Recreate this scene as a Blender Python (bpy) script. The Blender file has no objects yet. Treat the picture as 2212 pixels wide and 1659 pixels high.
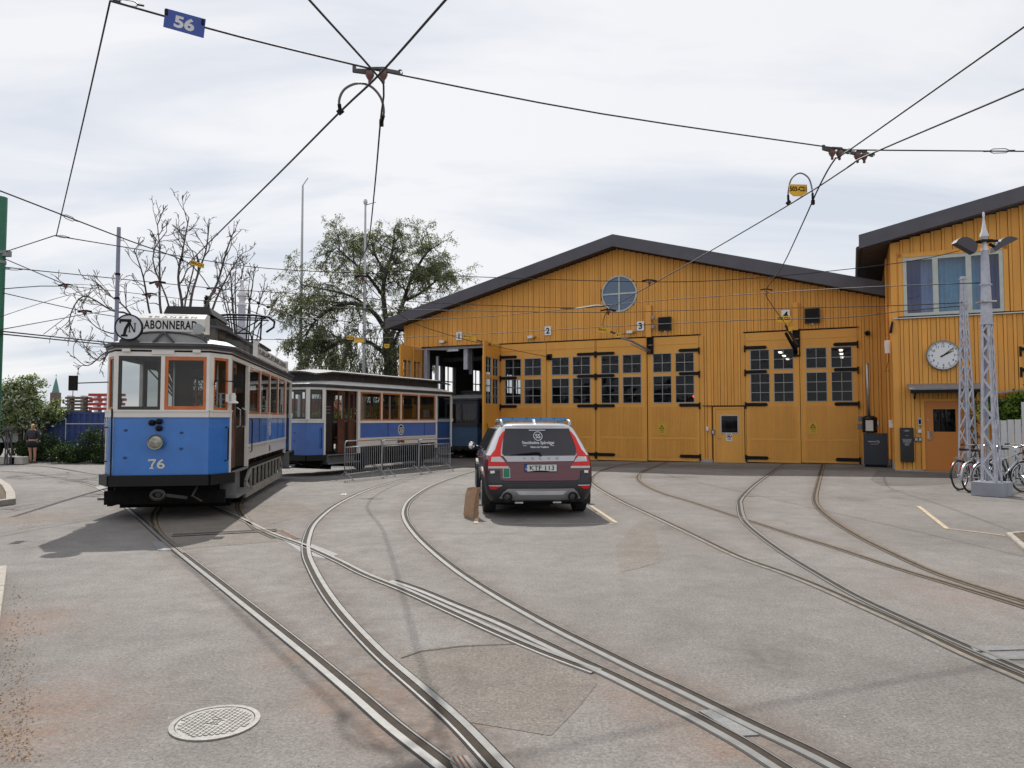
import bpy, math, random
from mathutils import Vector, Matrix
R = math.radians
rnd = random.Random(7)
scene = bpy.context.scene
COL = scene.collection
# ------------------------------------------------------------------ camera, sky, sun, exposure
FPX, CX, CY, EYE, HOR = 1580.0, 1106.0, 829.5, 1.65, 904.0   # measured on a 2212 x 1659 view of the photograph
PITCH = math.atan((HOR - CY) / FPX)
cam = bpy.data.cameras.new('camera'); cam.sensor_width = 36; cam.lens = FPX / 2212 * 36; cam.clip_end = 3000; cam.clip_start = .05
co = bpy.data.objects.new('camera', cam); COL.objects.link(co)
co.location = (0, 0, EYE); co.rotation_euler = (R(90) + PITCH, 0, 0); scene.camera = co
scene.render.resolution_x = 1024; scene.render.resolution_y = 768
scene.view_settings.view_transform = 'Standard'; scene.view_settings.look = 'None'
scene.view_settings.exposure = 0.35; scene.view_settings.gamma = 1
SUNDIR = Vector((-.22, .88, 1)).normalized()      # towards the sun: ahead of the camera, a little to the left
sun = bpy.data.lights.new('sun', 'SUN'); sun.energy = 3.3; sun.angle = R(.6); sun.color = (1, .95, .88)
so = bpy.data.objects.new('sun', sun); COL.objects.link(so)
so.rotation_euler = SUNDIR.to_track_quat('Z', 'Y').to_euler()
world = bpy.data.worlds.new('World'); scene.world = world; world.use_nodes = True
wt = world.node_tree; wt.nodes.clear()
def wn(t, **k):
    n = wt.nodes.new(t)
    for a, b in k.items(): setattr(n, a, b)
    return n
wo = wn('ShaderNodeOutputWorld'); sky = wn('ShaderNodeTexSky', sky_type='NISHITA', sun_disc=False)
sky.sun_elevation = math.asin(SUNDIR.z); sky.sun_rotation = math.atan2(SUNDIR.x, SUNDIR.y)
b1 = wn('ShaderNodeBackground'); b1.inputs[1].default_value = .1; wt.links.new(sky.outputs[0], b1.inputs[0])
tc = wn('ShaderNodeTexCoord'); sep = wn('ShaderNodeSeparateXYZ'); wt.links.new(tc.outputs['Generated'], sep.inputs[0])
def wmath(op, a, b=None):
    n = wn('ShaderNodeMath', operation=op)
    for i, x in enumerate((a, b)):
        if x is None: continue
        if isinstance(x, (int, float)): n.inputs[i].default_value = x
        else: wt.links.new(x, n.inputs[i])
    return n.outputs[0]
zz = wmath('ADD', wmath('MAXIMUM', sep.outputs[2], 0.0), .22)
cv = wn('ShaderNodeCombineXYZ'); wt.links.new(wmath('DIVIDE', sep.outputs[0], zz), cv.inputs[0]); wt.links.new(wmath('DIVIDE', sep.outputs[1], zz), cv.inputs[1])
mp = wn('ShaderNodeMapping'); mp.inputs['Rotation'].default_value = (0, 0, R(-24)); mp.inputs['Scale'].default_value = (.55, 1.5, 1); wt.links.new(cv.outputs[0], mp.inputs[0])
n1 = wn('ShaderNodeTexNoise'); n1.inputs['Scale'].default_value = 1.5; n1.inputs['Detail'].default_value = 6; n1.inputs['Roughness'].default_value = .55; n1.inputs['Distortion'].default_value = .5
wt.links.new(mp.outputs[0], n1.inputs[0])
cr = wn('ShaderNodeValToRGB'); cr.color_ramp.elements[0].position = .34; cr.color_ramp.elements[0].color = (.58, .62, .69, 1)
cr.color_ramp.elements[1].position = .56; cr.color_ramp.elements[1].color = (.78, .78, .795, 1)
wt.links.new(n1.outputs[0], cr.inputs[0])
b2 = wn('ShaderNodeBackground'); wt.links.new(cr.outputs[0], b2.inputs[0]); b2.inputs[1].default_value = .93
mx = wn('ShaderNodeMixShader'); mx.inputs[0].default_value = .93
wt.links.new(b1.outputs[0], mx.inputs[1]); wt.links.new(b2.outputs[0], mx.inputs[2]); wt.links.new(mx.outputs[0], wo.inputs[0])
scene.cycles.max_bounces = 6; scene.cycles.diffuse_bounces = 3; scene.cycles.glossy_bounces = 3; scene.cycles.transparent_max_bounces = 12
scene.cycles.transmission_bounces = 4
# ------------------------------------------------------------------ from measured view points to places in the scene
CAM = Vector((0, 0, EYE))
def ray(u, v):
    x = u - CX; y = FPX; z = -(v - CY)
    return Vector((x, y * math.cos(PITCH) - z * math.sin(PITCH), y * math.sin(PITCH) + z * math.cos(PITCH)))
ROT = math.atan2(FPX, CX + 2300.0)                    # the hall front is turned by this angle
EX = Vector((math.cos(ROT), -math.sin(ROT), 0)); EY = Vector((math.sin(ROT), math.cos(ROT), 0))
R0 = Vector((12.497, 26.47, 0))
def sm(a, b, x):
    t = max(0., min(1., (x - a) / (b - a))); return t * t * (3 - 2 * t)
def gh(x, y):                                          # the yard falls gently towards the left end of the hall
    s = (x - R0.x) * EX.x + (y - R0.y) * EX.y
    return -.011 * max(0., min(17., -s)) * sm(15, 27, y)
def G(u, v, dz=0.0):
    r = ray(u, v); z = 0.0
    for _ in range(12):
        p = CAM + r * ((z - EYE) / r.z); z = gh(p.x, p.y)
    return Vector((p.x, p.y, z + dz))
def Hz(u, v, z): r = ray(u, v); return CAM + r * ((z - EYE) / r.z)
def Dp(u, v, y): r = ray(u, v); return CAM + r * (y / r.y)
def FP(u, v, d=0.0):                                   # -> (s, z) on the plane of the hall front
    r = ray(u, v); P0 = R0 + EY * d; t = (P0 - CAM).dot(EY) / r.dot(EY); p = CAM + r * t
    return (p - R0).dot(EX), p.z
def W(s, d, z=0.0): return R0 + EX * s + EY * d + Vector((0, 0, z))
# ------------------------------------------------------------------ materials
MATS = {}
def mat(name, col, rough=.6, metal=0., var=.12, scale=3., bump=0., bscale=60., spec=.5, coat=0., emit=None, stretch=None, ramp=None, island=0.):
    if name in MATS: return MATS[name]
    m = bpy.data.materials.new(name); m.use_nodes = True; nt = m.node_tree; b = nt.nodes['Principled BSDF']
    b.inputs['Roughness'].default_value = rough; b.inputs['Metallic'].default_value = metal
    b.inputs['Specular IOR Level'].default_value = spec; b.inputs['Coat Weight'].default_value = coat
    tcn = nt.nodes.new('ShaderNodeTexCoord'); mpn = nt.nodes.new('ShaderNodeMapping')
    nt.links.new(tcn.outputs['Object'], mpn.inputs[0])
    if stretch: mpn.inputs['Scale'].default_value = stretch
    no = nt.nodes.new('ShaderNodeTexNoise'); no.inputs['Scale'].default_value = scale; no.inputs['Detail'].default_value = 5
    no.inputs['Roughness'].default_value = .62
    nt.links.new(mpn.outputs[0], no.inputs[0])
    r = nt.nodes.new('ShaderNodeValToRGB'); nt.links.new(no.outputs[0], r.inputs[0])
    lo = tuple(max(0, c * (1 - var)) for c in col); hi = tuple(min(1, c * (1 + var)) for c in col)
    if ramp: lo = ramp
    r.color_ramp.elements[0].position = .3; r.color_ramp.elements[0].color = (*lo, 1)
    r.color_ramp.elements[1].position = .7; r.color_ramp.elements[1].color = (*hi, 1)
    nt.links.new(r.outputs[0], b.inputs['Base Color'])
    if island:                                             # every board of a wall took the paint a little differently
        ge = nt.nodes.new('ShaderNodeNewGeometry'); mr = nt.nodes.new('ShaderNodeMapRange'); mr.inputs[3].default_value = 1 - island; mr.inputs[4].default_value = 1 + island*.6
        nt.links.new(ge.outputs['Random Per Island'], mr.inputs[0]); mi = nt.nodes.new('ShaderNodeMix'); mi.data_type = 'RGBA'; mi.blend_type = 'MULTIPLY'; mi.inputs[0].default_value = 1
        n3 = nt.nodes.new('ShaderNodeTexNoise'); n3.inputs['Scale'].default_value = .5; n3.inputs['Detail'].default_value = 6; n3.inputs['Roughness'].default_value = .7; nt.links.new(tcn.outputs['Object'], n3.inputs[0])
        r3 = nt.nodes.new('ShaderNodeValToRGB'); r3.color_ramp.elements[0].position = .3; r3.color_ramp.elements[0].color = (.93,.90,.88,1); r3.color_ramp.elements[1].position = .62; r3.color_ramp.elements[1].color = (1,1,1,1); nt.links.new(n3.outputs[0], r3.inputs[0])
        m4 = nt.nodes.new('ShaderNodeMix'); m4.data_type = 'RGBA'; m4.blend_type = 'MULTIPLY'; m4.inputs[0].default_value = 1; nt.links.new(r.outputs[0], m4.inputs[6]); nt.links.new(r3.outputs[0], m4.inputs[7])
        nt.links.new(m4.outputs[2], mi.inputs[6]); nt.links.new(mr.outputs[0], mi.inputs[7]); nt.links.new(mi.outputs[2], b.inputs['Base Color'])
    if bump:
        n2 = nt.nodes.new('ShaderNodeTexNoise'); n2.inputs['Scale'].default_value = bscale; n2.inputs['Detail'].default_value = 4
        nt.links.new(mpn.outputs[0], n2.inputs[0])
        bp = nt.nodes.new('ShaderNodeBump'); bp.inputs['Strength'].default_value = bump; bp.inputs['Distance'].default_value = .02
        nt.links.new(n2.outputs[0], bp.inputs['Height']); nt.links.new(bp.outputs[0], b.inputs['Normal'])
    if emit: b.inputs['Emission Color'].default_value = (*col, 1); b.inputs['Emission Strength'].default_value = emit
    MATS[name] = m; return m
def glass(name, tint=(.8, .85, .85), refl=.10, rough=.02, op=0.0, opcol=(.02, .02, .03), dirt_and_reflection=False):
    if name in MATS: return MATS[name]
    m = bpy.data.materials.new(name); m.use_nodes = True; nt = m.node_tree; nt.nodes.clear()
    o = nt.nodes.new('ShaderNodeOutputMaterial'); t = nt.nodes.new('ShaderNodeBsdfTransparent'); g = nt.nodes.new('ShaderNodeBsdfGlossy')
    t.inputs[0].default_value = (*tint, 1); g.inputs['Roughness'].default_value = rough
    f = nt.nodes.new('ShaderNodeFresnel'); f.inputs[0].default_value = 1.45
    mu = nt.nodes.new('ShaderNodeMath'); mu.operation = 'MULTIPLY_ADD'; mu.inputs[1].default_value = 1.0; mu.inputs[2].default_value = refl - .04
    nt.links.new(f.outputs[0], mu.inputs[0])
    gb = nt.nodes.new('ShaderNodeNewGeometry'); m2 = nt.nodes.new('ShaderNodeMath'); m2.operation = 'MULTIPLY'; iv = nt.nodes.new('ShaderNodeMath'); iv.operation = 'SUBTRACT'; iv.inputs[0].default_value = 1
    nt.links.new(gb.outputs['Backfacing'], iv.inputs[1]); nt.links.new(iv.outputs[0], m2.inputs[0]); nt.links.new(mu.outputs[0], m2.inputs[1]); mu = m2
    mxn = nt.nodes.new('ShaderNodeMixShader'); nt.links.new(mu.outputs[0], mxn.inputs[0])
    base = t
    if op > 0:
        d = nt.nodes.new('ShaderNodeBsdfDiffuse'); d.inputs[0].default_value = (*opcol, 1)
        mo = nt.nodes.new('ShaderNodeMixShader'); mo.inputs[0].default_value = op
        if dirt_and_reflection:                                           # grey per pane: dust, and varied reflections put into the colour
            mr = nt.nodes.new('ShaderNodeMapRange'); mr.inputs[3].default_value = op*.15; mr.inputs[4].default_value = op*1.6; tn = nt.nodes.new('ShaderNodeTexCoord'); nn = nt.nodes.new('ShaderNodeTexNoise'); nn.inputs['Scale'].default_value = 2.2; nn.inputs['Detail'].default_value = 5
            nt.links.new(tn.outputs['Object'], nn.inputs[0]); ml = nt.nodes.new('ShaderNodeMath'); ml.operation = 'MULTIPLY'; ge = nt.nodes.new('ShaderNodeNewGeometry'); nt.links.new(ge.outputs['Random Per Island'], ml.inputs[0]); nt.links.new(nn.outputs[0], ml.inputs[1]); nt.links.new(ml.outputs[0], mr.inputs[0]); nt.links.new(mr.outputs[0], mo.inputs[0])
        nt.links.new(t.outputs[0], mo.inputs[1]); nt.links.new(d.outputs[0], mo.inputs[2]); base = mo
    nt.links.new(base.outputs[0], mxn.inputs[1]); nt.links.new(g.outputs[0], mxn.inputs[2]); nt.links.new(mxn.outputs[0], o.inputs[0])
    MATS[name] = m; return m
# ------------------------------------------------------------------ mesh building
class MB:
    def __init__(s): s.v = []; s.f = []; s.m = []; s.M = None; s.mi = 0
    def add(s, vs, fs, mi=None):
        o = len(s.v); mi = s.mi if mi is None else mi
        for p in vs:
            p = Vector(p); s.v.append(s.M @ p if s.M else p)
        for f in fs: s.f.append(tuple(i + o for i in f)); s.m.append(mi)
        return s
    def box(s, a, b, mi=None):
        x0, y0, z0 = a; x1, y1, z1 = b
        if x0 > x1: x0, x1 = x1, x0
        if y0 > y1: y0, y1 = y1, y0
        if z0 > z1: z0, z1 = z1, z0
        return s.add([(x0,y0,z0),(x1,y0,z0),(x1,y1,z0),(x0,y1,z0),(x0,y0,z1),(x1,y0,z1),(x1,y1,z1),(x0,y1,z1)],
                     [(0,3,2,1),(4,5,6,7),(0,1,5,4),(1,2,6,5),(2,3,7,6),(3,0,4,7)], mi)
    def hexa(s, v8, mi=None):
        return s.add(v8, [(0,3,2,1),(4,5,6,7),(0,1,5,4),(1,2,6,5),(2,3,7,6),(3,0,4,7)], mi)
    def bar(s, p, q, w, h=None, up=(0,0,1), mi=None):
        p = Vector(p); q = Vector(q); h = h or w; d = (q - p).normalized(); up = Vector(up)
        if abs(d.dot(up)) > .98: up = Vector((1,0,0)) if abs(d.x) < .9 else Vector((0,1,0))
        x = d.cross(up).normalized(); y = x.cross(d).normalized(); vs = []
        for c in (p, q):
            for a, b in ((-1,-1),(1,-1),(1,1),(-1,1)): vs.append(c + x * (a*w/2) + y * (b*h/2))
        return s.hexa([vs[0],vs[1],vs[2],vs[3],vs[4],vs[5],vs[6],vs[7]], mi)
    def tube(s, pts, r, n=6, closed=False, mi=None, cap=True):
        pts = [Vector(p) for p in pts]; k = len(pts); rs = r if isinstance(r, (list, tuple)) else [r] * k
        vs = []; fs = []; prev = None
        for i, p in enumerate(pts):
            a = pts[i-1] if (i or closed) else p; b = pts[(i+1) % k] if (i < k-1 or closed) else p
            d = (b - a)
            d = d.normalized() if d.length > 1e-9 else Vector((0,0,1))
            if prev is None: x = d.orthogonal().normalized()
            else:
                x = prev - d * prev.dot(d)
                x = x.normalized() if x.length > 1e-6 else d.orthogonal().normalized()
            prev = x; y = d.cross(x)
            for j in range(n):
                t = 2 * math.pi * j / n; vs.append(p + (x * math.cos(t) + y * math.sin(t)) * rs[i])
        m = k if closed else k - 1
        for i in range(m):
            for j in range(n):
                a = i * n + j; b = i * n + (j+1) % n; c = ((i+1) % k) * n + (j+1) % n; d2 = ((i+1) % k) * n + j
                fs.append((a, b, c, d2))
        if cap and not closed: fs.append(tuple(range(n))[::-1]); fs.append(tuple((k-1)*n + j for j in range(n)))
        return s.add(vs, fs, mi)
    def lathe(s, prof, n=16, c=(0,0,0), axis='z', mi=None, ang=2*math.pi):
        vs = []; fs = []; k = len(prof); c = Vector(c); full = abs(ang - 2*math.pi) < 1e-6; nn = n if full else n + 1
        for j in range(nn):
            t = ang * j / n
            for r, h in prof:
                p = (r*math.cos(t), r*math.sin(t), h)
                if axis == 'y': p = (p[0], p[2], p[1])
                if axis == 'x': p = (p[2], p[0], p[1])
                vs.append(c + Vector(p))
        for j in range(n):
            a = j * k; b = ((j+1) % nn) * k
            for i in range(k-1): fs.append((a+i, b+i, b+i+1, a+i+1))
        return s.add(vs, fs, mi)
    def cyl(s, c, r, h, n=16, axis='z', mi=None):
        return s.lathe([(0.0001,0),(r,0),(r,h),(0.0001,h)], n, c, axis, mi)
    def prism(s, poly, d0, d1, plane='xz', mi=None):
        # poly of 2D points in the plane, extruded d0..d1 along the third axis
        def P(a, b, d):
            return {'xz': (a, d, b), 'xy': (a, b, d), 'yz': (d, a, b)}[plane]
        n = len(poly); vs = [P(a, b, d0) for a, b in poly] + [P(a, b, d1) for a, b in poly]
        fs = [tuple(range(n)), tuple(range(2*n-1, n-1, -1))] + [(i, (i+1) % n + 0, (i+1) % n + n, i + n) for i in range(n)]
        return s.add(vs, fs, mi)
    def ring(s, o, i, d0, d1, plane='xz', mi=None):
        # frame between two outlines with the same number of points
        n = len(o)
        def P(a, b, d): return {'xz': (a, d, b), 'xy': (a, b, d), 'yz': (d, a, b)}[plane]
        vs = [P(*p, d0) for p in o] + [P(*p, d0) for p in i] + [P(*p, d1) for p in o] + [P(*p, d1) for p in i]; fs = []
        for k in range(n):
            l = (k+1) % n
            fs += [(k, l, n+l, n+k), (2*n+k, 3*n+k, 3*n+l, 2*n+l), (k, 2*n+k, 2*n+l, l), (n+k, n+l, 3*n+l, 3*n+k)]
        return s.add(vs, fs, mi)
    def build(s, name, mats, parent=None, smooth=False, bevel=0, loc=None):
        me = bpy.data.meshes.new(name); me.from_pydata([tuple(p) for p in s.v], [], s.f)
        if not isinstance(mats, (list, tuple)): mats = [mats]
        for m in mats: me.materials.append(m)
        me.polygons.foreach_set('material_index', s.m)
        if smooth: me.polygons.foreach_set('use_smooth', [True] * len(s.f))
        me.update()
        o = bpy.data.objects.new(name, me); COL.objects.link(o)
        if parent: o.parent = parent
        if loc: o.location = loc
        if smooth == 'auto' or bevel: 
            if bevel:
                bm = o.modifiers.new('bevel', 'BEVEL'); bm.width = bevel; bm.segments = 2; bm.limit_method = 'ANGLE'; bm.angle_limit = R(40)
        if smooth == 'auto':
            try: me.set_sharp_from_angle(angle=R(38))
            except Exception: pass
        return o
def circ(r, n=24, cx=0, cy=0, sx=1, sy=1): return [(cx + r*sx*math.cos(2*math.pi*i/n), cy + r*sy*math.sin(2*math.pi*i/n)) for i in range(n)]
def rrect(x0, y0, x1, y1, r, n=4):
    o = []
    for cx, cy, a in ((x1-r, y0+r, -90), (x1-r, y1-r, 0), (x0+r, y1-r, 90), (x0+r, y0+r, 180)):
        for k in range(n+1):
            t = R(a + 90*k/n); o.append((cx + r*math.cos(t), cy + r*math.sin(t)))
    return o
def tag(o, label=None, cat=None, group=None, kind=None):
    if label: o['label'] = label
    if cat: o['category'] = cat
    if group: o['group'] = group
    if kind: o['kind'] = kind
    return o
def thing(name, label, cat, loc=(0,0,0), rz=0, group=None):
    o = bpy.data.objects.new(name, None); COL.objects.link(o); o.location = loc; o.rotation_euler = (0, 0, rz); o.empty_display_size = .2
    return tag(o, label, cat, group)
def dup(root, loc, rz, label):
    r = root.copy(); COL.objects.link(r); r.location = loc; r.rotation_euler = (0, 0, rz); r['label'] = label
    for ch in list(root.children):
        c = ch.copy(); COL.objects.link(c); c.parent = r
        for g in ch.children:
            d = g.copy(); COL.objects.link(d); d.parent = c
    return r
_tx = {}
def glyphs(txt, bold=0.0, spacing=1.0):
    key = (txt, bold, spacing)
    if key in _tx: return _tx[key]
    cu = bpy.data.curves.new('t', 'FONT'); cu.body = txt; cu.size = 1; cu.offset = bold; cu.space_character = spacing; cu.resolution_u = 4
    ob = bpy.data.objects.new('t', cu); COL.objects.link(ob)
    dg = bpy.context.evaluated_depsgraph_get(); me = bpy.data.meshes.new_from_object(ob.evaluated_get(dg))
    vs = [v.co.copy() for v in me.vertices]; fs = [tuple(p.vertices) for p in me.polygons]
    bpy.data.objects.remove(ob); bpy.data.curves.remove(cu); bpy.data.meshes.remove(me)
    _tx[key] = (vs, fs); return vs, fs
def text(mb, txt, fn, x0, x1, z0, z1, bold=0.0, spacing=1.0, mi=None, shear=0.0, keep=False):
    # fit the text in the rectangle, fn(x, z) -> point ; letters are thin real sheets standing just proud of their sign
    vs, fs = glyphs(txt, bold, spacing)
    ax = min(v.x for v in vs); bx = max(v.x for v in vs); ay = min(v.y for v in vs); by = max(v.y for v in vs)
    if keep:
        k = (z1 - z0) / (by - ay); w = k * (bx - ax); c = (x0 + x1) / 2; x0, x1 = c - w/2, c + w/2
    out = []
    for v in vs:
        a = (v.x - ax) / (bx - ax); b = (v.y - ay) / (by - ay)
        out.append(fn(x0 + (x1 - x0) * a + shear * b, z0 + (z1 - z0) * b))
    mb.add(out, fs, mi)
def seven(mb, fn, x0, z0, w, h, mi=None):
    # an old style slab figure seven
    P = [(0,.78),(0,1),(1,1),(1,.86),(.66,.42),(.56,.12),(.72,.1),(.72,0),(.16,0),(.16,.1),(.32,.12),(.42,.45),(.72,.84),(.16,.84),(.12,.74)]
    tri = [P[0:2] + [(.16,1),(.16,.84),(.12,.74)], [(.16,1),(1,1),(1,.86),(.72,.84),(.16,.84)], [(.72,.84),(1,.86),(.66,.42),(.42,.45)], [(.42,.45),(.66,.42),(.56,.12),(.32,.12)], [(.16,0),(.72,0),(.72,.1),(.56,.12),(.32,.12),(.16,.1)]]
    for t in tri: mb.add([fn(x0 + a*w, z0 + b*h) for a, b in t], [tuple(range(len(t)))[::-1]], mi)
def slabN(mb, fn, x0, z0, w, h, mi=None):
    def q(a): mb.add([fn(x0 + x*w, z0 + z*h) for x, z in a], [tuple(range(len(a)))], mi)
    q([(.1,.08),(.22,.08),(.22,.95),(.1,.95)]); q([(.78,.08),(.9,.08),(.9,.95),(.78,.95)]); q([(.1,1),(.3,1),(.88,0),(.7,0)][::-1])
    q([(0,0),(.34,0),(.34,.07),(0,.07)]); q([(0,.93),(.25,.93),(.25,1),(0,1)]); q([(.66,.93),(1,.93),(1,1),(.66,1)])
def six(mb, fn, x0, z0, w, h, mi=None):
    text(mb, '6', fn, x0, x0 + w, z0, z0 + h, bold=.02, mi=mi)
# shared paints
orange = mat('orange_wall_paint', (.76, .365, .075), .75, var=.08, scale=3.5, bump=.08, bscale=60, stretch=(1,1,.12), island=.08)
orange_door = mat('ochre_door_paint', (.73, .355, .065), .6, var=.05, scale=2, bump=.03, stretch=(1,1,.2), island=.05)
seam = mat('dark_board_seam', (.16, .06, .015), .9)
roofm = mat('dark_roof_metal', (.075, .07, .085), .45, var=.15, scale=2)
soffit = mat('dark_soffit_paint', (.04, .04, .045), .7)
black = mat('black_iron', (.008, .008, .009), .6, var=.3, scale=20, spec=.2)
darkin = mat('dark_interior', (.03, .03, .032), .8)
steel = mat('galvanised_steel', (.42, .43, .45), .38, metal=.85, var=.15, scale=8)
white = mat('white_paint', (.72, .72, .70), .5, var=.06, scale=6)
cream = mat('cream_tram_paint', (.68, .65, .60), .35, var=.06, scale=3, coat=.3)
lilac = mat('lilac_grey_mast_paint', (.46, .475, .54), .5, var=.10, scale=9, ramp=(.35, .36, .42))
yellow = mat('yellow_sign_plate', (.75, .42, .02), .5, var=.06)
redp = mat('red_paint', (.45, .03, .02), .45)
concrete = mat('pale_concrete', (.38, .36, .33), .85, var=.2, scale=5, bump=.2, bscale=80)
wood = mat('varnished_orange_wood', (.42, .13, .035), .35, var=.25, scale=4, stretch=(1,1,8), coat=.3)
brownw = mat('dark_brown_wood', (.10, .035, .018), .4, var=.3, scale=4, coat=.3)
wireM = mat('dark_wire', (.03, .03, .032), .55, metal=.3)
winglass = glass('dark_window_glass', (.50, .53, .55), refl=.035, op=.04, opcol=(.16, .17, .18), dirt_and_reflection=True)
# ================================================================== GROUND
rails = {}
def V2(*p): return list(p)
rails['R1'] = V2((0,1018),(60,1022),(110,1030),(190,1046),(240,1070),(300,1117),(360,1170),(480,1265),(640,1392),(760,1492),(850,1570),(965,1659),(1060,1740))
rails['R2'] = V2((0,1007),(100,1008),(190,1022),(225,1029),(300,1045),(380,1066),(449,1090.7),(521,1121),(581,1151),(657,1179),(728,1211),(790,1242),(875,1276),(990,1328),(1080,1369),(1182,1412),(1290,1452))
rails['R3'] = V2((1120,1004),(1060,1010),(1010,1022),(982,1031),(932.6,1050),(890.4,1077),(875,1100),(877,1123),(898,1153.7),(932.6,1188),(990,1234),(1067,1284),(1182,1349),(1297,1407),(1400,1458),(1466,1489),(1614,1562),(1735,1619),(1807,1656),(1900,1706))
rails['R4'] = V2((1040,1006),(960,1014),(890,1031),(806,1054),(733,1086.5),(683,1125),(664,1161),(662,1196),(677,1234),(706,1284),(748,1338),(821,1414.7),(913,1495),(990,1564),(1078,1656.5),(1150,1735))
rails['R5'] = V2((380,1062),(349,1088.7),(332.6,1110.7),(332.6,1134.7),(352,1162.8),(392,1196))
rails['R6'] = V2((560,1056),(525,1078),(517,1092),(521,1106.7),(549,1138.8),(596,1163))
rails['R8'] = V2((1420,996),(1380,1000),(1346,1003.5),(1300,1016),(1279,1030),(1281,1046),(1334,1078.6),(1406,1112.7),(1494,1154.7),(1594,1202.8),(1694.5,1238.9),(1774.7,1271),(1854.8,1307),(1975,1361),(2095,1418),(2212,1468),(2330,1522))
rails['R9'] = V2((1440,999),(1426,1004.5),(1390,1018.5),(1378,1032.6),(1394,1048.6),(1434,1066.6),(1494,1084.6),(1598,1118.7),(1630.5,1128.7),(1710.6,1154.7),(1814.7,1186.8),(1935,1226.8),(2055,1262.9),(2212,1311),(2330,1350))
rails['R10'] = V2((1697,1001),(1688.6,1006.5),(1638.5,1040.6),(1602.5,1074.6),(1598.5,1094.6),(1606.5,1122.7),(1634.5,1150.7),(1694.5,1194.8),(1766.7,1238.9),(1854.8,1289),(1975,1345),(2095,1398),(2212,1448),(2330,1500))
rails['R11'] = V2((1778,1002),(1776.7,1008.5),(1766.7,1046.6),(1760.7,1074.6),(1766.7,1094.6),(1794.7,1120.7),(1854.8,1158.7),(1935,1198.8),(2015,1234.9),(2095,1262.9),(2212,1299),(2330,1336))
rails['R12'] = V2((850,1255),(908,1275),(990,1309),(1080,1346),(1182,1394),(1259,1431),(1334,1466),(1455,1527),(1506,1553),(1600,1605),(1680,1655),(1770,1712))
def spline(P, k=7):
    out = []
    for i in range(len(P)-1):
        a = P[max(0,i-1)]; b = P[i]; c = P[i+1]; d = P[min(len(P)-1,i+2)]
        for j in range(k):
            t = j/k; out.append(.5*((2*b) + (c-a)*t + (2*a-5*b+4*c-d)*t*t + (3*b-a-3*c+d)*t**3))
    out.append(P[-1]); return out
railpts = {k: spline([G(*q) for q in v]) for k, v in rails.items()}
def segd(x, y, P):
    best = 1e9
    for i in range(0, len(P)-1):
        ax, ay = P[i].x, P[i].y; bx, by = P[i+1].x, P[i+1].y; dx, dy = bx-ax, by-ay
        t = max(0, min(1, ((x-ax)*dx + (y-ay)*dy) / (dx*dx+dy*dy+1e-9))); d = (ax+t*dx-x)**2 + (ay+t*dy-y)**2
        if d < best: best = d
    return math.sqrt(best)
def build_ground():
    xs = []; x = -14.
    while x < 18: xs.append(x); x += .16
    x = 18.
    while x < 700: xs.append(x); x += max(.5, (x-17)*.25)
    xs.append(900)
    neg = []; x = -14.
    while x > -700: neg.append(x); x -= max(.5, (-x-13)*.25)
    neg.append(-900); xs = sorted(set([round(a,3) for a in neg + xs]))
    ys = []; y = -1.
    while y < 30: ys.append(y); y += .12 if y < 12 else .2
    while y < 900: ys.append(y); y += max(.4, (y-29)*.25)
    ys.append(1500); ys = [-400,-100,-30,-10,-4] + ys
    nx, ny = len(xs), len(ys); vs = []; rust = []; dark = []
    near = {k: [p for p in P if p.y < 13] for k, P in railpts.items() if k in ('R1','R2','R3','R4')}
    mid = {k: P[::3] for k, P in railpts.items()}
    spots = [(G(20,1560), .55, 1.3), (G(60,1120), .7, .8), (G(760,1500), .28, 1.6), (G(850,1580), .22, 1.2), (G(1010,1560), .25, 1.0), (G(1400,1500), .35, .8), (G(1560,1600), .3, 1.0), (G(2080,1280), .8, .5), (G(15,1350),.45,1.2), (G(640,1420),.25,.8), (G(940,1470),.35,.9)]
    drips = [(G(u,v), q) for u, v, q in ((1925,1062,.16),(1935,1075,.12),(1955,1092,.10),(1840,1078,.35),(1490,1030,.3),(1120,1125,.12),(800,1190,.10),(62,1180,.10),(70,1183,.12),(1450,1140,.25),(1650,1420,.2),(700,1440,.15))]
    for y in ys:
        for x in xs:
            z = gh(x, y) if y > 14 else 0
            vs.append((x, y, z)); r = 0.; d = 0.
            if -1 < y < 30 and -14 <= x <= 18:
                for P, rad, a in spots: r += a * math.exp(-((x-P.x)**2 + (y-P.y)**2) / (rad*rad))
                m = 9
                for k, P in (near if y < 9 else mid).items():
                    if P: m = min(m, segd(x, y, P if y < 9 else P))
                d = max(0, 1 - m / .22) if y < 9 else max(0, .6 - m / .5)
                r += .30 * math.exp(-(m/.22)**2) if y < 20 else 0
            for P, rad in drips:
                if abs(x-P.x) < 1.5 and abs(y-P.y) < 3: d = max(d, .9*math.exp(-(((x-P.x)/rad)**2 + ((y-P.y)/(rad*1.6))**2)))
            rust.append(min(1, r)); dark.append(d)
    fs = [(j*nx+i, j*nx+i+1, (j+1)*nx+i+1, (j+1)*nx+i) for j in range(ny-1) for i in range(nx-1)]
    me = bpy.data.meshes.new('ground'); me.from_pydata(vs, [], fs); me.update()
    for n, dta in (('rust', rust), ('grime', dark)):
        at = me.attributes.new(n, 'FLOAT', 'POINT'); at.data.foreach_set('value', dta)
    m = bpy.data.materials.new('asphalt'); m.use_nodes = True; me.materials.append(m)
    o = bpy.data.objects.new('ground', me); COL.objects.link(o); tag(o, kind='structure')
    return m
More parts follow.
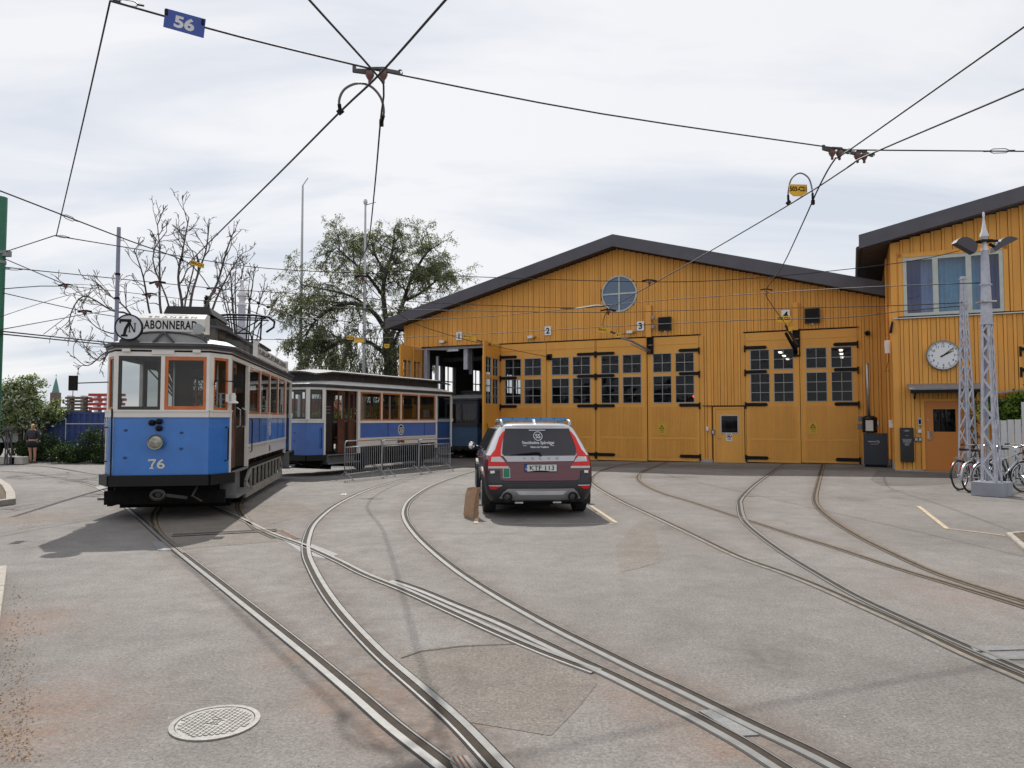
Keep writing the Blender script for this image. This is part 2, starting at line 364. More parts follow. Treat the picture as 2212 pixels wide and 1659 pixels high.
def asphalt(m, tone=1.0, warm=0.0, attrs=True, coarse=1.0):
    nt = m.node_tree; N = nt.nodes; L = nt.links; b = N['Principled BSDF']; b.inputs['Specular IOR Level'].default_value = .25
    geo = N.new('ShaderNodeNewGeometry')
    def noise(scale, det=4, rough=.6, dist=0):
        n = N.new('ShaderNodeTexNoise'); n.inputs['Scale'].default_value = scale; n.inputs['Detail'].default_value = det
        n.inputs['Roughness'].default_value = rough; n.inputs['Distortion'].default_value = dist; L.new(geo.outputs['Position'], n.inputs[0]); return n.outputs[0]
    def ramp(x, p0, c0, p1, c1):
        r = N.new('ShaderNodeValToRGB'); L.new(x, r.inputs[0]); r.color_ramp.elements[0].position = p0; r.color_ramp.elements[0].color = (*c0, 1)
        r.color_ramp.elements[1].position = p1; r.color_ramp.elements[1].color = (*c1, 1); return r.outputs[0]
    def mix(f, a, bb, mode='MIX'):
        x = N.new('ShaderNodeMix'); x.data_type = 'RGBA'; x.blend_type = mode
        if isinstance(f, float): x.inputs[0].default_value = f
        else: L.new(f, x.inputs[0])
        for i, c in ((6, a), (7, bb)):
            if isinstance(c, tuple): x.inputs[i].default_value = (*c, 1)
            else: L.new(c, x.inputs[i])
        return x.outputs[2]
    t = tone
    base = ramp(noise(.35, 5, .6, .4), .35, (.176*t, .165*t*(1-warm*.1), .157*t*(1-warm*.25)), .65, (.226*t, .214*t*(1-warm*.08), .205*t*(1-warm*.2)))
    base = mix(1.0, base, ramp(noise(2.4, 6, .7, .3), .3, (.84,.83,.82), .7, (1.1,1.1,1.1)), 'MULTIPLY')
    base = mix(1.0, base, ramp(noise(48, 4, .85), .34, (.58,.57,.56), .66, (1.34,1.34,1.34)), 'MULTIPLY')
    base = mix(1.0, base, ramp(noise(14, 5, .8), .34, (.90,.89,.88), .66, (1.08,1.08,1.08)), 'MULTIPLY')
    # pale chippings in the binder
    vo = N.new('ShaderNodeTexVoronoi'); vo.inputs['Scale'].default_value = 75; L.new(geo.outputs['Position'], vo.inputs['Vector'])
    sp = ramp(vo.outputs['Distance'], .13, (1,1,1), .26, (0,0,0))
    msk = N.new('ShaderNodeMath'); msk.operation = 'MULTIPLY'; L.new(sp, msk.inputs[0]); L.new(ramp(noise(3.2), .47, (0,0,0), .72, (.8,.8,.8)), msk.inputs[1])
    base = mix(msk.outputs[0], base, (.42, .40, .37))
    v2 = N.new('ShaderNodeTexVoronoi'); v2.inputs['Scale'].default_value = 13; L.new(geo.outputs['Position'], v2.inputs['Vector'])
    m2 = N.new('ShaderNodeMath'); m2.operation = 'MULTIPLY'; L.new(ramp(v2.outputs['Distance'], .035, (1,1,1), .075, (0,0,0)), m2.inputs[0]); L.new(ramp(noise(.9), .40, (.15,)*3, .65, (1,1,1)), m2.inputs[1])
    base = mix(m2.outputs[0], base, (.52, .50, .46))
    if attrs:
        a = N.new('ShaderNodeAttribute'); a.attribute_name = 'rust'
        mm = N.new('ShaderNodeMath'); mm.operation = 'MULTIPLY'; L.new(a.outputs['Fac'], mm.inputs[0]); L.new(ramp(noise(5, 6, .7, .5), .3, (.05,.05,.05), .72, (.7,.7,.7)), mm.inputs[1])
        base = mix(mm.outputs[0], base, mix(ramp(noise(30), .4, (0,0,0), .6, (1,1,1)), (.19, .095, .055), (.26, .16, .10)))
        g = N.new('ShaderNodeAttribute'); g.attribute_name = 'grime'
        gm = N.new('ShaderNodeMath'); gm.operation = 'MULTIPLY'; L.new(g.outputs['Fac'], gm.inputs[0]); L.new(ramp(noise(12, 5), .35, (.1,.1,.1), .65, (.85,.85,.85)), gm.inputs[1])
        base = mix(gm.outputs[0], base, (.075, .062, .05))
    # faint tyre and crack marks
    wv = N.new('ShaderNodeTexVoronoi'); wv.feature = 'DISTANCE_TO_EDGE'; wv.inputs['Scale'].default_value = .16
    nz = N.new('ShaderNodeVectorMath'); nz.operation = 'ADD'; nn = N.new('ShaderNodeTexNoise'); nn.inputs['Scale'].default_value = 1.3; L.new(geo.outputs['Position'], nn.inputs[0])
    L.new(geo.outputs['Position'], nz.inputs[0]); L.new(nn.outputs['Color'], nz.inputs[1]); L.new(nz.outputs[0], wv.inputs['Vector'])
    base = mix(ramp(wv.outputs[0], .0, (.16,.16,.16), .004, (0,0,0)), base, (.06,.055,.05))
    L.new(base, b.inputs['Base Color'])
    L.new(ramp(noise(4), .3, (.72,)*3, .7, (.9,)*3), b.inputs['Roughness'])
    bp = N.new('ShaderNodeBump'); bp.inputs['Strength'].default_value = .55*coarse; bp.inputs['Distance'].default_value = .012
    L.new(noise(60, 3, .7), bp.inputs['Height']); bp2 = N.new('ShaderNodeBump'); bp2.inputs['Strength'].default_value = .3; bp2.inputs['Distance'].default_value = .03
    L.new(noise(9, 4), bp2.inputs['Height']); L.new(bp.outputs[0], bp2.inputs['Normal']); L.new(bp2.outputs[0], b.inputs['Normal'])
asphalt(build_ground())
def amat(name, *a, **k):
    m = bpy.data.materials.new(name); m.use_nodes = True; asphalt(m, *a, attrs=False, **k); return m
dark_asph = amat('newer_dark_asphalt', .72, 0); brown_asph = amat('worn_coarse_asphalt', .96, .5, coarse=1.8); warm_asph = amat('brown_patched_asphalt', .95, .5); lane_asph = amat('pinkish_lane_asphalt', .86, .55)
def sheet(name, pts, m, dz=.0022, lab=None, cat=None, kind='structure', jag=0.0):
    P = [G(*p) for p in pts]; out = []
    for i, p in enumerate(P):
        q = P[(i+1) % len(P)]; n = max(1, int((q-p).length / .35)) if jag else 1
        for k in range(n):
            c = p.lerp(q, k/n)
            if k and jag: c = c + Vector((rnd.uniform(-jag, jag), rnd.uniform(-jag, jag), 0))
            out.append((c.x, c.y, gh(c.x, c.y) + dz))
    mb = MB(); mb.add(out, [tuple(range(len(out)))]); o = mb.build(name, m); tag(o, lab, cat, kind=kind)
    import bmesh
    bm = bmesh.new(); bm.from_mesh(o.data); bmesh.ops.triangulate(bm, faces=bm.faces[:])
    for f in bm.faces:
        if f.normal.z < 0: f.normal_flip()
    bm.to_mesh(o.data); bm.free(); return o
sheet('asphalt_patch', [(700,1340),(880,1410),(1010,1392),(1140,1392),(1290,1478),(1190,1590),(1010,1560),(905,1480),(820,1405)][1:], brown_asph, jag=.02)
sheet('asphalt_patch', [(1375,1128),(1412,1118),(1420,1170),(1427,1214),(1380,1228),(1340,1236),(1330,1180)], warm_asph, jag=.01)
sheet('asphalt_patch', [(1880,1036),(1895,1016),(2000,1020),(2078,1024),(2080,1044),(2010,1048),(1905,1050)], dark_asph, jag=.01)
sheet('asphalt_patch', [(1220,1001),(1530,1004),(1870,1009),(1862,1016),(1540,1013),(1240,1008)], dark_asph)
sheet('asphalt_patch', [(340,1190),(600,1170),(560,1140),(520,1115),(340,1112),(345,1150)], lane_asph, jag=.015)
sheet('asphalt_patch', [(560,1140),(690,1105),(640,1085),(560,1085),(530,1110)], warm_asph, jag=.02)
# lane paint: worn cream lines round the parking bay and at the right
lane = mat('worn_cream_road_paint', (.50, .40, .25), .8, var=.25, scale=25, ramp=(.24, .21, .17))
def line(name, pts, w, label, m=lane, dz=.008):
    mb = MB(); P = [G(*p) for p in pts]
    for i in range(len(P)-1):
        a, b = P[i], P[i+1]; n = (b-a).cross(Vector((0,0,1))).normalized() * w/2
        mb.add([a-n+Vector((0,0,dz)), b-n+Vector((0,0,dz)), b+n+Vector((0,0,dz)), a+n+Vector((0,0,dz))], [(0,1,2,3)])
    return tag(mb.build(name, m), kind='structure')
line('parking_line', [(1331,1130),(1276,1093)], .07, '')
line('parking_line', [(1028,1130.5),(1031,1118)], .07, ''); line('parking_line', [(1026,1131),(1332,1132)], .025, '', dz=.006)
line('parking_line', [(1984,1094),(2046,1143)], .07, ''); line('parking_line', [(2043,1142),(2110,1150),(2172,1158)], .05, '', dz=.006)
line('asphalt_crack', [(866,1423),(910,1408),(1000,1397),(1144,1391)], .012, '', m=mat('dark_crack', (.06,.055,.05), .9), dz=.007)
# ------------------------------------------------------------------ rails
rh = mat('worn_steel_rail_head', (.20, .20, .195), .5, metal=.25, var=.16, scale=9, bump=.03, spec=.25)
rh2 = mat('dull_brown_rail_head', (.16, .125, .085), .7, metal=.05, var=.35, scale=12, spec=.2)
rg = mat('rusty_rail_groove', (.03, .020, .012), .9, var=.45, scale=9)
def rail(key, label, m=rh, flip=1, w=1.0):
    P = railpts[key]; mb = MB(); O = P[len(P)//2].copy(); prof = [(-.064,.001,2),(-.052,.0065,0),(-.008,.008,0),(-.006,.0035,1),(.040,.0035,1),(.042,.008,0),(.055,.0065,0),(.067,.001,2)]
    k = len(prof); vs = []; fs = []; ms = []
    for i, p in enumerate(P):
        d = (P[min(i+1,len(P)-1)] - P[max(i-1,0)]).normalized(); n = d.cross(Vector((0,0,1))).normalized() * flip * w
        for a, h, _ in prof: vs.append(p - O + n*a + Vector((0,0,h + .0015)))
    for i in range(len(P)-1):
        for j in range(k-1):
            f = (i*k+j, (i+1)*k+j, (i+1)*k+j+1, i*k+j+1); mi = [2,0,1,1,1,0,2][j]
            mb.add([], []); mb.f.append(f if flip > 0 else f[::-1]); mb.m.append(mi)
    mb.v = vs
    o = mb.build('tram_rail', [m, rg, black], loc=O); tag(o, label, 'tram rail', 'grooved tram rails set in the yard asphalt')
rail('R1', 'bright grooved rail nearest the left kerb, sweeping past the tram front to the bottom edge', flip=-1)
rail('R2', 'long straight rail from under the blue tram through the diamond crossing')
rail('R3', 'curved bright rail bulging left beside the car then running to the lower right', flip=-1)
rail('R4', 'curved bright rail bending at the diamond crossing and ending at the bottom centre')
rail('R5', 'short dark rail bend in the tram shadow, joining the leftmost rail', m=rh2)
rail('R6', 'short dark rail bend at the tram step, meeting the rail left of the diamond crossing', m=rh2)
rail('R8', 'narrow part rusted rail curving out from behind the car to the right edge', m=mat('part_rusted_rail_head', (.20, .18, .15), .55, metal=.2, var=.35, scale=8, spec=.25), flip=-1)
rail('R9', 'thin rusty rail that starts at gate three and crosses the curved steel rail', m=rh2)
rail('R10', 'steel rail curving out of the left half of gate four')
rail('R11', 'rusty curved rail leaving the right half of gate four', m=rh2)
rail('R12', 'bright rail branching in at the centre and running to the bottom right', flip=-1)
# plates at switches and crossings
plate = mat('worn_steel_plate', (.19, .19, .19), .65, metal=.15, var=.2, scale=30, bump=.3, bscale=120)
def gplate(pts, label, rows=0, dz=.007):
    P = [G(*p) for p in pts]; c = sum(P, Vector()) / len(P); mb = MB(); n = len(P)
    mb.add([p - c + Vector((0,0,dz)) for p in P] + [p - c for p in P], [tuple(range(n))] + [((i+1)%n, i, i+n, (i+1)%n+n) for i in range(n)])
    if rows:
        for i in range(1, rows):
            for j in (0,):
                t = i / rows; a = P[0].lerp(P[1], t) - c; b = P[3].lerp(P[2], t) - c
                mb.bar(a + Vector((0,0,dz+.001)), b + Vector((0,0,dz+.001)), .008, .004, mi=1)
    o = mb.build('track_plate', [plate, seam], loc=c)
    import bmesh
    bm = bmesh.new(); bm.from_mesh(o.data); bmesh.ops.recalc_face_normals(bm, faces=bm.faces[:]); bm.to_mesh(o.data); bm.free()
    tag(o, label, 'track plate', 'steel plates at the rail switches')
gplate([(327,1172),(358,1170),(370,1190),(340,1190)], 'small pale steel plate on the left side of the leftmost rail at the shadow edge')
gplate([(608,1165),(664,1172),(732,1198),(712,1204),(700,1207),(655,1197),(640,1186)], 'pale steel diamond frog plate where the two main rails cross', dz=.003)
gplate([(593,1147),(612,1146),(649,1164),(630,1166)], 'ribbed steel plate just left of the diamond crossing', rows=7)
gplate([(1510,1538),(1535,1535),(1640,1590),(1600,1592)], 'smooth steel plate between the two bright rails near the bottom right')
gplate([(968,1640),(1008,1634),(1030,1662),(985,1672)], 'patterned steel plate between the two rails at the bottom edge', rows=4)
gplate([(2096,1397),(2212,1396),(2225,1404),(2105,1408)], 'long narrow steel cover beside the rails at the right edge, upper one')
gplate([(2120,1412),(2212,1410),(2230,1426),(2140,1426)], 'wide steel cover beside the rails at the right edge, lower one')
gplate([(205,1052),(222,1050),(230,1056),(212,1058)], 'tiny steel plate inside the curved rails left of the tram bumper')
# slot drain
mb = MB(); a = G(372,1157.5); b = G(598,1146)
c = (a+b)/2; d = (b-a).normalized(); n = d.cross(Vector((0,0,1)))
mb.add([a-c-n*.10+Vector((0,0,.007)), b-c-n*.10+Vector((0,0,.007)), b-c+n*.10+Vector((0,0,.007)), a-c+n*.10+Vector((0,0,.007))], [(0,1,2,3)], 0)
for o_ in (-.105, -.02, .105): mb.bar(a-c+n*o_+Vector((0,0,.008)), b-c+n*o_+Vector((0,0,.008)), .02, .006, mi=1)
tag(mb.build('slot_drain', [dark_asph, rg], loc=c), 'long steel slot drain crossing between the rails just in front of the tram', 'drain')
# manhole cover
mc = G(465, 1562); mt = thing('manhole_cover', 'round cast iron manhole cover with raised blocks in the lower left asphalt', 'manhole cover', mc, R(-12))
castm = mat('worn_cast_iron', (.24, .235, .22), .6, metal=.2, var=.25, scale=25, bump=.15)
mb = MB(); mb.lathe([(.232,.0),(.232,.009),(.205,.010),(.203,.004)], 40); mb.build('frame_ring', castm, mt, smooth='auto')
mb = MB(); mb.lathe([(.0001,.0065),(.200,.0065),(.200,.0)], 40); mb.build('lid', castm, mt)
mb = MB()
for i in range(-7, 8):
    for j in range(-7, 8):
        x = i*.026; y = j*.026 + (.013 if (i % 2) else 0)
        if x*x + y*y < .183**2 and not (abs(x) < .04 and abs(y) < .045): mb.box((x-.010,y-.0105,.0065),(x+.010,y+.0105,.0105))
mb.box((-.035,-.03,.0065),(.035,-.026,.0105)); mb.box((-.035,.026,.0065),(.035,.03,.0105))
for k in range(3): mb.box((-.022+k*.018,-.015,.0065),(-.012+k*.018,.015,.0105))
mb.build('tread_blocks', castm, mt)
# kerbs at the left
kerbm = mat('pale_granite_kerb', (.34, .31, .27), .85, var=.2, scale=14, bump=.25, bscale=90)
soil = mat('dry_soil', (.10, .07, .045), .95, var=.5, scale=14, bump=.6, bscale=25)
def kerb(name, P, w, h, label, gap=.012, L=1.0):
    mb = MB(); c = P[0].copy()
    for i in range(len(P)-1):
        a, b = P[i]-c, P[i+1]-c; d = (b-a); n = max(1, round(d.length / L)); u = d.normalized(); nn = u.cross(Vector((0,0,1)))*w
        for k in range(n):
            p = a + d*(k/n) + u*gap/2; q = a + d*((k+1)/n) - u*gap/2
            mb.hexa([p, q, q+nn, p+nn, p+Vector((0,0,h)), q+Vector((0,0,h)), q+nn+Vector((0,0,h)), p+nn+Vector((0,0,h))])
    o = mb.build(name, kerbm, loc=c, bevel=.012)
    import bmesh
    bm = bmesh.new(); bm.from_mesh(o.data); bmesh.ops.recalc_face_normals(bm, faces=bm.faces[:]); bm.to_mesh(o.data); bm.free()
    return tag(o, kind='structure')
kp = [G(-60,1042),(G(2,1044)),G(22,1058),G(32,1074),G(34,1090),G(-40,1100)]
kerb('kerb', kp, .16, .12, '')
mb = MB(); mb.add([p + Vector((0,0,.10)) for p in kp], [tuple(range(len(kp)))[::-1]]); tag(mb.build('verge', soil), kind='structure')
kerb('kerb', [G(15,1243), G(9,1290), G(-4,1390), G(-24,1520), G(-60,1700)], .16, .11, '')
kerb('kerb', [G(2300,1250), G(2212,1191), G(2194,1175), G(2174,1157), G(2240,1152), G(2400,1155)], .07, .05, '', L=.5)
kp = [G(2188,1157,.04),G(2400,1159,.04),G(2400,1250,.04),G(2225,1190,.04)]
mb = MB(); mb.add(kp, [(0,1,2,3)]); tag(mb.build('verge', soil), kind='structure')
# gutter litter: leaves and grit strewn along the left kerb, too many to count
mb = MB()
for i in range(900):
    t = rnd.random(); u = rnd.gauss(20 + 30*t, 22); v = 1250 + 400*rnd.random()
    if rnd.random() < .25: u = rnd.gauss(60, 25); v = 1085 + 60*rnd.random()
    if u < 12 - (v-1243)*.12: continue
    p = G(u, v); s = rnd.uniform(.003, .010)
    a = rnd.random()*6.28; ca, sa = math.cos(a)*s, math.sin(a)*s; h = rnd.uniform(.002,.008)
    mb.add([p+Vector((ca,sa,h)), p+Vector((-sa*.5,ca*.5,h+.003)), p+Vector((-ca,-sa,h)), p+Vector((sa*.5,-ca*.5,.002))], [(0,1,2,3)], rnd.randint(0,2))
for i in range(350):
    p = G(rnd.uniform(0,2212), rnd.uniform(1100,1659)); s = rnd.uniform(.002,.005)
    mb.add([p+Vector((s,0,.001)), p+Vector((0,s,.004)), p+Vector((-s,0,.001)), p+Vector((0,-s,.004))], [(0,1,2,3)], rnd.choice((1,2,3)))
tag(mb.build('dead_leaves', [mat('brown_dead_leaf', (.22,.10,.04), .9), mat('grey_grit', (.2,.18,.16), .9), mat('tan_leaf', (.45,.32,.16), .9), mat('pale_grit', (.5,.49,.47), .8)]), 'scattered dry leaves and grit along the left kerb', 'leaf litter', kind='stuff')
mb = MB(); p = G(742,1069)
mb.add([(-.06,-.02,.006),(0,-.035,.01),(.06,-.01,.008),(.05,.03,.02),(-.01,.02,.03),(-.055,.03,.012)], [(0,1,4,5),(1,2,3,4)])
mb.add([(-.03,0,.02),(.02,-.01,.028),(.03,.03,.018)], [(0,1,2)])
tag(mb.build('paper_scrap', white, loc=p), 'crumpled white scrap of paper on the asphalt left of the inner curved rail', 'litter')
# ================================================================== TRAM HALL
hall = thing('tram_hall', 'wide ochre wooden tram hall with a low gable, round window and four numbered gates', 'building', R0, -ROT)
SL, SR = -19.4, 1.0
RIDGE = (-8.95, 9.19)
def rooftop(s):
    return 6.34 + (s+20.1)*(RIDGE[1]-6.34)/(RIDGE[0]+20.1) if s < RIDGE[0] else RIDGE[1] - (s-RIDGE[0])*(RIDGE[1]-6.43)/(.98-RIDGE[0])
def under(s): return rooftop(s) - .46
def siding(mb, s0, s1, top, bot, cuts, d=0.0, per=.255, bw=.08, gap=.013, side=False, off=0.0):
    # vertical boards with cover battens, broken where the openings are; material 1 is the dark gap between boards
    def put(a, b, d0, d1, z0, z1, zt=None):
        if side: mb.box((d0, a, z0), (d1, b, z1))
        else: mb.box((a, d0, z0), (b, d1, z1))
    k = 0; s = s0 + off
    while s < s1:
        a, b = s, min(s1, s+per)
        for (x0, x1, pr) in ((a + bw/2 + gap, b - bw/2 - gap, 0.0), (b - bw/2, b + bw/2, .022)):
            x1 = min(x1, s1)
            if x1 - x0 < .01: continue
            c = (x0+x1)/2; zs = [(bot, min(top(x0), top(x1)))]
            for f in cuts:
                r = f(c)
                if not r: continue
                nz = []
                for z0, z1 in zs:
                    if r[1] <= z0 or r[0] >= z1: nz.append((z0, z1)); continue
                    if r[0] > z0: nz.append((z0, r[0]))
                    if r[1] < z1: nz.append((r[1], z1))
                zs = nz
            for z0, z1 in zs:
                if z1 - z0 > .02: put(x0, x1, d - pr, d + .02, z0, z1)
        s += per
def rc(a, b, z0, z1): return lambda s: (z0, z1) if a < s < b else None
def cc(cx, cz, r): return lambda s: (cz - math.sqrt(r*r-(s-cx)**2), cz + math.sqrt(r*r-(s-cx)**2)) if abs(s-cx) < r else None
holes = [(-18.4,-14.42,-1,4.97), (-14.36,-5.6,-1,4.97), (-5.12,-3.93,-1,2.12), (-3.9,.06,-1,4.97)]
RW = (-8.86, 6.83, .76)
mb = MB(); siding(mb, SL, SR, under, .02, [rc(*h) for h in holes] + [cc(*RW)])
# backing wall with the same openings, in strips
mb.mi = 1; s = SL
while s < SR:
    e = min(SR, s+.1); c = (s+e)/2; zs = [(-.3, under(c))]
    for f in [rc(*h) for h in holes] + [cc(*RW)]:
        r = f(c)
        if r:
            zs = [z for a, b in zs for z in ((a, min(b, r[0])), (max(a, r[1]), b)) if z[1] - z[0] > .01]
    for z0, z1 in zs: mb.box((s, .021, z0), (e, .14, z1))
    s += .1
mb.mi = 0
mb.box((SL-.02,-.03,-.3),(SL+.13,.02,under(SL)))
mb.box((-5.58,-.045,-.1),(-5.44,.02,4.9)); 
mb.build('wall', [orange, seam], hall)
mb = MB(); 
for a_, b_, h_ in ((-5.6,-5.14,.06),(-3.94,-3.88,.08),(.08,1.0,.14),(SL,-18.42,.05)): MB().box((a_,-.05,-.4),(b_,0,h_)).build('plinth', concrete, hall)
# roof, fascia, soffit
mb = MB(); P = [(-20.1,6.34),(RIDGE),(.98,6.43)]
for i in range(2):
    (a, za), (b, zb) = P[i], P[i+1]
    mb.prism([(a,za-.18),(b,zb-.18),(b,zb),(a,za)], -.55, 30)
mb.build('roof', roofm, hall)
mb = MB()
for i in range(2):
    (a, za), (b, zb) = P[i], P[i+1]; mb.prism([(a,za-.48),(b,zb-.48),(b,zb+.015),(a,za+.015)], -.62, -.553)
mb.build('fascia', roofm, hall)
mb = MB()
for i in range(2):
    (a, za), (b, zb) = P[i], P[i+1]; mb.prism([(a,za-.44),(b,zb-.44),(b,zb-.40),(a,za-.40)], -.55, 0)
mb.prism([(-20.1,5.95),(SL,6.1),(SL,6.14),(-20.1,6.0)], .0, 30); mb.box((-20.12,-.5,5.9),(-20.06,30,6.2))
mb.build('soffit', soffit, hall)
# side and rear walls, floor and trusses inside
inn = mat('dim_grey_interior_wall', (.09, .09, .095), .85); 
mb = MB(); mb.mi = 0
wins = [(2.2,3.3),(3.5,4.6),(6.6,7.7),(7.9,9.0),(11,12.1),(12.3,13.4)]
ys = [0.14] + [v for w in wins for v in w] + [30]
for i in range(len(ys)-1):
    if i % 2 == 0: mb.box((SL, ys[i], -.4), (SL+.2, ys[i+1], 6.1))
    else: mb.box((SL, ys[i], -.4), (SL+.2, ys[i+1], 2.9)); mb.box((SL, ys[i], 4.35), (SL+.2, ys[i+1], 6.1))
mb.box((SL, 29.8, -.4), (SR, 30, 9)); mb.box((SR-.2, .14, -.4), (SR, 29.8, 6.1)); mb.build('side_wall', [inn], hall)
mb = MB(); mb.box((SL+.2,.14,-.42),(SR-.2,29.8,-.20)); mb.build('floor', mat('dark_hall_floor', (.10,.10,.10), .8), hall)
for w in wins:
    mb = MB(); mb.box((SL+.02,w[0],2.9),(SL+.08,w[0]+.05,4.35)); mb.box((SL+.02,w[1]-.05,2.9),(SL+.08,w[1],4.35)); mb.box((SL+.02,(w[0]+w[1])/2-.02,2.9),(SL+.08,(w[0]+w[1])/2+.02,4.35)); mb.box((SL+.02,w[0],3.55),(SL+.08,w[1],3.6)); mb.build('side_window_frame', white, hall)
mb = MB()
for d in (3,8,13,18,23):
    mb.box((SL+.2,d,5.3),(SR-.2,d+.2,5.55))
    for k in range(10): mb.bar((SL+.5+k*2,d+.1,5.5),(SL+1.5+k*2,d+.1,under(SL+1.5+k*2)-.1),.1); mb.bar((SL+1.5+k*2,d+.1,under(SL+1.5+k*2)-.1),(SL+2.5+k*2,d+.1,5.5),.1)
for s in (-14.38,-9.9,-5.5): 
    for d in (3,8,13,18,23): mb.box((s-.1,d,-.3),(s+.1,d+.2,5.4))
mb.box((SL+.2,3.2,4.55),(-14,3.3,4.75)); mb.box((-16.2,.5,3.7),(-16.05,.65,5.3)); 
mb.build('roof_truss', mat('grey_steel_truss', (.13,.13,.14), .6), hall)
mb = MB(); mb.box((-18.4,.1,-.3),(-18.22,.35,4.97)); mb.tube([(-17.95,.6,-.3),(-17.95,.6,4.6)],.07,8); mb.box((-18.4,.12,4.86),(-14.42,.3,4.97)); mb.box((-16.35,.25,3.9),(-16.15,.45,4.9)); mb.build('door_frame', lilac, hall)
# gate leaves
DM = 4.93
def leaf(M, w, bottom, name='door', warn=False, lab=None, two=True):
    mb = MB(); mb.M = M; t0, t1 = -.035, .035
    a1, b1, a2, b2 = .087*w, .457*w, .523*w, .897*w; zs = [(2.27,3.37),(3.50,4.28)]
    for x0, x1 in ((0,a1),(b1,a2),(b2,w)): mb.box((x0,t0,bottom),(x1,t1,DM))
    for x0, x1 in ((a1,b1),(a2,b2)):
        for z0, z1 in ((bottom,2.27),(3.37,3.50),(4.28,DM)): mb.box((x0,t0+.002,z0),(x1,t1-.002,z1))
        x = x0 - .06
        while x < x1 + .05:
            for z0, z1 in ((bottom+.14,.80),(.94,2.12)): mb.box((x,t0-.014,z0),(x+.036,t0,z1))
            x += .058
    for z in (.84,): mb.box((.07*w,t0-.016,z-.02),(.93*w,t0,z+.02))
    mb.box((.0,t0-.012,4.62),(w,t0,4.64)); mb.box((w-.05,t0-.014,bottom),(w-.0,t0,4.3))
    L = mb.build(name, orange_door, hall)
    if lab: L['label'] = lab
    for (x0, x1) in ((a1,b1),(a2,b2)):
        for i, (z0, z1) in enumerate(zs):
            mb = MB(); mb.M = M; f = .028
            mb.box((x0,-.045,z0),(x0+f,.02,z1)); mb.box((x1-f,-.045,z0),(x1,.02,z1)); mb.box((x0+f,-.045,z0),(x1-f,.02,z0+f)); mb.box((x0+f,-.045,z1-f),(x1-f,.02,z1))
            xm = (x0+x1)/2; mb.box((xm-.009,-.03,z0+f),(xm+.009,.01,z1-f)); n = 3 if i == 0 else 2
            for k in range(1, n): zz_ = z0 + (z1-z0)*k/n; mb.box((x0+f,-.028,zz_-.011),(x1-f,.008,zz_+.011))
            cols = ((x0+f,xm),(xm,x1-f)); det = M.determinant() < 0
            for cx0, cx1 in cols:
                for k in range(n):
                    za, zb2 = z0+f+(z1-z0-2*f)*k/n, z0+f+(z1-z0-2*f)*(k+1)/n; j = [-.008+rnd.uniform(-.003,.003) for _ in range(4)]
                    q = [(cx0,j[0],za),(cx1,j[1],za),(cx1,j[2],zb2),(cx0,j[3],zb2)]; mb.add(q[::-1] if det else q, [(0,1,2,3)], 1)
            mb.build('window', [mat('grey_window_bars', (.34,.34,.34), .5), winglass], L)
    for z in (4.36, 3.43, 2.18, .16):
        mb = MB(); mb.M = M; ln = .80
        mb.prism([(-.02,z-.062),(ln-.06,z-.062),(ln,z),(ln-.06,z+.062),(-.02,z+.062)], t0-.045, t0-.014)
        mb.box((-.045,t0-.06,z-.16),(.01,t0-.005,z+.10))
        mb.build('hinge', black, L)
    return L
def hb(s): return gh(*(R0 + EX*s).xy) + .03
def leafM(s, ang=0.0, mirror=False):
    M = Matrix.Translation((s, 0, 0)) @ Matrix.Rotation(ang, 4, 'Z')
    return M @ Matrix.Diagonal((-1,1,1,1)) if mirror else M
leaf(leafM(-14.3), 2.17, hb(-13), lab='left leaf of gate two'); leaf(leafM(-9.93, mirror=True), 2.18, hb(-11))
leaf(leafM(-9.85), 2.13, hb(-9)); leaf(leafM(-5.63, mirror=True), 2.05, hb(-6.5))
leaf(leafM(-3.86), 1.93, hb(-3)); leaf(leafM(.03, mirror=True), 1.94, hb(-1))
# open gate one: leaf hinged at right swings out towards the yard, left leaf stands out past the corner
import mathutils
def toloc(p): q = p - R0; return q.dot(EX), q.dot(EY)
fx, fy = toloc(Dp(1042, 732, 30.4)); hx = -14.40
a = math.atan2(fy - 0, fx - hx); leaf(leafM(hx, a), 2.1, hb(-14) , lab='open right leaf of gate one seen from its outer side')
fx, fy = toloc(Dp(865, 741, 32.3)); hx = -18.42; a = math.atan2(fy, fx - hx)
M = Matrix.Translation((hx,-.04,0)) @ Matrix.Rotation(a, 4, 'Z'); L = leaf(M, 2.05, hb(-18), lab='open left leaf of gate one seen from its inner side')
mb = MB(); mb.M = M
for x0 in (.12, .55, 1.0, 1.45, 1.85): mb.box((x0,.036,.1),(x0+.07,.06,4.3)); mb.box((x0,-.06,.1),(x0+.07,-.05,4.3))
mb.box((.1,-.075,3.42),(1.95,-.05,3.46)); mb.box((.1,.05,3.42),(1.95,.075,3.46)); mb.tube([(1.0,-.09,.2),(1.0,-.09,4.85)],.03,6); mb.tube([(1.0,.09,.2),(1.0,.09,4.85)],.03,6); mb.box((0.02,-.08,4.2),(1.95,-.05,4.3)); mb.build('brace', orange_door, L)
mb = MB(); mb.tube([(-18.5,-.9,4.82),(-16.9,.1,4.82)],.03,6); mb.tube([(-18.5,-.92,4.82),(-18.6,-1.0,4.82)],.06,8); mb.box((-17.1,-.0,4.74),(-16.5,.15,4.84)); mb.build('door_closer', steel, hall)
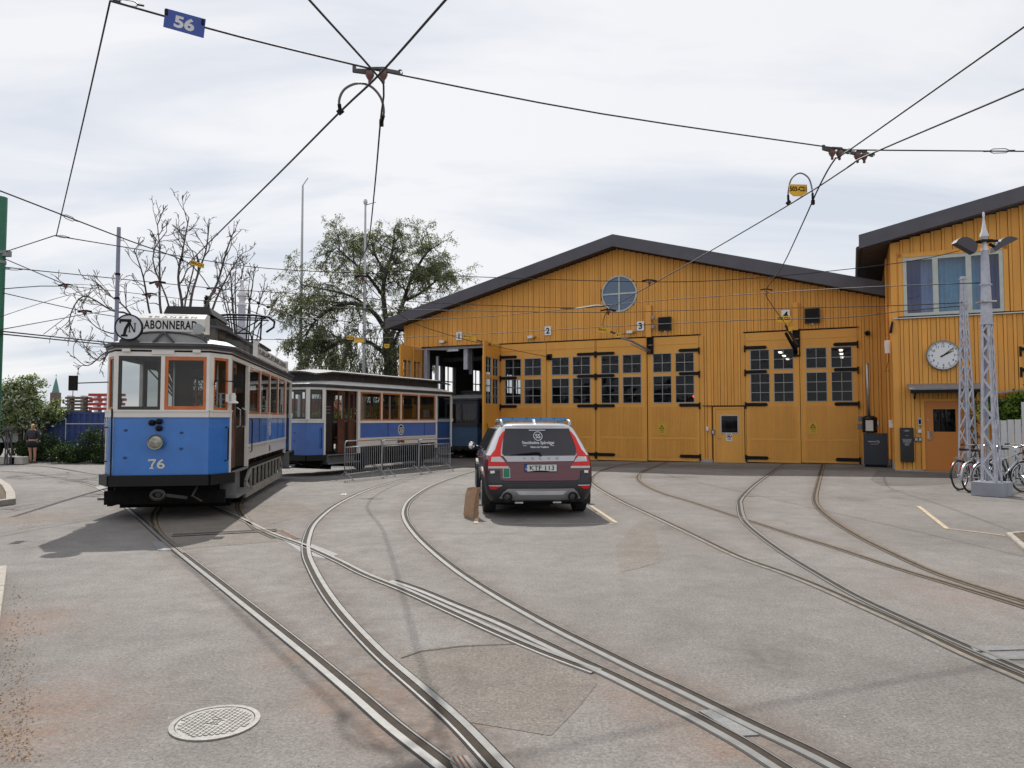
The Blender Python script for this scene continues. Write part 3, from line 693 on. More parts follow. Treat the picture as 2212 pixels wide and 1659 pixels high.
# lintel strips and posts
for a_, b_, z_ in ((-14.42,-5.55,4.955),(-3.93,.1,4.955),(-18.45,-14.43,4.965),(-5.5,-3.9,2.13)): MB().box((a_,-.055,z_),(b_,-.02,z_+.028)).build('drip_strip', black, hall)
for a_, b_ in ((-14.385,-14.325),(-9.91,-9.87),(-5.62,-5.585),(-3.91,-3.875),(.04,.075)): MB().box((a_,-.02,-.25),(b_,.14,4.95)).build('door_post', orange_door, hall)
# round window
mb = MB(); cx, cz, r = RW; o = circ(r+.0, 48, cx, cz); i_ = circ(r-.055, 48, cx, cz); mb.ring(o, i_, -.045, .03)
mb.box((cx-.032,-.03,cz-r+.05),(cx+.032,.0,cz+r-.05)); mb.box((cx-r+.05,-.028,cz-.032),(cx-.032,.0,cz+.032)); mb.box((cx+.032,-.028,cz-.032),(cx+r-.05,.0,cz+.032))
mb.prism(i_, .004, .012, mi=1); w_ = mb.build('round_window', [mat('pale_green_grey_frame', (.47,.50,.46), .5), glass('blue_grey_window_glass', (.2,.25,.3), refl=.08, op=.85, opcol=(.07,.135,.23))], hall)
# personnel door
mb = MB(); mb.box((-5.1,-.03,-.08),(-5.02,.02,2.1)); mb.box((-4.02,-.03,-.08),(-3.94,.02,2.1)); mb.box((-5.02,-.03,2.02),(-4.02,.02,2.1)); mb.build('door_frame', orange_door, hall)
mb = MB(); mb.box((-5.015,-.02,-.05),(-4.81,.03,2.01)); mb.box((-4.17,-.02,-.05),(-4.025,.03,2.01)); mb.box((-4.81,-.02,-.05),(-4.17,.03,1.09)); mb.box((-4.81,-.02,1.77),(-4.17,.03,2.01)); pd = mb.build('door', orange_door, hall, bevel=.004)
mb = MB()
for a, b in (((-4.83,1.07),(-4.15,1.11)),((-4.83,1.75),(-4.15,1.79)),((-4.83,1.11),(-4.79,1.75)),((-4.19,1.11),(-4.15,1.75))): mb.box((a[0],-.032,a[1]),(b[0],-.018,b[1]))
mb.box((-4.79,-.006,1.11),(-4.19,0,1.75),1); mb.build('window', [steel, winglass], pd)
mb = MB(); mb.tube([(-4.92,-.02,.9),(-4.92,-.07,.9),(-4.8,-.07,.9)],.011,6); mb.cyl((-4.92,-.035,.9),.025,.015,12,'y'); mb.cyl((-4.92,-.035,1.0),.02,.015,12,'y'); mb.cyl((-4.92,-.035,.58),.02,.015,12,'y'); mb.build('handle', steel, pd)
# pilasters carrying the overhead wire brackets
MB().box((-7.72,-.16,4.95),(-7.50,-.0,6.25)).build('pilaster', orange, hall); MB().box((-2.12,-.16,4.95),(-1.94,0,6.0)).build('pilaster', orange, hall)
# ================================================================== EAST WING
WD, WS = -3.12, 1.05
wing = thing('office_wing', 'taller ochre wooden wing with a big three pane window, wall clock and orange door', 'building', W(WS, WD), -ROT)
T = Matrix.Translation((-WS, -WD, 0))
def wu(s): return 7.15 + (s - 1.07)*.226
def nb(name, mb, m, p=wing, **k): return mb.build(name, m, p, **k)
def WM(): m = MB(); m.M = T; return m
d0 = WD
WW = (1.37, 4.04, 4.88, 6.74)
cuts = [rc(WW[0]-.02,WW[1]+.02,WW[2]-.05,WW[3]+.02), rc(1.84,2.94,-1,2.22), rc(1.0,30,4.79,4.88), rc(4.40,5.8,-1,3.78)]
mb = WM(); siding(mb, WS, 14, lambda s: 4.8, .05, cuts, d=d0, per=.25); siding(mb, WS, 14, lambda s: wu(s)+.12, 4.86, cuts, d=d0, per=.29, bw=.07)
mb.mi = 1; s = WS
while s < 14:
    e = s+.1; c = s+.05; zs = [(-.1, wu(c)+.1)]
    for f in (cuts[0], cuts[1], cuts[3]):
        r = f(c)
        if r: zs = [z for a, b in zs for z in ((a, min(b, r[0])), (max(a, r[1]), b)) if z[1]-z[0] > .01]
    for z0, z1 in zs: mb.box((s, d0+.021, z0), (e, d0+.15, z1))
    s += .1
mb.mi = 0; mb.box((WS-.03,d0-.03,.03),(WS+.14,d0+.02,wu(WS)+.1))
siding(mb, d0+.02, 8, lambda y: wu(WS)+.1, .2, [], d=WS-.02, per=.25, side=True)
mb.box((WS+.0,d0+.15,-.1),(WS+.15,10,wu(WS)+.1),1)
nb('wall', mb, [orange, seam])
mb = WM(); mb.box((WS-.04,d0-.02,-.1),(1.84,d0+.02,.05)); mb.box((2.96,d0-.02,-.1),(14,d0+.02,.05)); mb.box((WS-.04,d0+.02,-.1),(WS,0,.28)); mb.box((1.84,d0-.06,-.1),(2.94,d0+.2,.02)); nb('plinth', mb, concrete)
mb = WM(); mb.prism([(.13,7.10),(14,10.23),(14,10.60),(.13,7.47)], d0-.5, 12)
mb.prism([(.12,7.06),(14,10.19),(14,10.63),(.12,7.50)], d0-.56, d0-.5); nb('roof', mb, roofm)
mb = WM()
for k in range(40): mb.prism([(.2,7.06),(1.05,7.25),(1.05,7.28),(.2,7.09)], d0-.45+k*.28, d0-.45+k*.28+.265)
mb.tube([(.10,d0-.4,7.1),(.10,12,7.1)],.07,8); nb('soffit', mb, soffit)
mb = WM(); mb.tube([(WS-.1,d0+1.2,7.0),(WS-.10,d0+1.4,6.6),(WS-.10,d0+1.4,.3)],.035,8); mb.tube([(WS-.07,d0+.25,4.2),(WS-.07,d0+.25,1.5)],.012,5); nb('downpipe', mb, orange)
mb = WM(); mb.box((WS+.02,d0-.09,4.80),(14,d0+.0,4.835)); nb('sill_band', mb, mat('grey_white_trim', (.55,.55,.52), .5))
# big window
frm = mat('pale_green_grey_frame', (.47,.50,.46), .5)
mb = WM(); x0, x1, z0, z1 = WW; th = (x1-x0)/3
mb.box((x0,d0-.04,z0),(x1,d0+.05,z0+.09)); mb.box((x0,d0-.04,z1-.1),(x1,d0+.05,z1))
for k in range(4):
    c = x0 + th*k; a = max(x0, c-.075); b = min(x1, c+.075); 
    if k == 0: b = x0+.1
    if k == 3: a = x1-.1
    mb.box((a,d0-.04,z0+.09),(b,d0+.05,z1-.1))
bw_ = nb('window', mb, frm)
mb = WM(); mb.box((x0+.05,d0+.0,z0+.05),(x1-.05,d0+.008,z1-.05)); nb('pane', mb, glass('sky_reflecting_glass', (.75,.82,.88), refl=.08), bw_)
def curtain(a, b, m, dd):
    mb = WM(); n = int((b-a)/.02); vs = []; fs = []
    for i in range(n+1):
        s = a + (b-a)*i/n; y = dd + .03*math.sin(i*.9)
        vs += [(s,y,z0+.02),(s,y,z1)]
    for i in range(n): fs.append((2*i,2*i+2,2*i+3,2*i+1))
    mb.add(vs, fs); return nb('curtain', mb, m, bw_, smooth=True)
cb = mat('pale_blue_curtain', (.32,.52,.64), .9); cd = mat('indigo_curtain', (.10,.10,.27), .9)
curtain(x0+.05, x0+.5, cd, d0+.25); curtain(x0+.45, x0+1.0, mat('lilac_curtain', (.44,.47,.66), .9), d0+.3); curtain(x0+.95, x1-.62, cb, d0+.27); curtain(x1-.62, x1-.32, mat('lilac_curtain', (.3,.34,.5), .9), d0+.3); curtain(x1-.32, x1-.05, cd, d0+.25)
mb = WM(); mb.box((WS+.15,d0+.16,4.4),(6,d0+3,4.5)); mb.box((WS+.15,d0+3,4.4),(6,d0+3.1,7.4)); mb.box((WS+.16,d0+1.6,-.05),(6,d0+1.7,4.4)); mb.box((6,d0+.16,-.05),(6.1,d0+3,7.6)); mb.box((WS,9.9,-.1),(14,10,7)); mb.box((13.9,d0+.16,-.1),(14,9.9,9)); nb('inner_wall', mb, inn)
tr = WM(); tr.box((x0-.13,d0-.035,z0-.0),(x0-.01,d0-.022,z1+.14)); tr.box((x1+.01,d0-.035,z0),(x1+.13,d0-.022,z1+.14)); tr.box((x0-.13,d0-.035,z1+.01),(x1+.13,d0-.02,z1+.15))
tr.box((1.78,d0-.04,.05),(1.86,d0+.02,2.26)); tr.box((2.93,d0-.04,.05),(3.02,d0+.02,2.26)); tr.box((1.86,d0-.04,2.19),(2.93,d0+.02,2.26)); tr.box((4.36,d0-.04,.05),(4.44,d0+.02,3.85)); tr.box((4.44,d0-.04,3.76),(6,d0+.02,3.85)); nb('trim', tr, orange)
# orange door
odoor = mat('burnt_orange_door_paint', (.56,.20,.035), .45, var=.05, scale=1)
mb = WM(); mb.box((1.86,d0+.0,.03),(2.10,d0+.05,2.19)); mb.box((2.70,d0,.03),(2.93,d0+.05,2.19)); mb.box((2.10,d0,.03),(2.70,d0+.05,1.24)); mb.box((2.10,d0,1.94),(2.70,d0+.05,2.19)); dd_ = nb('door', mb, odoor)
mb = WM(); mb.box((2.10,d0+.015,1.24),(2.70,d0+.022,1.94)); nb('window', mb, winglass, dd_)
mb = WM(); mb.tube([(1.97,d0,1.30),(2.0,d0-.05,1.31)] + [(1.975+.09*math.cos(t)-.0,d0-.05,1.13+.15*math.sin(t)) for t in [R(80-k*16) for k in range(11)]] + [(1.97,d0,.97)],.013,6); mb.box((1.93,d0-.012,1.02),(1.99,d0,1.26)); mb.cyl((1.96,d0-.01,1.6),.02,.012,10,'y'); nb('handle', mb, steel, dd_)
mb = WM(); mb.box((4.44,d0+.0,.05),(5.7,d0+.05,3.76)); gate2 = nb('gate_leaf', mb, orange_door)
for z in (3.72, 3.1, 1.6, .4):
    mb = WM(); mb.box((4.42,d0-.05,z-.05),(5.1,d0-.0,z+.05)); mb.box((4.38,d0-.06,z-.22),(4.44,d0-.0,z+.08)); nb('hinge', mb, black, gate2)
# canopy over the door
mb = WM(); mb.hexa([(1.42,d0-.75,2.52),(3.38,d0-.75,2.52),(3.38,d0,2.68),(1.42,d0,2.68),(1.42,d0-.75,2.56),(3.38,d0-.75,2.56),(3.38,d0,2.74),(1.42,d0,2.74)]); can = nb('canopy', mb, mat('grey_canopy_sheet', (.20,.20,.21), .5))
mb = WM(); mb.box((1.45,d0-.74,2.42),(3.36,d0-.70,2.52)); mb.bar((1.6,d0-.65,2.5),(1.6,d0,2.28),.05); mb.bar((3.2,d0-.65,2.5),(3.2,d0,2.28),.05); mb.box((1.5,d0-.65,2.44),(3.3,d0,2.48)); nb('bracket', mb, black, can)
# ------------------------------------------------------------------ things fixed to the two fronts
def at(s, d, z): return W(s, d, z)
def fth(name, label, cat, s, d, z, group=None): return thing(name, label, cat, at(s,d,z), -ROT, group)
paperw = mat('white_enamel_sign', (.74,.75,.76), .35, var=.04)
def gsign(s, z, n, wname):
    t = fth('number_sign', 'white plate with a black numeral %s above the %s gate' % (n, wname), 'number sign', s, -.055, z, 'white numbered plates above the gates')
    MB().box((-.15,-.008,-.19),(.15,.008,.19)).build('plate', paperw, t)
    mb = MB(); text(mb, n, lambda x, z_: (x,-.0105,z_), -.08, .08, -.13, .13, bold=.03, keep=True); mb.box((-.06,-.0105,-.13),(.06,-.010,-.115)) if n == '1' else None
    mb.build('lettering', black, t)
gsign(-16.42,5.42,'1','open'); gsign(-12.04,5.44,'2','second'); gsign(-7.96,5.43,'3','third'); gsign(-2.38,5.55,'4','fourth')
for s, nm in ((-17.25,'first'),(-12.8,'second'),(-8.35,'third')):
    t = fth('gate_lamp', 'small white and amber signal lamp left of the %s gate number' % nm, 'signal lamp', s, -.03, 5.2, 'signal lamps above the gates')
    MB().box((-.18,-.10,-.06),(.07,0,.06)).build('housing', white, t, bevel=.01)
    MB().lathe([(.0001,-.16),(.05,-.15),(.06,-.1),(.06,0)],10,(.13,0,0),'y').build('lens', mat('amber_lens', (.5,.26,.03), .3), t, smooth=True)
for s, nm in ((-6.95,'third'),(-1.45,'fourth')):
    t = fth('floodlight', 'square black floodlight box above the %s gate' % nm, 'floodlight', s, -.03, 5.46, 'black floodlights on the hall front')
    MB().box((-.26,-.14,-.27),(.26,0,.27)).build('housing', mat('black_plastic_grille', (.012,.012,.014), .7), t, bevel=.012)
    MB().add([(-.22,-.143,-.23),(.22,-.143,-.23),(.22,-.143,.23),(-.22,-.143,.23)],[(0,1,2,3)]).build('louvre', black, t)
    MB().lathe([(.0001,-.36),(.04,-.35),(.05,-.28),(.04,-.26)],8).build('sensor', white, t)
def channel(s, z0, z1, nm):
    t = fth('wire_bracket', 'black steel wire bracket let into the front above the %s gate' % nm, 'bracket', s, -.04, z0, 'black overhead wire brackets')
    h = z1 - z0
    MB().box((-.13,-.06,0),(-.10,.06,h)).box((.10,-.06,0),(.13,.06,h)).box((-.13,-.06,-.06),(.13,.06,0)).box((-.1,.0,0),(.1,.03,h)).build('channel', black, t); return t
t = channel(-7.56, 4.32, 4.98, 'third')
mb = MB(); mb.tube([(0,-.05,.06),(-.25,-.35,.22),(-.55,-.8,.42),(-.85,-1.2,.52)],.045,7); mb.tube([(0,-.05,-.02),(-.3,-.4,.14),(-.6,-.8,.32)],.02,6); mb.build('arm', mat('grey_cable_arm', (.22,.20,.20), .5), t, smooth=True)
t = channel(-2.02, 4.02, 5.0, 'fourth')
mb = MB(); mb.tube([(0,-.05,.1),(-.12,-.3,.35),(-.3,-.8,.75)],.06,7); mb.build('arm', black, t, smooth=True)
for z in (5.72, 5.36):
    t = fth('insulator', 'grey ceramic insulator on the pilaster right of the number three, %s one' % ('upper' if z > 5.5 else 'lower'), 'insulator', -7.42, -.17, z, 'insulators on the third pilaster')
    MB().lathe([(.0001,.08),(.05,.07),(.07,.02),(.05,0),(.07,-.04),(.05,-.08),(.0001,-.09)],10).build('body', mat('grey_ceramic', (.3,.3,.31), .3), t, smooth=True)
wy = mat('yellow_warning_sign', (.62,.38,.02), .5, var=.05)
def warn(s, z, d, label, rz=None, loc=None):
    t = thing('warning_sign', label, 'warning sign', loc or at(s,d,z), -ROT if rz is None else rz, 'yellow warning signs on the gates')
    MB().box((-.15,-.006,-.21),(.15,0,.21)).build('plate', wy, t)
    mb = MB(); f = lambda x, z_: (x,-.009,z_)
    mb.ring([(-.105,.02),(.105,.02),(0,.185)], [(-.062,.045),(.062,.045),(0,.14)], -.010, -.007)
    mb.add([f(-.006,.055),f(.006,.055),f(.01,.12),f(-.01,.12)],[(0,1,2,3)])
    for k, (w_, z_) in enumerate(((.11,-.03),(.09,-.06),(.07,-.11),(.1,-.145))):
        x = -w_
        while x < w_: l = rnd.uniform(.012,.035); mb.add([f(x,z_),f(min(w_,x+l),z_),f(min(w_,x+l),z_+.014),f(x,z_+.014)],[(0,1,2,3)]); x += l+.008
    mb.build('print', mat('dark_brown_print', (.05,.03,.01), .6), t)
warn(-7.12, 1.22, -.05, 'yellow warning sign on the right leaf of gate three'); warn(-1.5, 1.29, -.05, 'yellow warning sign on the right leaf of gate four')
p0 = W(-14.40, 0, 0); p1 = Dp(1042, 732, 30.4); dv = (Vector((p1.x,p1.y,0)) - Vector((p0.x,p0.y,0))); an = math.atan2(dv.y, dv.x)
nrm = Vector((dv.y, -dv.x, 0)).normalized(); nrm = nrm if nrm.dot(CAM - p0) > 0 else -nrm
pp = Vector((p0.x,p0.y,1.3)) + dv.normalized()*1.75 + nrm*.05
warn(0, 0, 0, 'yellow warning sign on the open right leaf of gate one', rz=math.atan2(nrm.x, -nrm.y), loc=pp)
t = fth('no_entry_sign', 'small white and dark red prohibition notice below the window of the small door', 'notice', -4.51, -.024, .93)
MB().box((-.11,-.004,-.14),(.11,0,.14)).build('plate', paperw, t)
mb = MB(); mb.ring(circ(.095,20,0,.035), circ(.072,20,0,.035), -.008, -.005); mb.add([(-.06,-.007,.075),(-.04,-.007,.09),(.06,-.007,-.005),(.04,-.007,-.02)],[(3,2,1,0)]); mb.add([(-.08,-.007,-.1),(.08,-.007,-.1),(.08,-.007,-.08),(-.08,-.007,-.08)],[(0,1,2,3)]); mb.build('print', mat('dark_red_print', (.12,.02,.015), .6), t)
mb = MB(); mb.prism(circ(.04,10,.0,.03,1.2,.8), -.009, -.005); mb.build('symbol', black, t)
t = fth('door_bell', 'small white bell box left of the small door, upper one', 'bell', -5.33, -.05, 1.27); MB().box((-.05,-.04,-.06),(.05,0,.06)).box((-.04,-.05,-.10),(.04,0,-.06)).build('case', white, t, bevel=.01)
t = fth('card_reader', 'grey card reader left of the small door, lower one', 'card reader', -5.11, -.05, 1.12); mb = MB(); mb.ring(rrect(-.07,-.09,.07,.09,.02), rrect(-.045,-.06,.045,.06,.015), -.035, 0); mb.box((-.05,-.02,-.065),(.05,0,.065)); mb.build('frame', mat('dark_grey_plastic', (.12,.12,.13), .4), t); MB().box((-.035,-.028,-.05),(.035,-.02,.05)).box((-.015,-.03,-.02),(.015,-.028,.02),1).build('keypad', [white, black], t)
t = fth('vent_pipe', 'short black round vent pipe on the wall right of gate four', 'vent', .38, -.02, 4.72); MB().lathe([(.07,-.18),(.085,-.18),(.085,0)],14,axis='y').lathe([(.0001,-.1),(.07,-.1)],14,axis='y').build('pipe', black, t, smooth=True)
# clock
t = fth('wall_clock', 'large round white station clock with black hands above the orange door', 'clock', 2.41, d0-.02, 3.6)
MB().lathe([(.46,0),(.47,-.05),(.46,-.09),(.43,-.10),(.43,-.075)],48,axis='y').build('case', mat('grey_clock_rim', (.18,.20,.20), .35, metal=.4), t, smooth='auto')
MB().lathe([(.0001,-.07),(.43,-.07)],48,axis='y').build('dial', mat('white_dial', (.72,.74,.76), .4, var=.02), t)
mb = MB()
for k in range(60):
    a = R(6*k); L = .05 if k % 5 == 0 else .03; w_ = .012 if k % 5 == 0 else .005; u = Vector((math.sin(a),0,math.cos(a))); n = Vector((math.cos(a),0,-math.sin(a)))*w_
    o = Vector((0,-.073,0)); mb.add([o+u*(.41-L)-n, o+u*(.41-L)+n, o+u*.41+n, o+u*.41-n],[(0,1,2,3)])
mb.build('minute_marks', black, t)
mb = MB()
for k in range(1,13):
    a = R(30*k); x, z = .30*math.sin(a), .30*math.cos(a); text(mb, str(k), lambda p, q: (p,-.073,q), x-.05, x+.05, z-.038, z+.038, bold=.01, keep=True)
mb.build('numerals', black, t)
for nm, ang, L, w_ in (('hour_hand', 64, .26, .022), ('minute_hand', 51, .37, .016)):
    a = R(ang); u = Vector((math.sin(a),0,math.cos(a))); n = Vector((math.cos(a),0,-math.sin(a)))*w_; o = Vector((0,-.08 if nm[0] == 'h' else -.086,0)); q = o - u*.08
    mb = MB(); mb.hexa([q-n, q+n, o+u*L+n*.6, o+u*L-n*.6] + [p+Vector((0,-.004,0)) for p in (q-n, q+n, o+u*L+n*.6, o+u*L-n*.6)]); mb.build(nm, black, t)
# notice cabinet (black) and intercoms
t = fth('notice_board', 'tall black notice panel with pale lines of text left of the orange door', 'notice board', 1.36, d0-.03, .3)
MB().box((-.19,-.10,0),(.19,0,1.06)).build('panel', mat('black_enamel', (.01,.01,.012), .35), t, bevel=.008)
mb = MB()
for z, w_, h in ((.98,.05,.012),(.96,.09,.012),(.945,.05,.012),(.81,.04,.014),(.69,.13,.014),(.665,.12,.012),(.645,.11,.012),(.625,.10,.012),(.60,.115,.014),(.565,.07,.012),(.545,.065,.012),(.525,.06,.012),(.5,.055,.012)):
    x = -w_
    while x < w_: l = rnd.uniform(.02,.05); e = min(w_, x+l); mb.add([(x,-.103,z),(e,-.103,z),(e,-.103,z+h),(x,-.103,z+h)],[(0,1,2,3)]); x = e + .006
mb.build('print', mat('grey_print', (.35,.35,.37), .6), t)
for s, z, w_, h, lb in ((1.73,1.55,.055,.12,'tall grey intercom beside the orange door, topmost'),(1.72,1.26,.06,.075,'white keypad beside the orange door, below the intercom'),(1.73,1.0,.055,.065,'dark key switch beside the orange door, right of its twin'),(1.62,1.0,.05,.065,'dark key switch next to the black notice panel')):
    t = fth('entry_panel', lb, 'intercom', s, d0-.025, z, 'entry panels beside the orange door'); MB().box((-w_,-.03,-h),(w_,0,h)).build('case', mat('dark_grey_plastic', (.12,.12,.13), .4) if 'dark' in lb else steel, t, bevel=.006); MB().box((-w_*.6,-.034,-h*.6),(w_*.6,-.03,h*.6)).build('face', white if 'white' in lb else (steel if 'dark' in lb else black), t)
# the vacuum plant and grit cabinet between the fronts
t = fth('cabinet', 'dark navy steel cabinet with a pale swoosh emblem standing against the hall', 'cabinet', .52, -1.25, 0)
navy = mat('dark_navy_steel', (.016,.02,.035), .4, var=.1)
MB().box((-.36,-.3,.08),(.36,.3,1.15)).build('body', navy, t, bevel=.01); MB().box((-.33,-.27,0),(.33,.27,.08)).build('foot', black, t)
mb = MB(); f = lambda x, z: (x,-.305,z)
for k in range(14):
    a0, a1 = R(-80+k*12), R(-80+(k+1)*12); r0, r1 = .055, .055 - .012*math.sin(math.pi*(k+1)/14); 
    mb.add([f(.05+.07*math.cos(a0),.86+.05*math.sin(a0)), f(.05+.07*math.cos(a1),.86+.05*math.sin(a1)), f(.05+.055*math.cos(a1),.86+.035*math.sin(a1)), f(.05+.055*math.cos(a0),.86+.035*math.sin(a0))],[(0,1,2,3)])
x = -.22
while x < .04: mb.add([f(x,.855),f(x+.018,.855),f(x+.018,.885),f(x,.885)],[(0,1,2,3)]); x += .026
mb.add([f(-.15,.78),f(.08,.78),f(.08,.79),f(-.15,.79)],[(0,1,2,3)]); mb.build('emblem', mat('pale_print', (.5,.52,.55), .5), t)
t = fth('vacuum_unit', 'black and chrome vacuum drum standing on the navy cabinet with a riser pipe', 'vacuum cleaner', .36, -1.3, 1.15)
MB().lathe([(.0001,.60),(.12,.60),(.22,.55),(.25,.50),(.24,.46),(.24,.02),(.0001,0)],20).build('drum', mat('black_glossy_metal', (.02,.02,.022), .2, metal=.5), t, smooth='auto')
MB().box((-.13,-.27,.08),(.10,-.22,.44)).build('label_plate', mat('grey_white_trim', (.55,.55,.52), .5), t); MB().cyl((-.28,-.0,.12),.10,.2,12).box((-.36,.05,.4),(-.22,.15,.58)).build('motor', mat('dark_grey_plastic', (.12,.12,.13), .4), t)
MB().tube([(-.02,.1,.58),(-.03,.1,1.6),(-.04,.1,2.25),(-.04,.14,2.36),(-.02,.2,2.38)],[.055,.055,.055,.055,.055],10).build('riser_pipe', steel, t, smooth=True); MB().tube([(.18,-.1,.1),(.26,-.15,.25),(.25,-.15,.42)],.03,8).build('hose', steel, t, smooth=True)
t = fth('junction_box', 'white vertical sensor box on the narrow side wall of the wing', 'sensor box', WS-.14, d0+.35, 3.75); MB().box((-.09,-.06,0),(.06,.06,.42)).build('case', white, t, bevel=.01); mb = MB(); mb.tube([(0,0,0),(.02,0,-.2),(-.03,0,-.4),(-.1,0,-.6),(.03,0,-.55)],.008,5); mb.build('cable', black, t)
t = fth('meter_box', 'small white meter box on the wing side wall behind the navy cabinet', 'meter box', WS-.08, d0+.5, 1.35); MB().box((-.08,-.08,0),(.05,.08,.25)).build('case', white, t, bevel=.01)
t = fth('door_side_lamp', 'small tilted black lamp high on the corner of the wing', 'lamp', WS-.06, d0-.03, 4.55); MB().hexa([(-.05,-.1,-.2),(.03,-.1,-.2),(.03,0,-.12),(-.05,0,-.12),(.02,-.1,.14),(.07,-.1,.14),(.07,0,.2),(.02,0,.2)]).build('housing', black, t)
# tube lights inside the hall
lm = mat('lit_tube_lamp', (1,.86,.72), .5, var=0, emit=3.2)
proto = None
for s, zz_ in ((-3.3,4.9),(-.6,4.9)):
    for k in range(6):
        lb = '%s lit lamp of the row behind the %s windows of gate four' % (('first','second','third','fourth','fifth','sixth')[k], 'left' if s < -2 else 'right')
        if proto is None:
            proto = fth('ceiling_light', lb, 'ceiling light', s, 2+k*2.2, zz_, 'rows of lit lamps inside the hall'); MB().box((-.07,-.25,-.05),(.07,.25,0)).build('tube', lm, proto); MB().box((-.12,-.3,0),(.12,.3,.06)).build('housing', white, proto)
        else: dup(proto, at(s,2+k*2.2,zz_), -ROT, lb)
s_, z_ = FP(1500, 856, 1.2); t = fth('red_reflection_light', 'added red light standing in for a reflection in the rightmost window of gate three', 'reflection light', s_, 1.2, z_); MB().lathe([(.0001,-.06),(.05,-.05),(.07,0)],12,axis='y').build('lens', mat('glowing_red_reflection', (1,.04,.02), .4, var=0, emit=4.0), t); MB().box((-.09,0,-.14),(.09,.12,.14)).build('housing', black, t)  # added lamp, its glow stands in for a red reflection in the pane
# ================================================================== TRAMS
blue = mat('blue_tram_enamel', (.04,.175,.52), .22, var=.10, scale=2.5, coat=.5, bump=.10, bscale=2.2)
blue_side = blue
roofgrey = mat('grey_tram_roof', (.28,.28,.28), .6, var=.15, scale=3)
roofdark = mat('dark_tram_roof', (.055,.055,.06), .6, var=.25, scale=5)
roofpale = mat('pale_tram_roof', (.62,.60,.56), .6, var=.12, scale=3)
under_ = mat('sooty_underframe', (.008,.0075,.007), .9, var=.4, scale=10, spec=.15)
dirtyw = mat('dirty_cream_frame', (.24,.225,.20), .7, var=.35, scale=9)
tramglass = glass('tram_window_glass', (.50,.53,.52), refl=.05)
lensm = mat('lamp_lens', (.30,.29,.25), .15, metal=.5, var=.5, scale=14)
interior = mat('brown_tram_interior', (.07,.04,.025), .6, var=.3)
def tram(name, label, loc, rz, P, group=None):
    w, fc, b, L, p, p2 = P['w'], P['fc'], P['b'], P['L'], P['p'], P['p2']; zb, zs, zt, zc = P['zb'], P['zs'], P['zt'], P['zc']
    t = thing(name, label, 'tram', loc, rz, group)
    Pt = dict(A=(-w,0), B=(-fc,-b), C=(fc,-b), D=(w,0), E=(w,L), F=(fc,L+b), G=(-fc,L+b), H=(-w,L))
    def slab(mb, s, a, e, z0, z1, o0, o1, mi=None):
        Pp, Q = Vector((*Pt[s[0]],0)), Vector((*Pt[s[1]],0)); u = (Q-Pp).normalized(); n = Vector((u.y,-u.x,0))
        if e is None: e = (Q-Pp).length
        q = [Pp+u*a+n*o0, Pp+u*e+n*o0, Pp+u*e+n*o1, Pp+u*a+n*o1]; Z = Vector((0,0,1))
        mb.hexa([c+Z*z0 for c in q] + [c+Z*z1 for c in q], mi)
    def ln(s): return (Vector(Pt[s[1]]) - Vector(Pt[s[0]])).length
    ends = ('AB','BC','CD','EF','FG','GH')
    sb, sr = P['side'], P['rail']
    # blue end panels
    for half in (ends[:3], ends[3:]):
        mb = MB()
        for s in half: slab(mb, s, 0, None, zb, zs-.12, -.03, .0)
        mb.build('end_panel', P.get('blue', blue), t)
    # blue side panels and cream rail
    mb = MB(); mc_ = MB()
    for s, a, e in (('DE',p,L-p2),('HA',p2,L-p)):
        slab(mb, s, a, e, sb[0], sb[1], -.03, 0); n = 3
        slab(mc_, s, a, e, sb[0]-.045, sb[0], -.03, .03); slab(mc_, s, a, e, sr[0], sb[0]-.045, -.03, .0); slab(mc_, s, a, e, sb[1], sb[1]+.08, -.03, .025)
    if P.get('cuts'):
        for s in ('DE','HA'):
            for q in P['cuts']: slab(mb, s, q if s == 'DE' else L-q, (q if s == 'DE' else L-q)+.014, sb[0], sb[1], 0, .006, 1)
    mb.build('side_panel', [P.get('blue', blue), black], t)
    for s in ends: slab(mc_, s, -.0, None, zs-.12, zs-.02, -.03, .03); slab(mc_, s, 0, None, zs-.03, zs, -.03, .045)
    slab(mc_, 'CD', ln('CD')-.02, ln('CD')+.02, zb, zs, -.03, .012); slab(mc_, 'AB', -.02, .02, zb, zs, -.03, .012)
    # letterboard and posts
    for s in ends + ('DE','HA'):
        slab(mc_, s, 0, None, zt, zt+.07, -.04, .0); slab(mc_, s, 0, None, zt+.10, zc, -.04, .01)
    slab(mc_, 'BC', fc-.17, fc+.17, zt+.03, zc-.02, .0, .02)
    if P.get('motor'):
        for x in (fc-.55, fc+.52): slab(mc_, 'BC', x-.06, x+.06, zc-.055, zc-.005, 0, .05)
    def post(s, a, e): slab(mc_, s, a, e, zs, zt, -.045, .005)
    posts = []
    for s in ('BC','FG'): posts += [(s,0,.05),(s,fc-.03,fc+.03),(s,2*fc-.05,2*fc)]
    for s in ('AB','CD','EF','GH'): q = ln(s); posts += [(s,0,.09),(s,q-.07,q)]
    for q in posts: post(*q)
    for s in ('DE','HA'):
        for a, e in ((p-.1,p+.03),(L-p2-.03,L-p2+.08),(0,.06),(L-.06,L)):
            if s == 'HA': a, e = L-e, L-a
            slab(mc_, s, a, e, zb-.02, zt, -.05, .008)
    a0, a1 = p+.06, L-p2-.06; n = P['nwin']; step = (a1-a0)/n
    for s in ('DE','HA'):
        for k in range(1, n):
            c = a0 + step*k; c = c if s == 'DE' else L-c; slab(mc_, s, c-.03, c+.03, zs-.05, zt, -.045, .004)
    mc_.build('body_frame', P.get('framem', cream), t)
    mb = MB()
    for s in ends + ('DE','HA'): slab(mb, s, 0, None, zt+.07, zt+.10, -.04, .004)
    mb.build('trim_line', black, t)
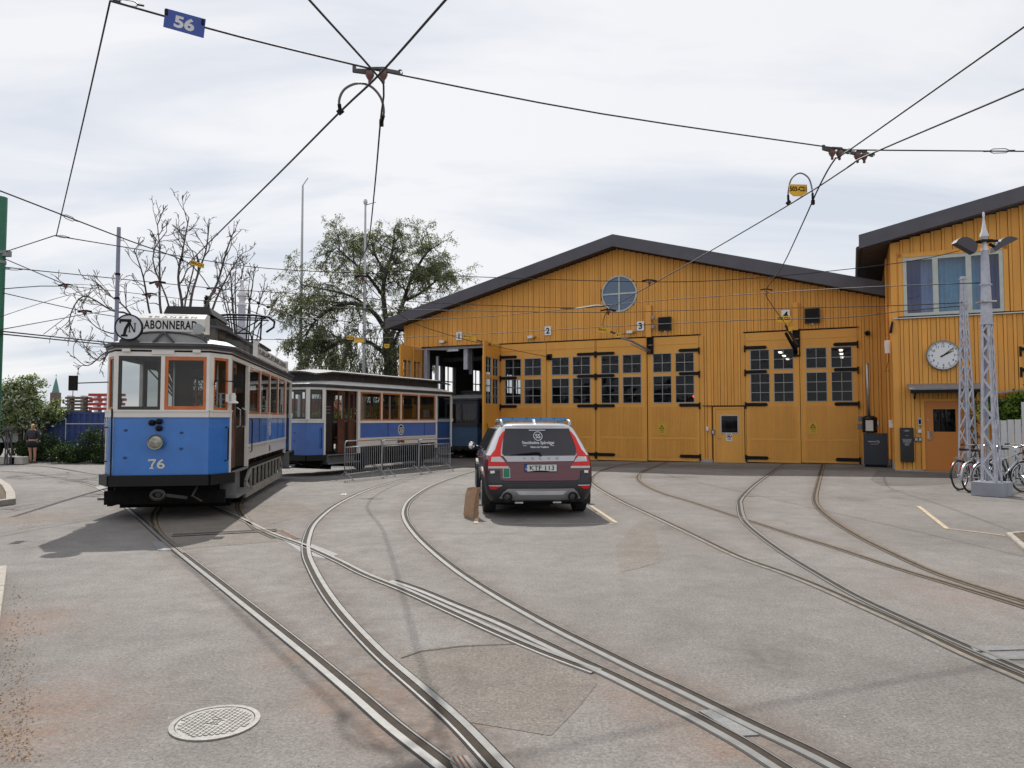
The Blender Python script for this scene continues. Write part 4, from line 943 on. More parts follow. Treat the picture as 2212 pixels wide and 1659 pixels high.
    # windows
    def win(s, a, e, z0, z1, fm, fr=.045, out=-.005):
        mb = MB()
        for q in ((a,a+fr,z0,z1),(e-fr,e,z0,z1),(a+fr,e-fr,z0,z0+fr*1.2),(a+fr,e-fr,z1-fr*1.2,z1)): slab(mb, s, *q, out-.03, out)
        Pp, Q = Vector((*Pt[s[0]],0)), Vector((*Pt[s[1]],0)); u = (Q-Pp).normalized(); nn = Vector((u.y,-u.x,0))*(out-.015)
        mb.add([Pp+u*(a+fr)+nn+Vector((0,0,z0)), Pp+u*(e-fr)+nn+Vector((0,0,z0)), Pp+u*(e-fr)+nn+Vector((0,0,z1)), Pp+u*(a+fr)+nn+Vector((0,0,z1))], [(0,1,2,3)], 1)
        return mb.build('window', [fm, tramglass], t)
    dk = mat('dark_window_frame', (.03,.03,.03), .5)
    for s in ('BC','FG'): win(s, .05, fc-.03, zs, zt, P.get('leftframe', dk), .045); win(s, fc+.03, 2*fc-.05, zs, zt, P['frame'], .05)
    for s in ('AB','CD','EF','GH'): win(s, .09, ln(s)-.07, zs, zt, P['frame'] if s in ('CD','AB') else dk, .035)
    for s in ('DE','HA'):
        for k in range(n):
            c = a0 + step*k + .03; e = a0 + step*(k+1) - .03
            if s == 'HA': c, e = L-e, L-c
            win(s, c, e, sb[1]+.08, zt, P['sideframe'], .045)
    # doorways: folding doors
    def doorleaf(s, a, e, out=-.06):
        mb = MB(); z0 = zb+.02; m = (z0+zt)/2 + .1
        slab(mb, s, a, a+.07, z0, zt, out-.03, out); slab(mb, s, e-.07, e, z0, zt, out-.03, out)
        slab(mb, s, a+.07, e-.07, z0, m-.1, out-.025, out-.005); slab(mb, s, a+.07, e-.07, zt-.09, zt, out-.03, out); slab(mb, s, a+.07, e-.07, m-.1, m, out-.03, out)
        return mb.build('door', P.get('doormat', brownw), t)
    for d in P['doors']: doorleaf(*d)
    # floor, ceiling, bulkheads, benches
    def outline(off): 
        return [(-w-off,0),(-fc-off*.6,-b-off),(fc+off*.6,-b-off),(w+off,0),(w+off,L),(fc+off*.6,L+b+off),(-fc-off*.6,L+b+off),(-w-off,L)]
    MB().prism(outline(-.02), zb-.06, zb, 'xy').build('floor', under_, t)
    MB().prism(outline(-.05), zc-.06, zc-.02, 'xy').build('ceiling', mat('brown_ceiling', (.10,.085,.07), .7), t)
    for y in (p, L-p2):
        mb = MB(); mb.box((-w+.05,y-.02,zb),(-.38,y+.02,zs-.1)); mb.box((.38,y-.02,zb),(w-.05,y+.02,zs-.1)); mb.box((-w+.05,y-.02,zt-.05),(w-.05,y+.02,zc-.03))
        for x in (-w+.05,-.42,.38,w-.09): mb.box((x,y-.02,zs-.1),(x+.05,y+.02,zt))
        mb.box((-.38,y-.01,zb),(-.05,y+.03,zt-.05)); mb.box((.42,y-.01,zs+.35),(w-.1,y+.03,zt-.05))
        mb.build('bulkhead', interior, t)
    y = p+.35
    while y < L-p2-.3:
        for x in (-w+.08, .28): MB().box((x,y,zb+.38),(x+.60,y+.4,zb+.46)).box((x,y+.18,zb+.46),(x+.60,y+.24,zb+.9)).box((x+.1,y+.1,zb),(x+.5,y+.3,zb+.38)).build('bench', interior, t)
        y += .78
    mb = MB(); mb.cyl((-.25,-b+.25,zb),.14,.95,12); mb.box((-.33,-b+.2,zb+.95),(.0,-b+.5,zb+1.02)); mb.tube([(.35,-b+.3,zb),(.35,-b+.3,zb+.95)],.03,8); mb.tube([(.35+.14*math.cos(a),-b+.3+.14*math.sin(a),zb+.97) for a in [R(30*q) for q in range(12)]],.015,5,closed=True)
    mb.build('controller', under_, t)
    mb = MB()
    for q, zq in ((.9,1.98),(.9,2.08),(.9,1.88)): mb.tube([(fc-.05,.15,zq),(w-.07,.35,zq)],.008,5)
    for x in (-.38,.4): mb.tube([(x,p-.06,zb),(x,p-.06,zc-.05)],.018,6)
    mb.build('grab_rail', steel, t)
    # cornice and roofs
    mb = MB(); mb.prism(outline(.045), zc-.0, zc+.045, 'xy'); mb.prism(outline(.075), zc+.045, zc+.09, 'xy'); mb.build('cornice', roofdark, t)
    ze, cw, cf = P['ze'], P['cw'], P['cf']
    def dense(pts, n=6):
        o = []
        for i, q in enumerate(pts):
            r_ = pts[(i+1) % len(pts)]
            for k in range(n): o.append((q[0]+(r_[0]-q[0])*k/n, q[1]+(r_[1]-q[1])*k/n))
        return o
    outer = dense(outline(.05)); mb = MB(); rings = []; K = 7
    for k in range(K+1):
        f = k/K; ring = []
        for x, y in outer:
            ix = x*cw/w; iy = cf + (y+b)/(L+2*b)*(L-2*cf); ring.append((x+(ix-x)*f, y+(iy-y)*f, zc+.09+(P['zr']-zc-.09)*math.sin(f*math.pi/2)**.9))
        rings.append(ring)
    vs = [q for r_ in rings for q in r_]; m = len(outer); fs = [(k*m+i, k*m+(i+1)%m, (k+1)*m+(i+1)%m, (k+1)*m+i) for k in range(K) for i in range(m)]
    mb.add(vs, fs); mb.build('roof', P['roofm'], t, smooth='auto')
    # clerestory
    c0, c1 = P['cl']
    mb = MB(); mb.box((-cw,c0,P['zr']-.03),(cw,c1,ze)); 
    k = c0+.25
    while k < c1-.5:
        for sx in (-1,1): mb.box((sx*cw,k,P['zr']+.05),(sx*(cw+.012),k+.5,ze-.05),1)
        k += .68
    mb.build('clerestory', [P.get('clm', roofdark), mat('dark_clerestory_pane', (.035,.038,.04), .3)], t)
    mb = MB(); nx = 8; o_ = cw + P['ov']; vs = []; ysl = [c0-P['ove']] + [c0-P['ove']+ (c1-c0+2*P['ove'])*k/10 for k in range(1,10)] + [c1+P['ove']]
    for j, y in enumerate(ysl):
        drop = P['drop'] if j in (0, len(ysl)-1) else 0
        for i in range(nx+1):
            x = -o_ + 2*o_*i/nx; vs.append((x, y, ze + P['arch']*(1-(x/o_)**2) - drop))
    n_ = len(ysl)*(nx+1); vs += [(x,y,z-.045) for x,y,z in vs]; fs = []
    for j in range(len(ysl)-1):
        for i in range(nx): a = j*(nx+1)+i; fs += [(a,a+1,a+nx+2,a+nx+1), (n_+a,n_+a+nx+1,n_+a+nx+2,n_+a+1)]
    for i in range(nx): a = i; fs.append((a,n_+a,n_+a+1,a+1)); a = (len(ysl)-1)*(nx+1)+i; fs.append((a,a+1,n_+a+1,n_+a))
    for j in range(len(ysl)-1):
        for i in (0, nx): a = j*(nx+1)+i; q = a+nx+1; fs.append((a,q,n_+q,n_+a) if i == 0 else (a,n_+a,n_+q,q))
    mb.add(vs, fs); mb.build('clerestory_roof', P.get('crm', roofdark), t, smooth='auto')
    # bumper, underframe, wheels
    for half in (ends[:3], ends[3:]):
        mb = MB()
        for s in half: slab(mb, s, -.03, ln(s)+.03, zb-.17, zb-.0, -.02, .09)
        mb.build('bumper', mat('black_bumper_paint', (.010,.010,.010), .5, spec=.25), t)
    mb = MB(); mb.box((-.75,-b+.15,zb-.2),(.75,L+b-.15,zb-.06)); mb.box((-.82,p-.2,zb-.45),(.82,L-p2+.2,zb-.06)); mb.box((-.7,p+.1,.12),(.7,L-p2-.1,zb-.4))
    mb.box((-w+.02,-.1,.24),(w-.05,-.02,.46)); mb.box((-.9,.5,.12),(.9,.56,.45)); mb.box((-.8,-b+.35,.3),(.8,-b+.42,zb-.17)); mb.box((-w+.02,.05,.2),(-w+.1,p,zb-.05))
    mb.build('underframe', under_, t)
    for y in (p+.55, L-p2-.55):
        mb = MB()
        for x in (-.75,.66): mb.lathe([(.0001,0),(.30,0),(.36,.0),(.36,.02),(.33,.02),(.33,.09),(.0001,.09)], 20, (x,y,.34), 'x')
        mb.cyl((-.7,y,.34),.06,1.4,8,'x'); mb.build('wheelset', under_, t, smooth='auto')
    mb = MB()
    for sx in (-1,1):
        x0, x1 = sx*(w-.07), sx*(w-.03)
        if P.get('motor'):
            y0, y1 = p+.05, L-p2-.25
            mb.box((x0,y0,.12),(x1,y1,.27)); mb.box((x0,y0+.55,.64),(x1,y1-.45,.70))
            for q0, q1 in (((y0+.05,.42),(y0+.55,.67)),((y0+.05,.42),(y0+.45,.25)),((y1,.40),(y1-.45,.67)),((y1,.4),(y1-.2,.25))): mb.bar(((x0+x1)/2,q0[0],q0[1]),((x0+x1)/2,q1[0],q1[1]),.04,.09)
            y = y0+.6
            while y < y1-.3: mb.box((x0,y,.27),(x1,y+.06,.64)); y += .52
            mb.box((x0,y0,.27),(x1,y0+.06,.42))
        else:
            mb.box((x0,p+.2,.30),(x1,L-p2-.2,.38)); 
            for y in (p+.55, L-p2-.55): mb.box((x0,y-.15,.22),(x1,y+.15,.5))
    mb.build('truck_frame', dirtyw if P.get('motor') else under_, t)
    if P.get('motor'):
        mb = MB(); y = p+1.0
        while y < L-p2-.6:
            for k in range(6): mb.lathe([(.05,0),(.065,.012),(.05,.025)],10,(w-.16,y,.34+k*.045))
            mb.box((w-.22,y+.2,.25),(w-.12,y+.5,.55)); y += .9
        mb.build('spring', under_, t)
    # steps at the doorways
    for a, e in ((.05,p-.12),(L-p2+.12,L-.05)):
        for s in ('DE','HA'):
            mb = MB()
            aa, ee = (a, e) if s == 'DE' else (L-e, L-a)
            slab(mb, s, aa, ee, .30, .34, -.15, .13); slab(mb, s, aa, ee, zb-.04, zb, -.10, .03)
            slab(mb, s, aa, ee, .34, zb-.04, -.16, -.12); slab(mb, s, aa, aa+.03, .30, zb, -.14, .10)
            mb.build('step', mat('grey_step_paint', (.13,.13,.13), .6, var=.25), t)
    # coupler and life guard
    mb = MB(); mb.tube([(0,-b+.1,.46),(0,-b-.12,.44)],.05,8); mb.tube([(.0+.10*math.cos(a),-b-.14,.43+.07*math.sin(a)) for a in [R(30*q) for q in range(12)]],.028,6,closed=True); mb.bar((.1,-b-.05,.42),(.38,-b+.1,.36),.06,.05); mb.tube([(.55,-b+.05,.55),(.5,-b-.05,.4),(.62,-b+.05,.3)],.02,6)
    mb.build('coupler', mat('greasy_coupler_iron', (.06,.055,.05), .45, metal=.6), t)
    f = lambda x, z: (x,-b-.006,z)
    if P.get('lamp'):
        mb = MB(); mb.lathe([(.10,-b-.02),(.125,-b-.10),(.115,-b-.13),(.10,-b-.12)],24,(P['lamp'][0],0,P['lamp'][1]),'y'); mb.lathe([(.10,-b),(.10,-b-.02)],24,(P['lamp'][0],0,P['lamp'][1]),'y'); hl = mb.build('headlight', mat('brass_grey_rim', (.30,.28,.22), .3, metal=.8), t, smooth='auto')
        mb = MB(); mb.lathe([(.0001,-b-.135),(.05,-b-.13),(.10,-b-.115)],24,(P['lamp'][0],0,P['lamp'][1]),'y'); mb.build('lens', lensm, hl, smooth=True)
    if P.get('number'):
        mb = MB(); P['number'](mb, f); mb.build('number', mat('cream_numeral', (.66,.62,.52), .4), t)
    # hand rails and bolts on the dash
    mb = MB(); u = (Vector((w,0,0)) - Vector((fc,-b,0))).normalized(); n_ = Vector((u.y,-u.x,0)); q = Vector((fc,-b,0)) + u*(ln('CD')-.11); h0, h1 = zb+.2, zs-.28
    mb.tube([q+Vector((0,0,h0)), q+n_*.06+Vector((0,0,h0+.02)), q+n_*.06+Vector((0,0,h1-.02)), q+Vector((0,0,h1))],.012,6)
    q = Vector((-w,0,0)) + u.reflect(Vector((0,1,0)))*0 + Vector((.02,0,0)); mb.tube([q+Vector((-.0,-.02,h0)), q+Vector((-.06,-.04,h0+.02)), q+Vector((-.06,-.04,h1-.02)), q+Vector((0,-.02,h1))],.012,6)
    mb.tube([(-fc-.02,-b-.02,zb),(-fc-.02,-b-.03,zs+.02)],.014,6); mb.build('handrail', black, t)
    mb = MB()
    for x, z in ((-fc*.75,zb+.72),(-fc*.75,zb+.28),(fc*.42,zb+.68),(fc*.42,zb+.42)): mb.lathe([(.0001,-.02),(.015,-.018),(.022,0)],8,(x,-b,z),'y'); mb.box((x-.03,-b-.006,z-.012),(x+.03,-b,z+.012))
    mb.build('dash_bolt', mat('dark_blue_bolt', (.02,.05,.14), .4), t)
    for s, c in (('DE', (p+L-p2)/2),):
        if P.get('emblem'):
            g = lambda y, z: (w+.004, y, z); zc_ = (sb[0]+sb[1])/2; R_ = P['emblem']
            mb = MB(); o = [(c+a_, zc_+b_) for a_, b_ in circ(R_,24)]; i_ = [(c+a_, zc_+b_) for a_, b_ in circ(R_*.82,24)]; mb.ring(o, i_, w+.001, w+.007, 'yz')
            mb.prism([(c+a_, zc_+b_) for a_, b_ in circ(R_*.82,24)], w+.001, w+.004, 'yz', mi=1)
            text(mb, 'SS', lambda y, z: (w+.008,y,z), c-R_*.6, c+R_*.6, zc_-R_*.42, zc_+R_*.45, bold=.03, mi=0); mb.box((w+.004,c-R_*.5,zc_-R_*.60),(w+.008,c+R_*.5,zc_-R_*.50))
            mb.build('emblem', [mat('white_emblem_paint', (.62,.62,.60), .4), blue if P.get('motor') else black], t)
            mb = MB(); zz1 = sr[0]+ (sb[0]-.045-sr[0])*.15; text(mb, P['no'], lambda y, z: (w+.006,y,z), c-P['nw'], c+P['nw'], zz1, zz1+P['nh'], bold=.03); mb.build('side_number', black, t)
    return t
a_ = 10.22
blue2 = mat('deeper_blue_enamel', (.038,.135,.42), .3, var=.12, scale=2.5, coat=.4, bump=.08, bscale=2.2)
T1 = dict(w=.97, fc=.72, b=.43, L=8.7, p=1.74, p2=1.35, zb=.74, zs=1.79, zt=2.66, zc=2.78, side=(1.15,1.66), rail=(.86,1.1), nwin=4, cuts=(3.05,5.9),
          frame=mat('orange_window_frame', (.50,.13,.03), .4, var=.15, scale=6), sideframe=wood, doors=[('DE',.10,.52),('DE',.58,1.0,-.10),('DE',7.6,8.1)], ze=3.34, cw=.50, cf=.75, zr=3.05, roofm=roofpale, cl=(.95,7.9), ov=.13, ove=.12, drop=.02, arch=.05,
          motor=True, lamp=(-.06,1.27), emblem=.15, no='76', nw=.09, nh=.14, clm=mat('grey_clerestory_wall', (.10,.10,.095), .6))
def num76(mb, f): seven(mb, f, -.19, .84, .115, .155); six(mb, f, -.06, .84, .12, .155)
T1['number'] = num76
tram1 = tram('tram', 'blue and cream vintage tram number 76 with orange window frames and roof signs', (-5.744,12.278,0), R(a_), T1)
tb = tram1
# roof signs and gear of tram 76
mb = MB(); mb.prism([(-.66,2.86),(.66,2.86)] + [(.66*math.cos(a),2.86+.185*math.sin(a)) for a in [R(12*k) for k in range(1,15)]], -.40, .75); mb.build('roof_hood', roofgrey, tb, smooth='auto')
mb = MB(); mb.tube([(.67*math.cos(a),-.41,2.87+.19*math.sin(a)) for a in [R(12*k) for k in range(16)]],.018,5); mb.bar((-.16,-.43,2.88),(.0,-.42,3.06),.05,.03); mb.bar((.16,-.43,2.88),(.0,-.42,3.06),.05,.03); mb.build('hood_moulding', roofdark, tb)
mb = MB(); mb.prism([(-.05,3.11),(-.05,3.33),(.13,3.43),(.32,3.43),(.32,3.11)], -.50, .54, 'yz'); mb.build('destination_box', mat('white_enamel_box', (.62,.61,.58), .35, var=.05), tb)
mb = MB(); text(mb, 'ABONNERAD', lambda x, z: (x,-.054,z), -.42, .42, 3.145, 3.295, bold=.025, spacing=1.1); mb.box((.45,-.054,3.215),(.50,-.050,3.235))
sl = lambda x, z: (x, -.05 + z*.18, 3.3325 + z*.10)
text(mb, 'SKANSEN', sl, -.36, .40, .10, .46, bold=.02, spacing=1.5); text(mb, 'DJURGÅRDEN', sl, -.12, .22, .62, .88, bold=.0, spacing=1.2); mb.build('destination_lettering', black, tb)
mb = MB(); mb.lathe([(.0001,-.30),(.195,-.30),(.203,-.30),(.203,-.26),(.0001,-.26)],36,(-.50,-.24,3.11),'y'); mb.build('line_disc', mat('pale_grey_disc', (.55,.56,.60), .4, var=.04), tb)
mb = MB(); mb.lathe([(.190,-.305),(.211,-.305),(.211,-.25),(.20,-.25)],36,(-.50,-.24,3.11),'y'); g = lambda x, z: (x,-.546,z); seven(mb, g, -.64, 2.96, .18, .28); slabN(mb, g, -.505, 3.03, .12, .15); mb.build('line_number', black, tb)
mb = MB(); mb.hexa([(-.68,-.50,2.82),(-.32,-.50,2.82),(-.32,-.35,2.84),(-.68,-.35,2.84),(-.60,-.50,2.93),(-.40,-.50,2.93),(-.40,-.42,2.93),(-.60,-.42,2.93)]); mb.box((.37,-.30,2.88),(.63,-.08,3.0)); mb.box((-.12,-.30,2.88),(-.05,-.2,3.0)); mb.bar((-.03,-.33,2.9),(.10,-.1,3.05),.05,.03); mb.bar((.16,-.33,2.9),(.06,-.1,3.05),.05,.03); mb.build('sign_bracket', roofdark, tb)
mb = MB(); mb.lathe([(.0001,-.20),(.09,-.20),(.095,-.12),(.07,-.05),(.0001,-.03)],20,(.50,-.12,3.13),'y'); 
for x in (.44,.5,.56): mb.tube([(x,-.2,3.07),(x,-.2,2.98)],.01,5)
mb.build('spotlight', mat('grey_spot_lens', (.30,.31,.31), .25, metal=.3), tb, smooth='auto')
mb = MB(); mb.box((-.5,1.0,3.36),(.5,2.6,3.48)); mb.hexa([(-.42,1.05,3.56),(.42,1.05,3.56),(.42,2.55,3.56),(-.42,2.55,3.56),(-.36,1.05,3.70),(.36,1.05,3.70),(.36,2.5,3.70),(-.36,2.5,3.70)])
for k in range(10): mb.box((-.36+k*.078,1.06,3.48),(-.325+k*.078,1.12,3.56)); mb.box((-.36+k*.078,2.48,3.48),(-.325+k*.078,2.52,3.56))
mb.build('resistor_box', mat('black_ribbed_box', (.02,.02,.02), .6), tb)
for nm, y0 in (('a',1.3),('b',2.0),('c',2.7)):
    mb = MB(); mb.hexa([(.55,y0,3.06),(.85,y0,2.94),(.85,y0+.42,2.94),(.55,y0+.42,3.06),(.55,y0,3.16),(.86,y0+.04,3.10),(.86,y0+.38,3.10),(.55,y0+.42,3.16)]); mb.build('roof_vent', roofdark, tb)
mb = MB(); mb.box((.93,2.65,2.93),(.97,7.55,3.15)); mb.box((.90,2.55,2.90),(.99,2.75,3.24)); mb.box((.90,7.5,2.90),(.99,7.62,3.2)); mb.build('side_board', mat('white_enamel_box', (.62,.61,.58), .35), tb)
mb = MB(); text(mb, '7', lambda y, z: (.9925,y,z), 2.60, 2.71, 2.95, 3.18, bold=.04); text(mb, 'KARLAPL-STUREPL-DJURG', lambda y, z: (.9725,y,z), 2.9, 7.35, 2.96, 3.11, bold=.03); mb.build('side_lettering', black, tb)
mb = MB()
T_ = lambda x, y, z: (x, y, z)
mb.tube([(-.85,6.3,3.95),(-.80,6.3,4.12),(-.65,6.3,4.24),(-.3,6.3,4.28),(.3,6.3,4.28),(.65,6.3,4.24),(.80,6.3,4.12),(.78,6.3,3.98),(.6,6.3,3.85)],.03,6)
mb.tube([(-.62,6.1,4.18),(.62,6.1,4.18)],.018,5); mb.tube([(-.62,6.5,4.18),(.62,6.5,4.18)],.018,5)
mb.build('collector_bow', black, tb)
mb = MB()
for sx in (-1,1):
    mb.tube([(sx*.5,6.2,4.18),(sx*.35,7.0,3.72),(sx*.3,6.2,3.45)],.022,5); mb.tube([(sx*.5,6.4,4.18),(sx*.35,5.5,3.72),(sx*.3,6.3,3.45)],.022,5); mb.tube([(sx*.35,7.0,3.72),(-sx*.3,6.3,3.45)],.012,4)
    mb.tube([(sx*.55,5.6,3.48),(sx*.55,7.4,3.48)],.03,5)
mb.tube([(-.35,7.0,3.72),(.35,7.0,3.72)],.02,5); mb.tube([(-.35,5.5,3.72),(.35,5.5,3.72)],.02,5); mb.tube([(-.55,5.6,3.48),(.55,5.6,3.48)],.03,5); mb.tube([(-.55,7.4,3.48),(.55,7.4,3.48)],.03,5); mb.tube([(-.4,6.3,4.15),(.4,6.9,3.75)],.015,4); mb.tube([(.4,6.3,4.15),(-.4,6.9,3.75)],.015,4)
mb.bar((-.2,6.1,3.62),(.3,6.7,3.55),.1,.08); mb.build('pantograph_frame', black, tb)
mb = MB(); mb.box((-.3,7.5,3.36),(.35,8.0,3.66)); mb.build('roof_box', roofdark, tb, bevel=.03)
for x, z in ((-.14,1.58),(-.03,1.60),(-.03,1.49)): MB().lathe([(.0001,-.11),(.035,-.10),(.05,-.06),(.045,0)],12,(x,-.43,z),'y').build('marker_lamp', black, tb, smooth=True)
# mirror arms
mb = MB(); mb.tube([(.80,-.40,2.28),(1.12,-.3,2.26)],.010,5); mb.tube([(.80,-.40,2.28),(.79,-.42,2.20)],.012,5); mb.box((1.08,-.34,2.16),(1.22,-.28,2.38)); mb.build('mirror', black, tb)
mb = MB(); mb.tube([(-.95,-.05,2.25),(-1.35,-.25,2.22)],.010,5); mb.box((-1.46,-.28,2.10),(-1.34,-.22,2.34)); mb.tube([(-1.4,-.25,2.1),(-1.4,-.25,2.0)],.006,4); mb.build('mirror', black, tb)
mb = MB(); mb.lathe([(.0001,.10),(.03,.10),(.05,.05),(.05,-.03),(.09,-.06),(.09,-.075),(.0001,-.075)],14,(1.03,-.12,1.98)); mb.box((.92,-.16,1.93),(.98,-.10,2.06)); mb.build('bell', cream, tb, smooth='auto')
for y in (.45,.95): MB().tube([(.99,y,1.5),(1.05,y,1.52),(1.05,y,1.8),(.99,y,1.84)],.013,6).build('door_handle', steel, tb)
MB().tube([(.995,1.82,1.0),(1.03,1.82,1.02),(1.03,1.82,1.62),(.995,1.82,1.64)],.012,6).tube([(.995,7.3,1.0),(1.03,7.3,1.02),(1.03,7.3,2.0),(.995,7.3,2.02)],.012,6).build('side_rail', black, tb)
# trailer 846
T2 = dict(blue=blue2, w=1.08, fc=.83, b=.5, L=7.75, p=1.75, p2=1.2, zb=.60, zs=1.70, zt=2.60, zc=2.68, side=(1.07,1.56), rail=(.80,1.02), nwin=4, cuts=(3.35,5.7),
          frame=mat('dark_window_frame', (.03,.03,.03), .5), sideframe=wood, doors=[('DE',.72,1.05),('DE',1.3,1.62,-.1),('HA',6.4,6.8)], ze=3.20, cw=.62, cf=.85, zr=2.93, roofm=mat('silver_grey_trailer_roof', (.50,.49,.47), .5, var=.12), cl=(.35,7.4), ov=.28, ove=.55, drop=.10, arch=.10,
          emblem=.19, no='846', nw=.22, nh=.17, doormat=mat('reddish_brown_wood', (.09,.032,.02), .4, var=.3))
t2 = tram('tram_trailer', 'blue and cream trailer tram 846 parked behind the crowd barriers', (-6.74,22.97,gh(-5,25)*.4), R(-25.5), T2)
MB().tube([(-.05,-.52,.5),(.5,-.5,.42),(1.0,-.1,.2)],.02,6).build('air_hose', black, t2)
MB().box((-.55,-.62,1.75),(-.47,-.55,2.15)).build('side_mirror', black, t2)
# the tram inside gate one
T3 = dict(blue=mat('dark_teal_blue_enamel', (.025,.075,.16), .4), framem=mat('navy_body_frame', (.02,.03,.06), .5), w=1.05, fc=.85, b=.35, L=6, p=1.2, p2=1.2, zb=.55, zs=1.55, zt=2.55, zc=2.66, side=(1.0,1.45), rail=(.7,.95), nwin=4, frame=mat('dark_window_frame', (.03,.03,.03), .5), sideframe=wood, doors=[], ze=3.1, cw=.55, cf=.6, zr=2.95, roofm=roofgrey, cl=(.8,5.5), ov=.1, ove=.1, drop=0, arch=.04)  # enamel is a darker teal blue than on the other trams
T3['number'] = lambda mb, f: (text(mb, '1', f, -.78, -.70, 1.0, 1.2, bold=.03), text(mb, '2', f, -.64, -.50, 1.0, 1.2, bold=.03))
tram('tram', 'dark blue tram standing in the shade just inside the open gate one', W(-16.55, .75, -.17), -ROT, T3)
# ================================================================== CAR
maroon = mat('dusty_maroon_car_paint', (.095,.012,.020), .28, metal=.2, var=.12, scale=2, coat=.8)
silver = mat('silver_white_car_paint', (.55,.56,.58), .25, metal=.2, var=.04, coat=.8)
clad = mat('dark_plastic_cladding', (.022,.022,.027), .5, var=.15, scale=4, bump=.02)
satin = mat('satin_silver_trim', (.42,.42,.43), .35, metal=.6, var=.05)
redl = mat('red_lamp_plastic', (.62,.012,.008), .2, var=.08, scale=30, spec=.3, coat=.2)
clearl = mat('clear_lamp_plastic', (.48,.46,.46), .15, var=.15, scale=60, coat=.6)
tyre = mat('black_tyre', (.016,.016,.017), .8, bump=.2)
cglass = glass('privacy_car_glass', (.25,.25,.28), refl=.07, op=.55, opcol=(.012,.012,.018))
CARZ = R(4.75)
base = G(1160, 1108); base = Vector((.47, 12.13, 0))
car = thing('parked_car', 'maroon estate car with silver roof and blue roof light bar, seen from behind', 'car', base, CARZ)
LV = [(.24,.80,.22,4.60),(.30,.84,.10,4.72),(.40,.885,.03,4.80),(.52,.905,.0,4.83),(.63,.915,.02,4.83),(.70,.92,.055,4.80),(.82,.925,.07,4.70),(.94,.915,.09,4.45),(1.03,.885,.14,3.9),(1.08,.86,.18,3.62),(1.25,.785,.30,3.30),(1.42,.70,.42,2.95),(1.49,.655,.45,2.75),(1.53,.60,.44,2.60),(1.565,.50,.62,2.45),(1.58,.25,.95,2.3)]
def lev(z):
    for i in range(len(LV)-1):
        a, b = LV[i], LV[i+1]
        if z <= b[0]: t = max(0,(z-a[0])/(b[0]-a[0])); return tuple(a[k]+(b[k]-a[k])*t for k in range(4))
    return LV[-1]
def ring_at(z):
    _, w, y0, y1 = lev(z); out = []; r = min(.30, w*.6); bul = .10
    # rear edge, corner, side, front; only right half then mirrored
    half = []
    for k in range(9):                                  # rear: x from 0 to w-r, gently bowed
        x = (w-r*.55)*k/8; half.append((x, y0 + bul*(x/w)**2.4))
    xe, ye = half[-1]
    for k in range(1,5):
        t = R(90*k/4); half.append((xe + (w-xe)*math.sin(t), ye + r*.8*(1-math.cos(t))))
    ys = ye + r*.8
    for k in range(1,13): half.append((w - .02*abs(k/12-.35), ys + (y1-.5-ys)*k/12))
    for k in range(1,7):
        t = R(90*k/6); half.append((w*math.cos(t)*.99, y1-.5 + .5*math.sin(t)))
    half[-1] = (0, y1)
    return half
def yr(x, z):
    _, w, y0, y1 = lev(z); r = min(.30, w*.6); x = min(abs(x), w-.002); xe = w - r*.55
    if x <= xe: return y0 + .10*(x/w)**2.4
    s = min(1, (x-xe)/(w-xe)); return y0 + .10*(xe/w)**2.4 + r*.8*(1-math.sqrt(max(0,1-s*s)))
zlist = []
for i in range(len(LV)-1):
    for k in range(2): zlist.append(LV[i][0] + (LV[i+1][0]-LV[i][0])*k/2)
zlist.append(LV[-1][0])
rings_ = []
for z in zlist:
    h = ring_at(z); rings_.append([(x,y,z) for x,y in h] + [(-x,y,z) for x,y in h[-2:0:-1]])
m_ = len(rings_[0]); H_ = len(ring_at(.5))
def region(k, i):
    z = (zlist[k]+zlist[k+1])/2; j = i if i < H_-1 else m_-1-i; j = max(0, min(j, H_-2))
    if z < .66: return 'bumper'
    if z < 1.03: return 'body'
    if z > 1.50: return 'roof'
    if 13 <= j < 25 and 1.07 < z < 1.46: return 'side_glass' if j not in (13,) else 'roof'
    return 'roof' if j < 25 else 'windscreen'
parts = {}
for k in range(len(zlist)-1):
    for i in range(m_):
        r_ = region(k, i); mb = parts.setdefault(r_, MB()); j = (i+1) % m_
        mb.add([rings_[k][i], rings_[k][j], rings_[k+1][j], rings_[k+1][i]], [(0,1,2,3)])
mb = parts['roof']; top = rings_[-1]; mb.add(top, [tuple(range(m_))]); parts['bumper'].add(rings_[0], [tuple(range(m_))[::-1]])
cm = dict(bumper=clad, body=maroon, roof=silver, side_glass=cglass, windscreen=cglass)
import bmesh
for nm, mb in parts.items():
    o = mb.build(nm, cm[nm], car, smooth=True); bm = bmesh.new(); bm.from_mesh(o.data); bmesh.ops.remove_doubles(bm, verts=bm.verts[:], dist=.0005); bmesh.ops.recalc_face_normals(bm, faces=bm.faces[:]); bm.to_mesh(o.data); bm.free()
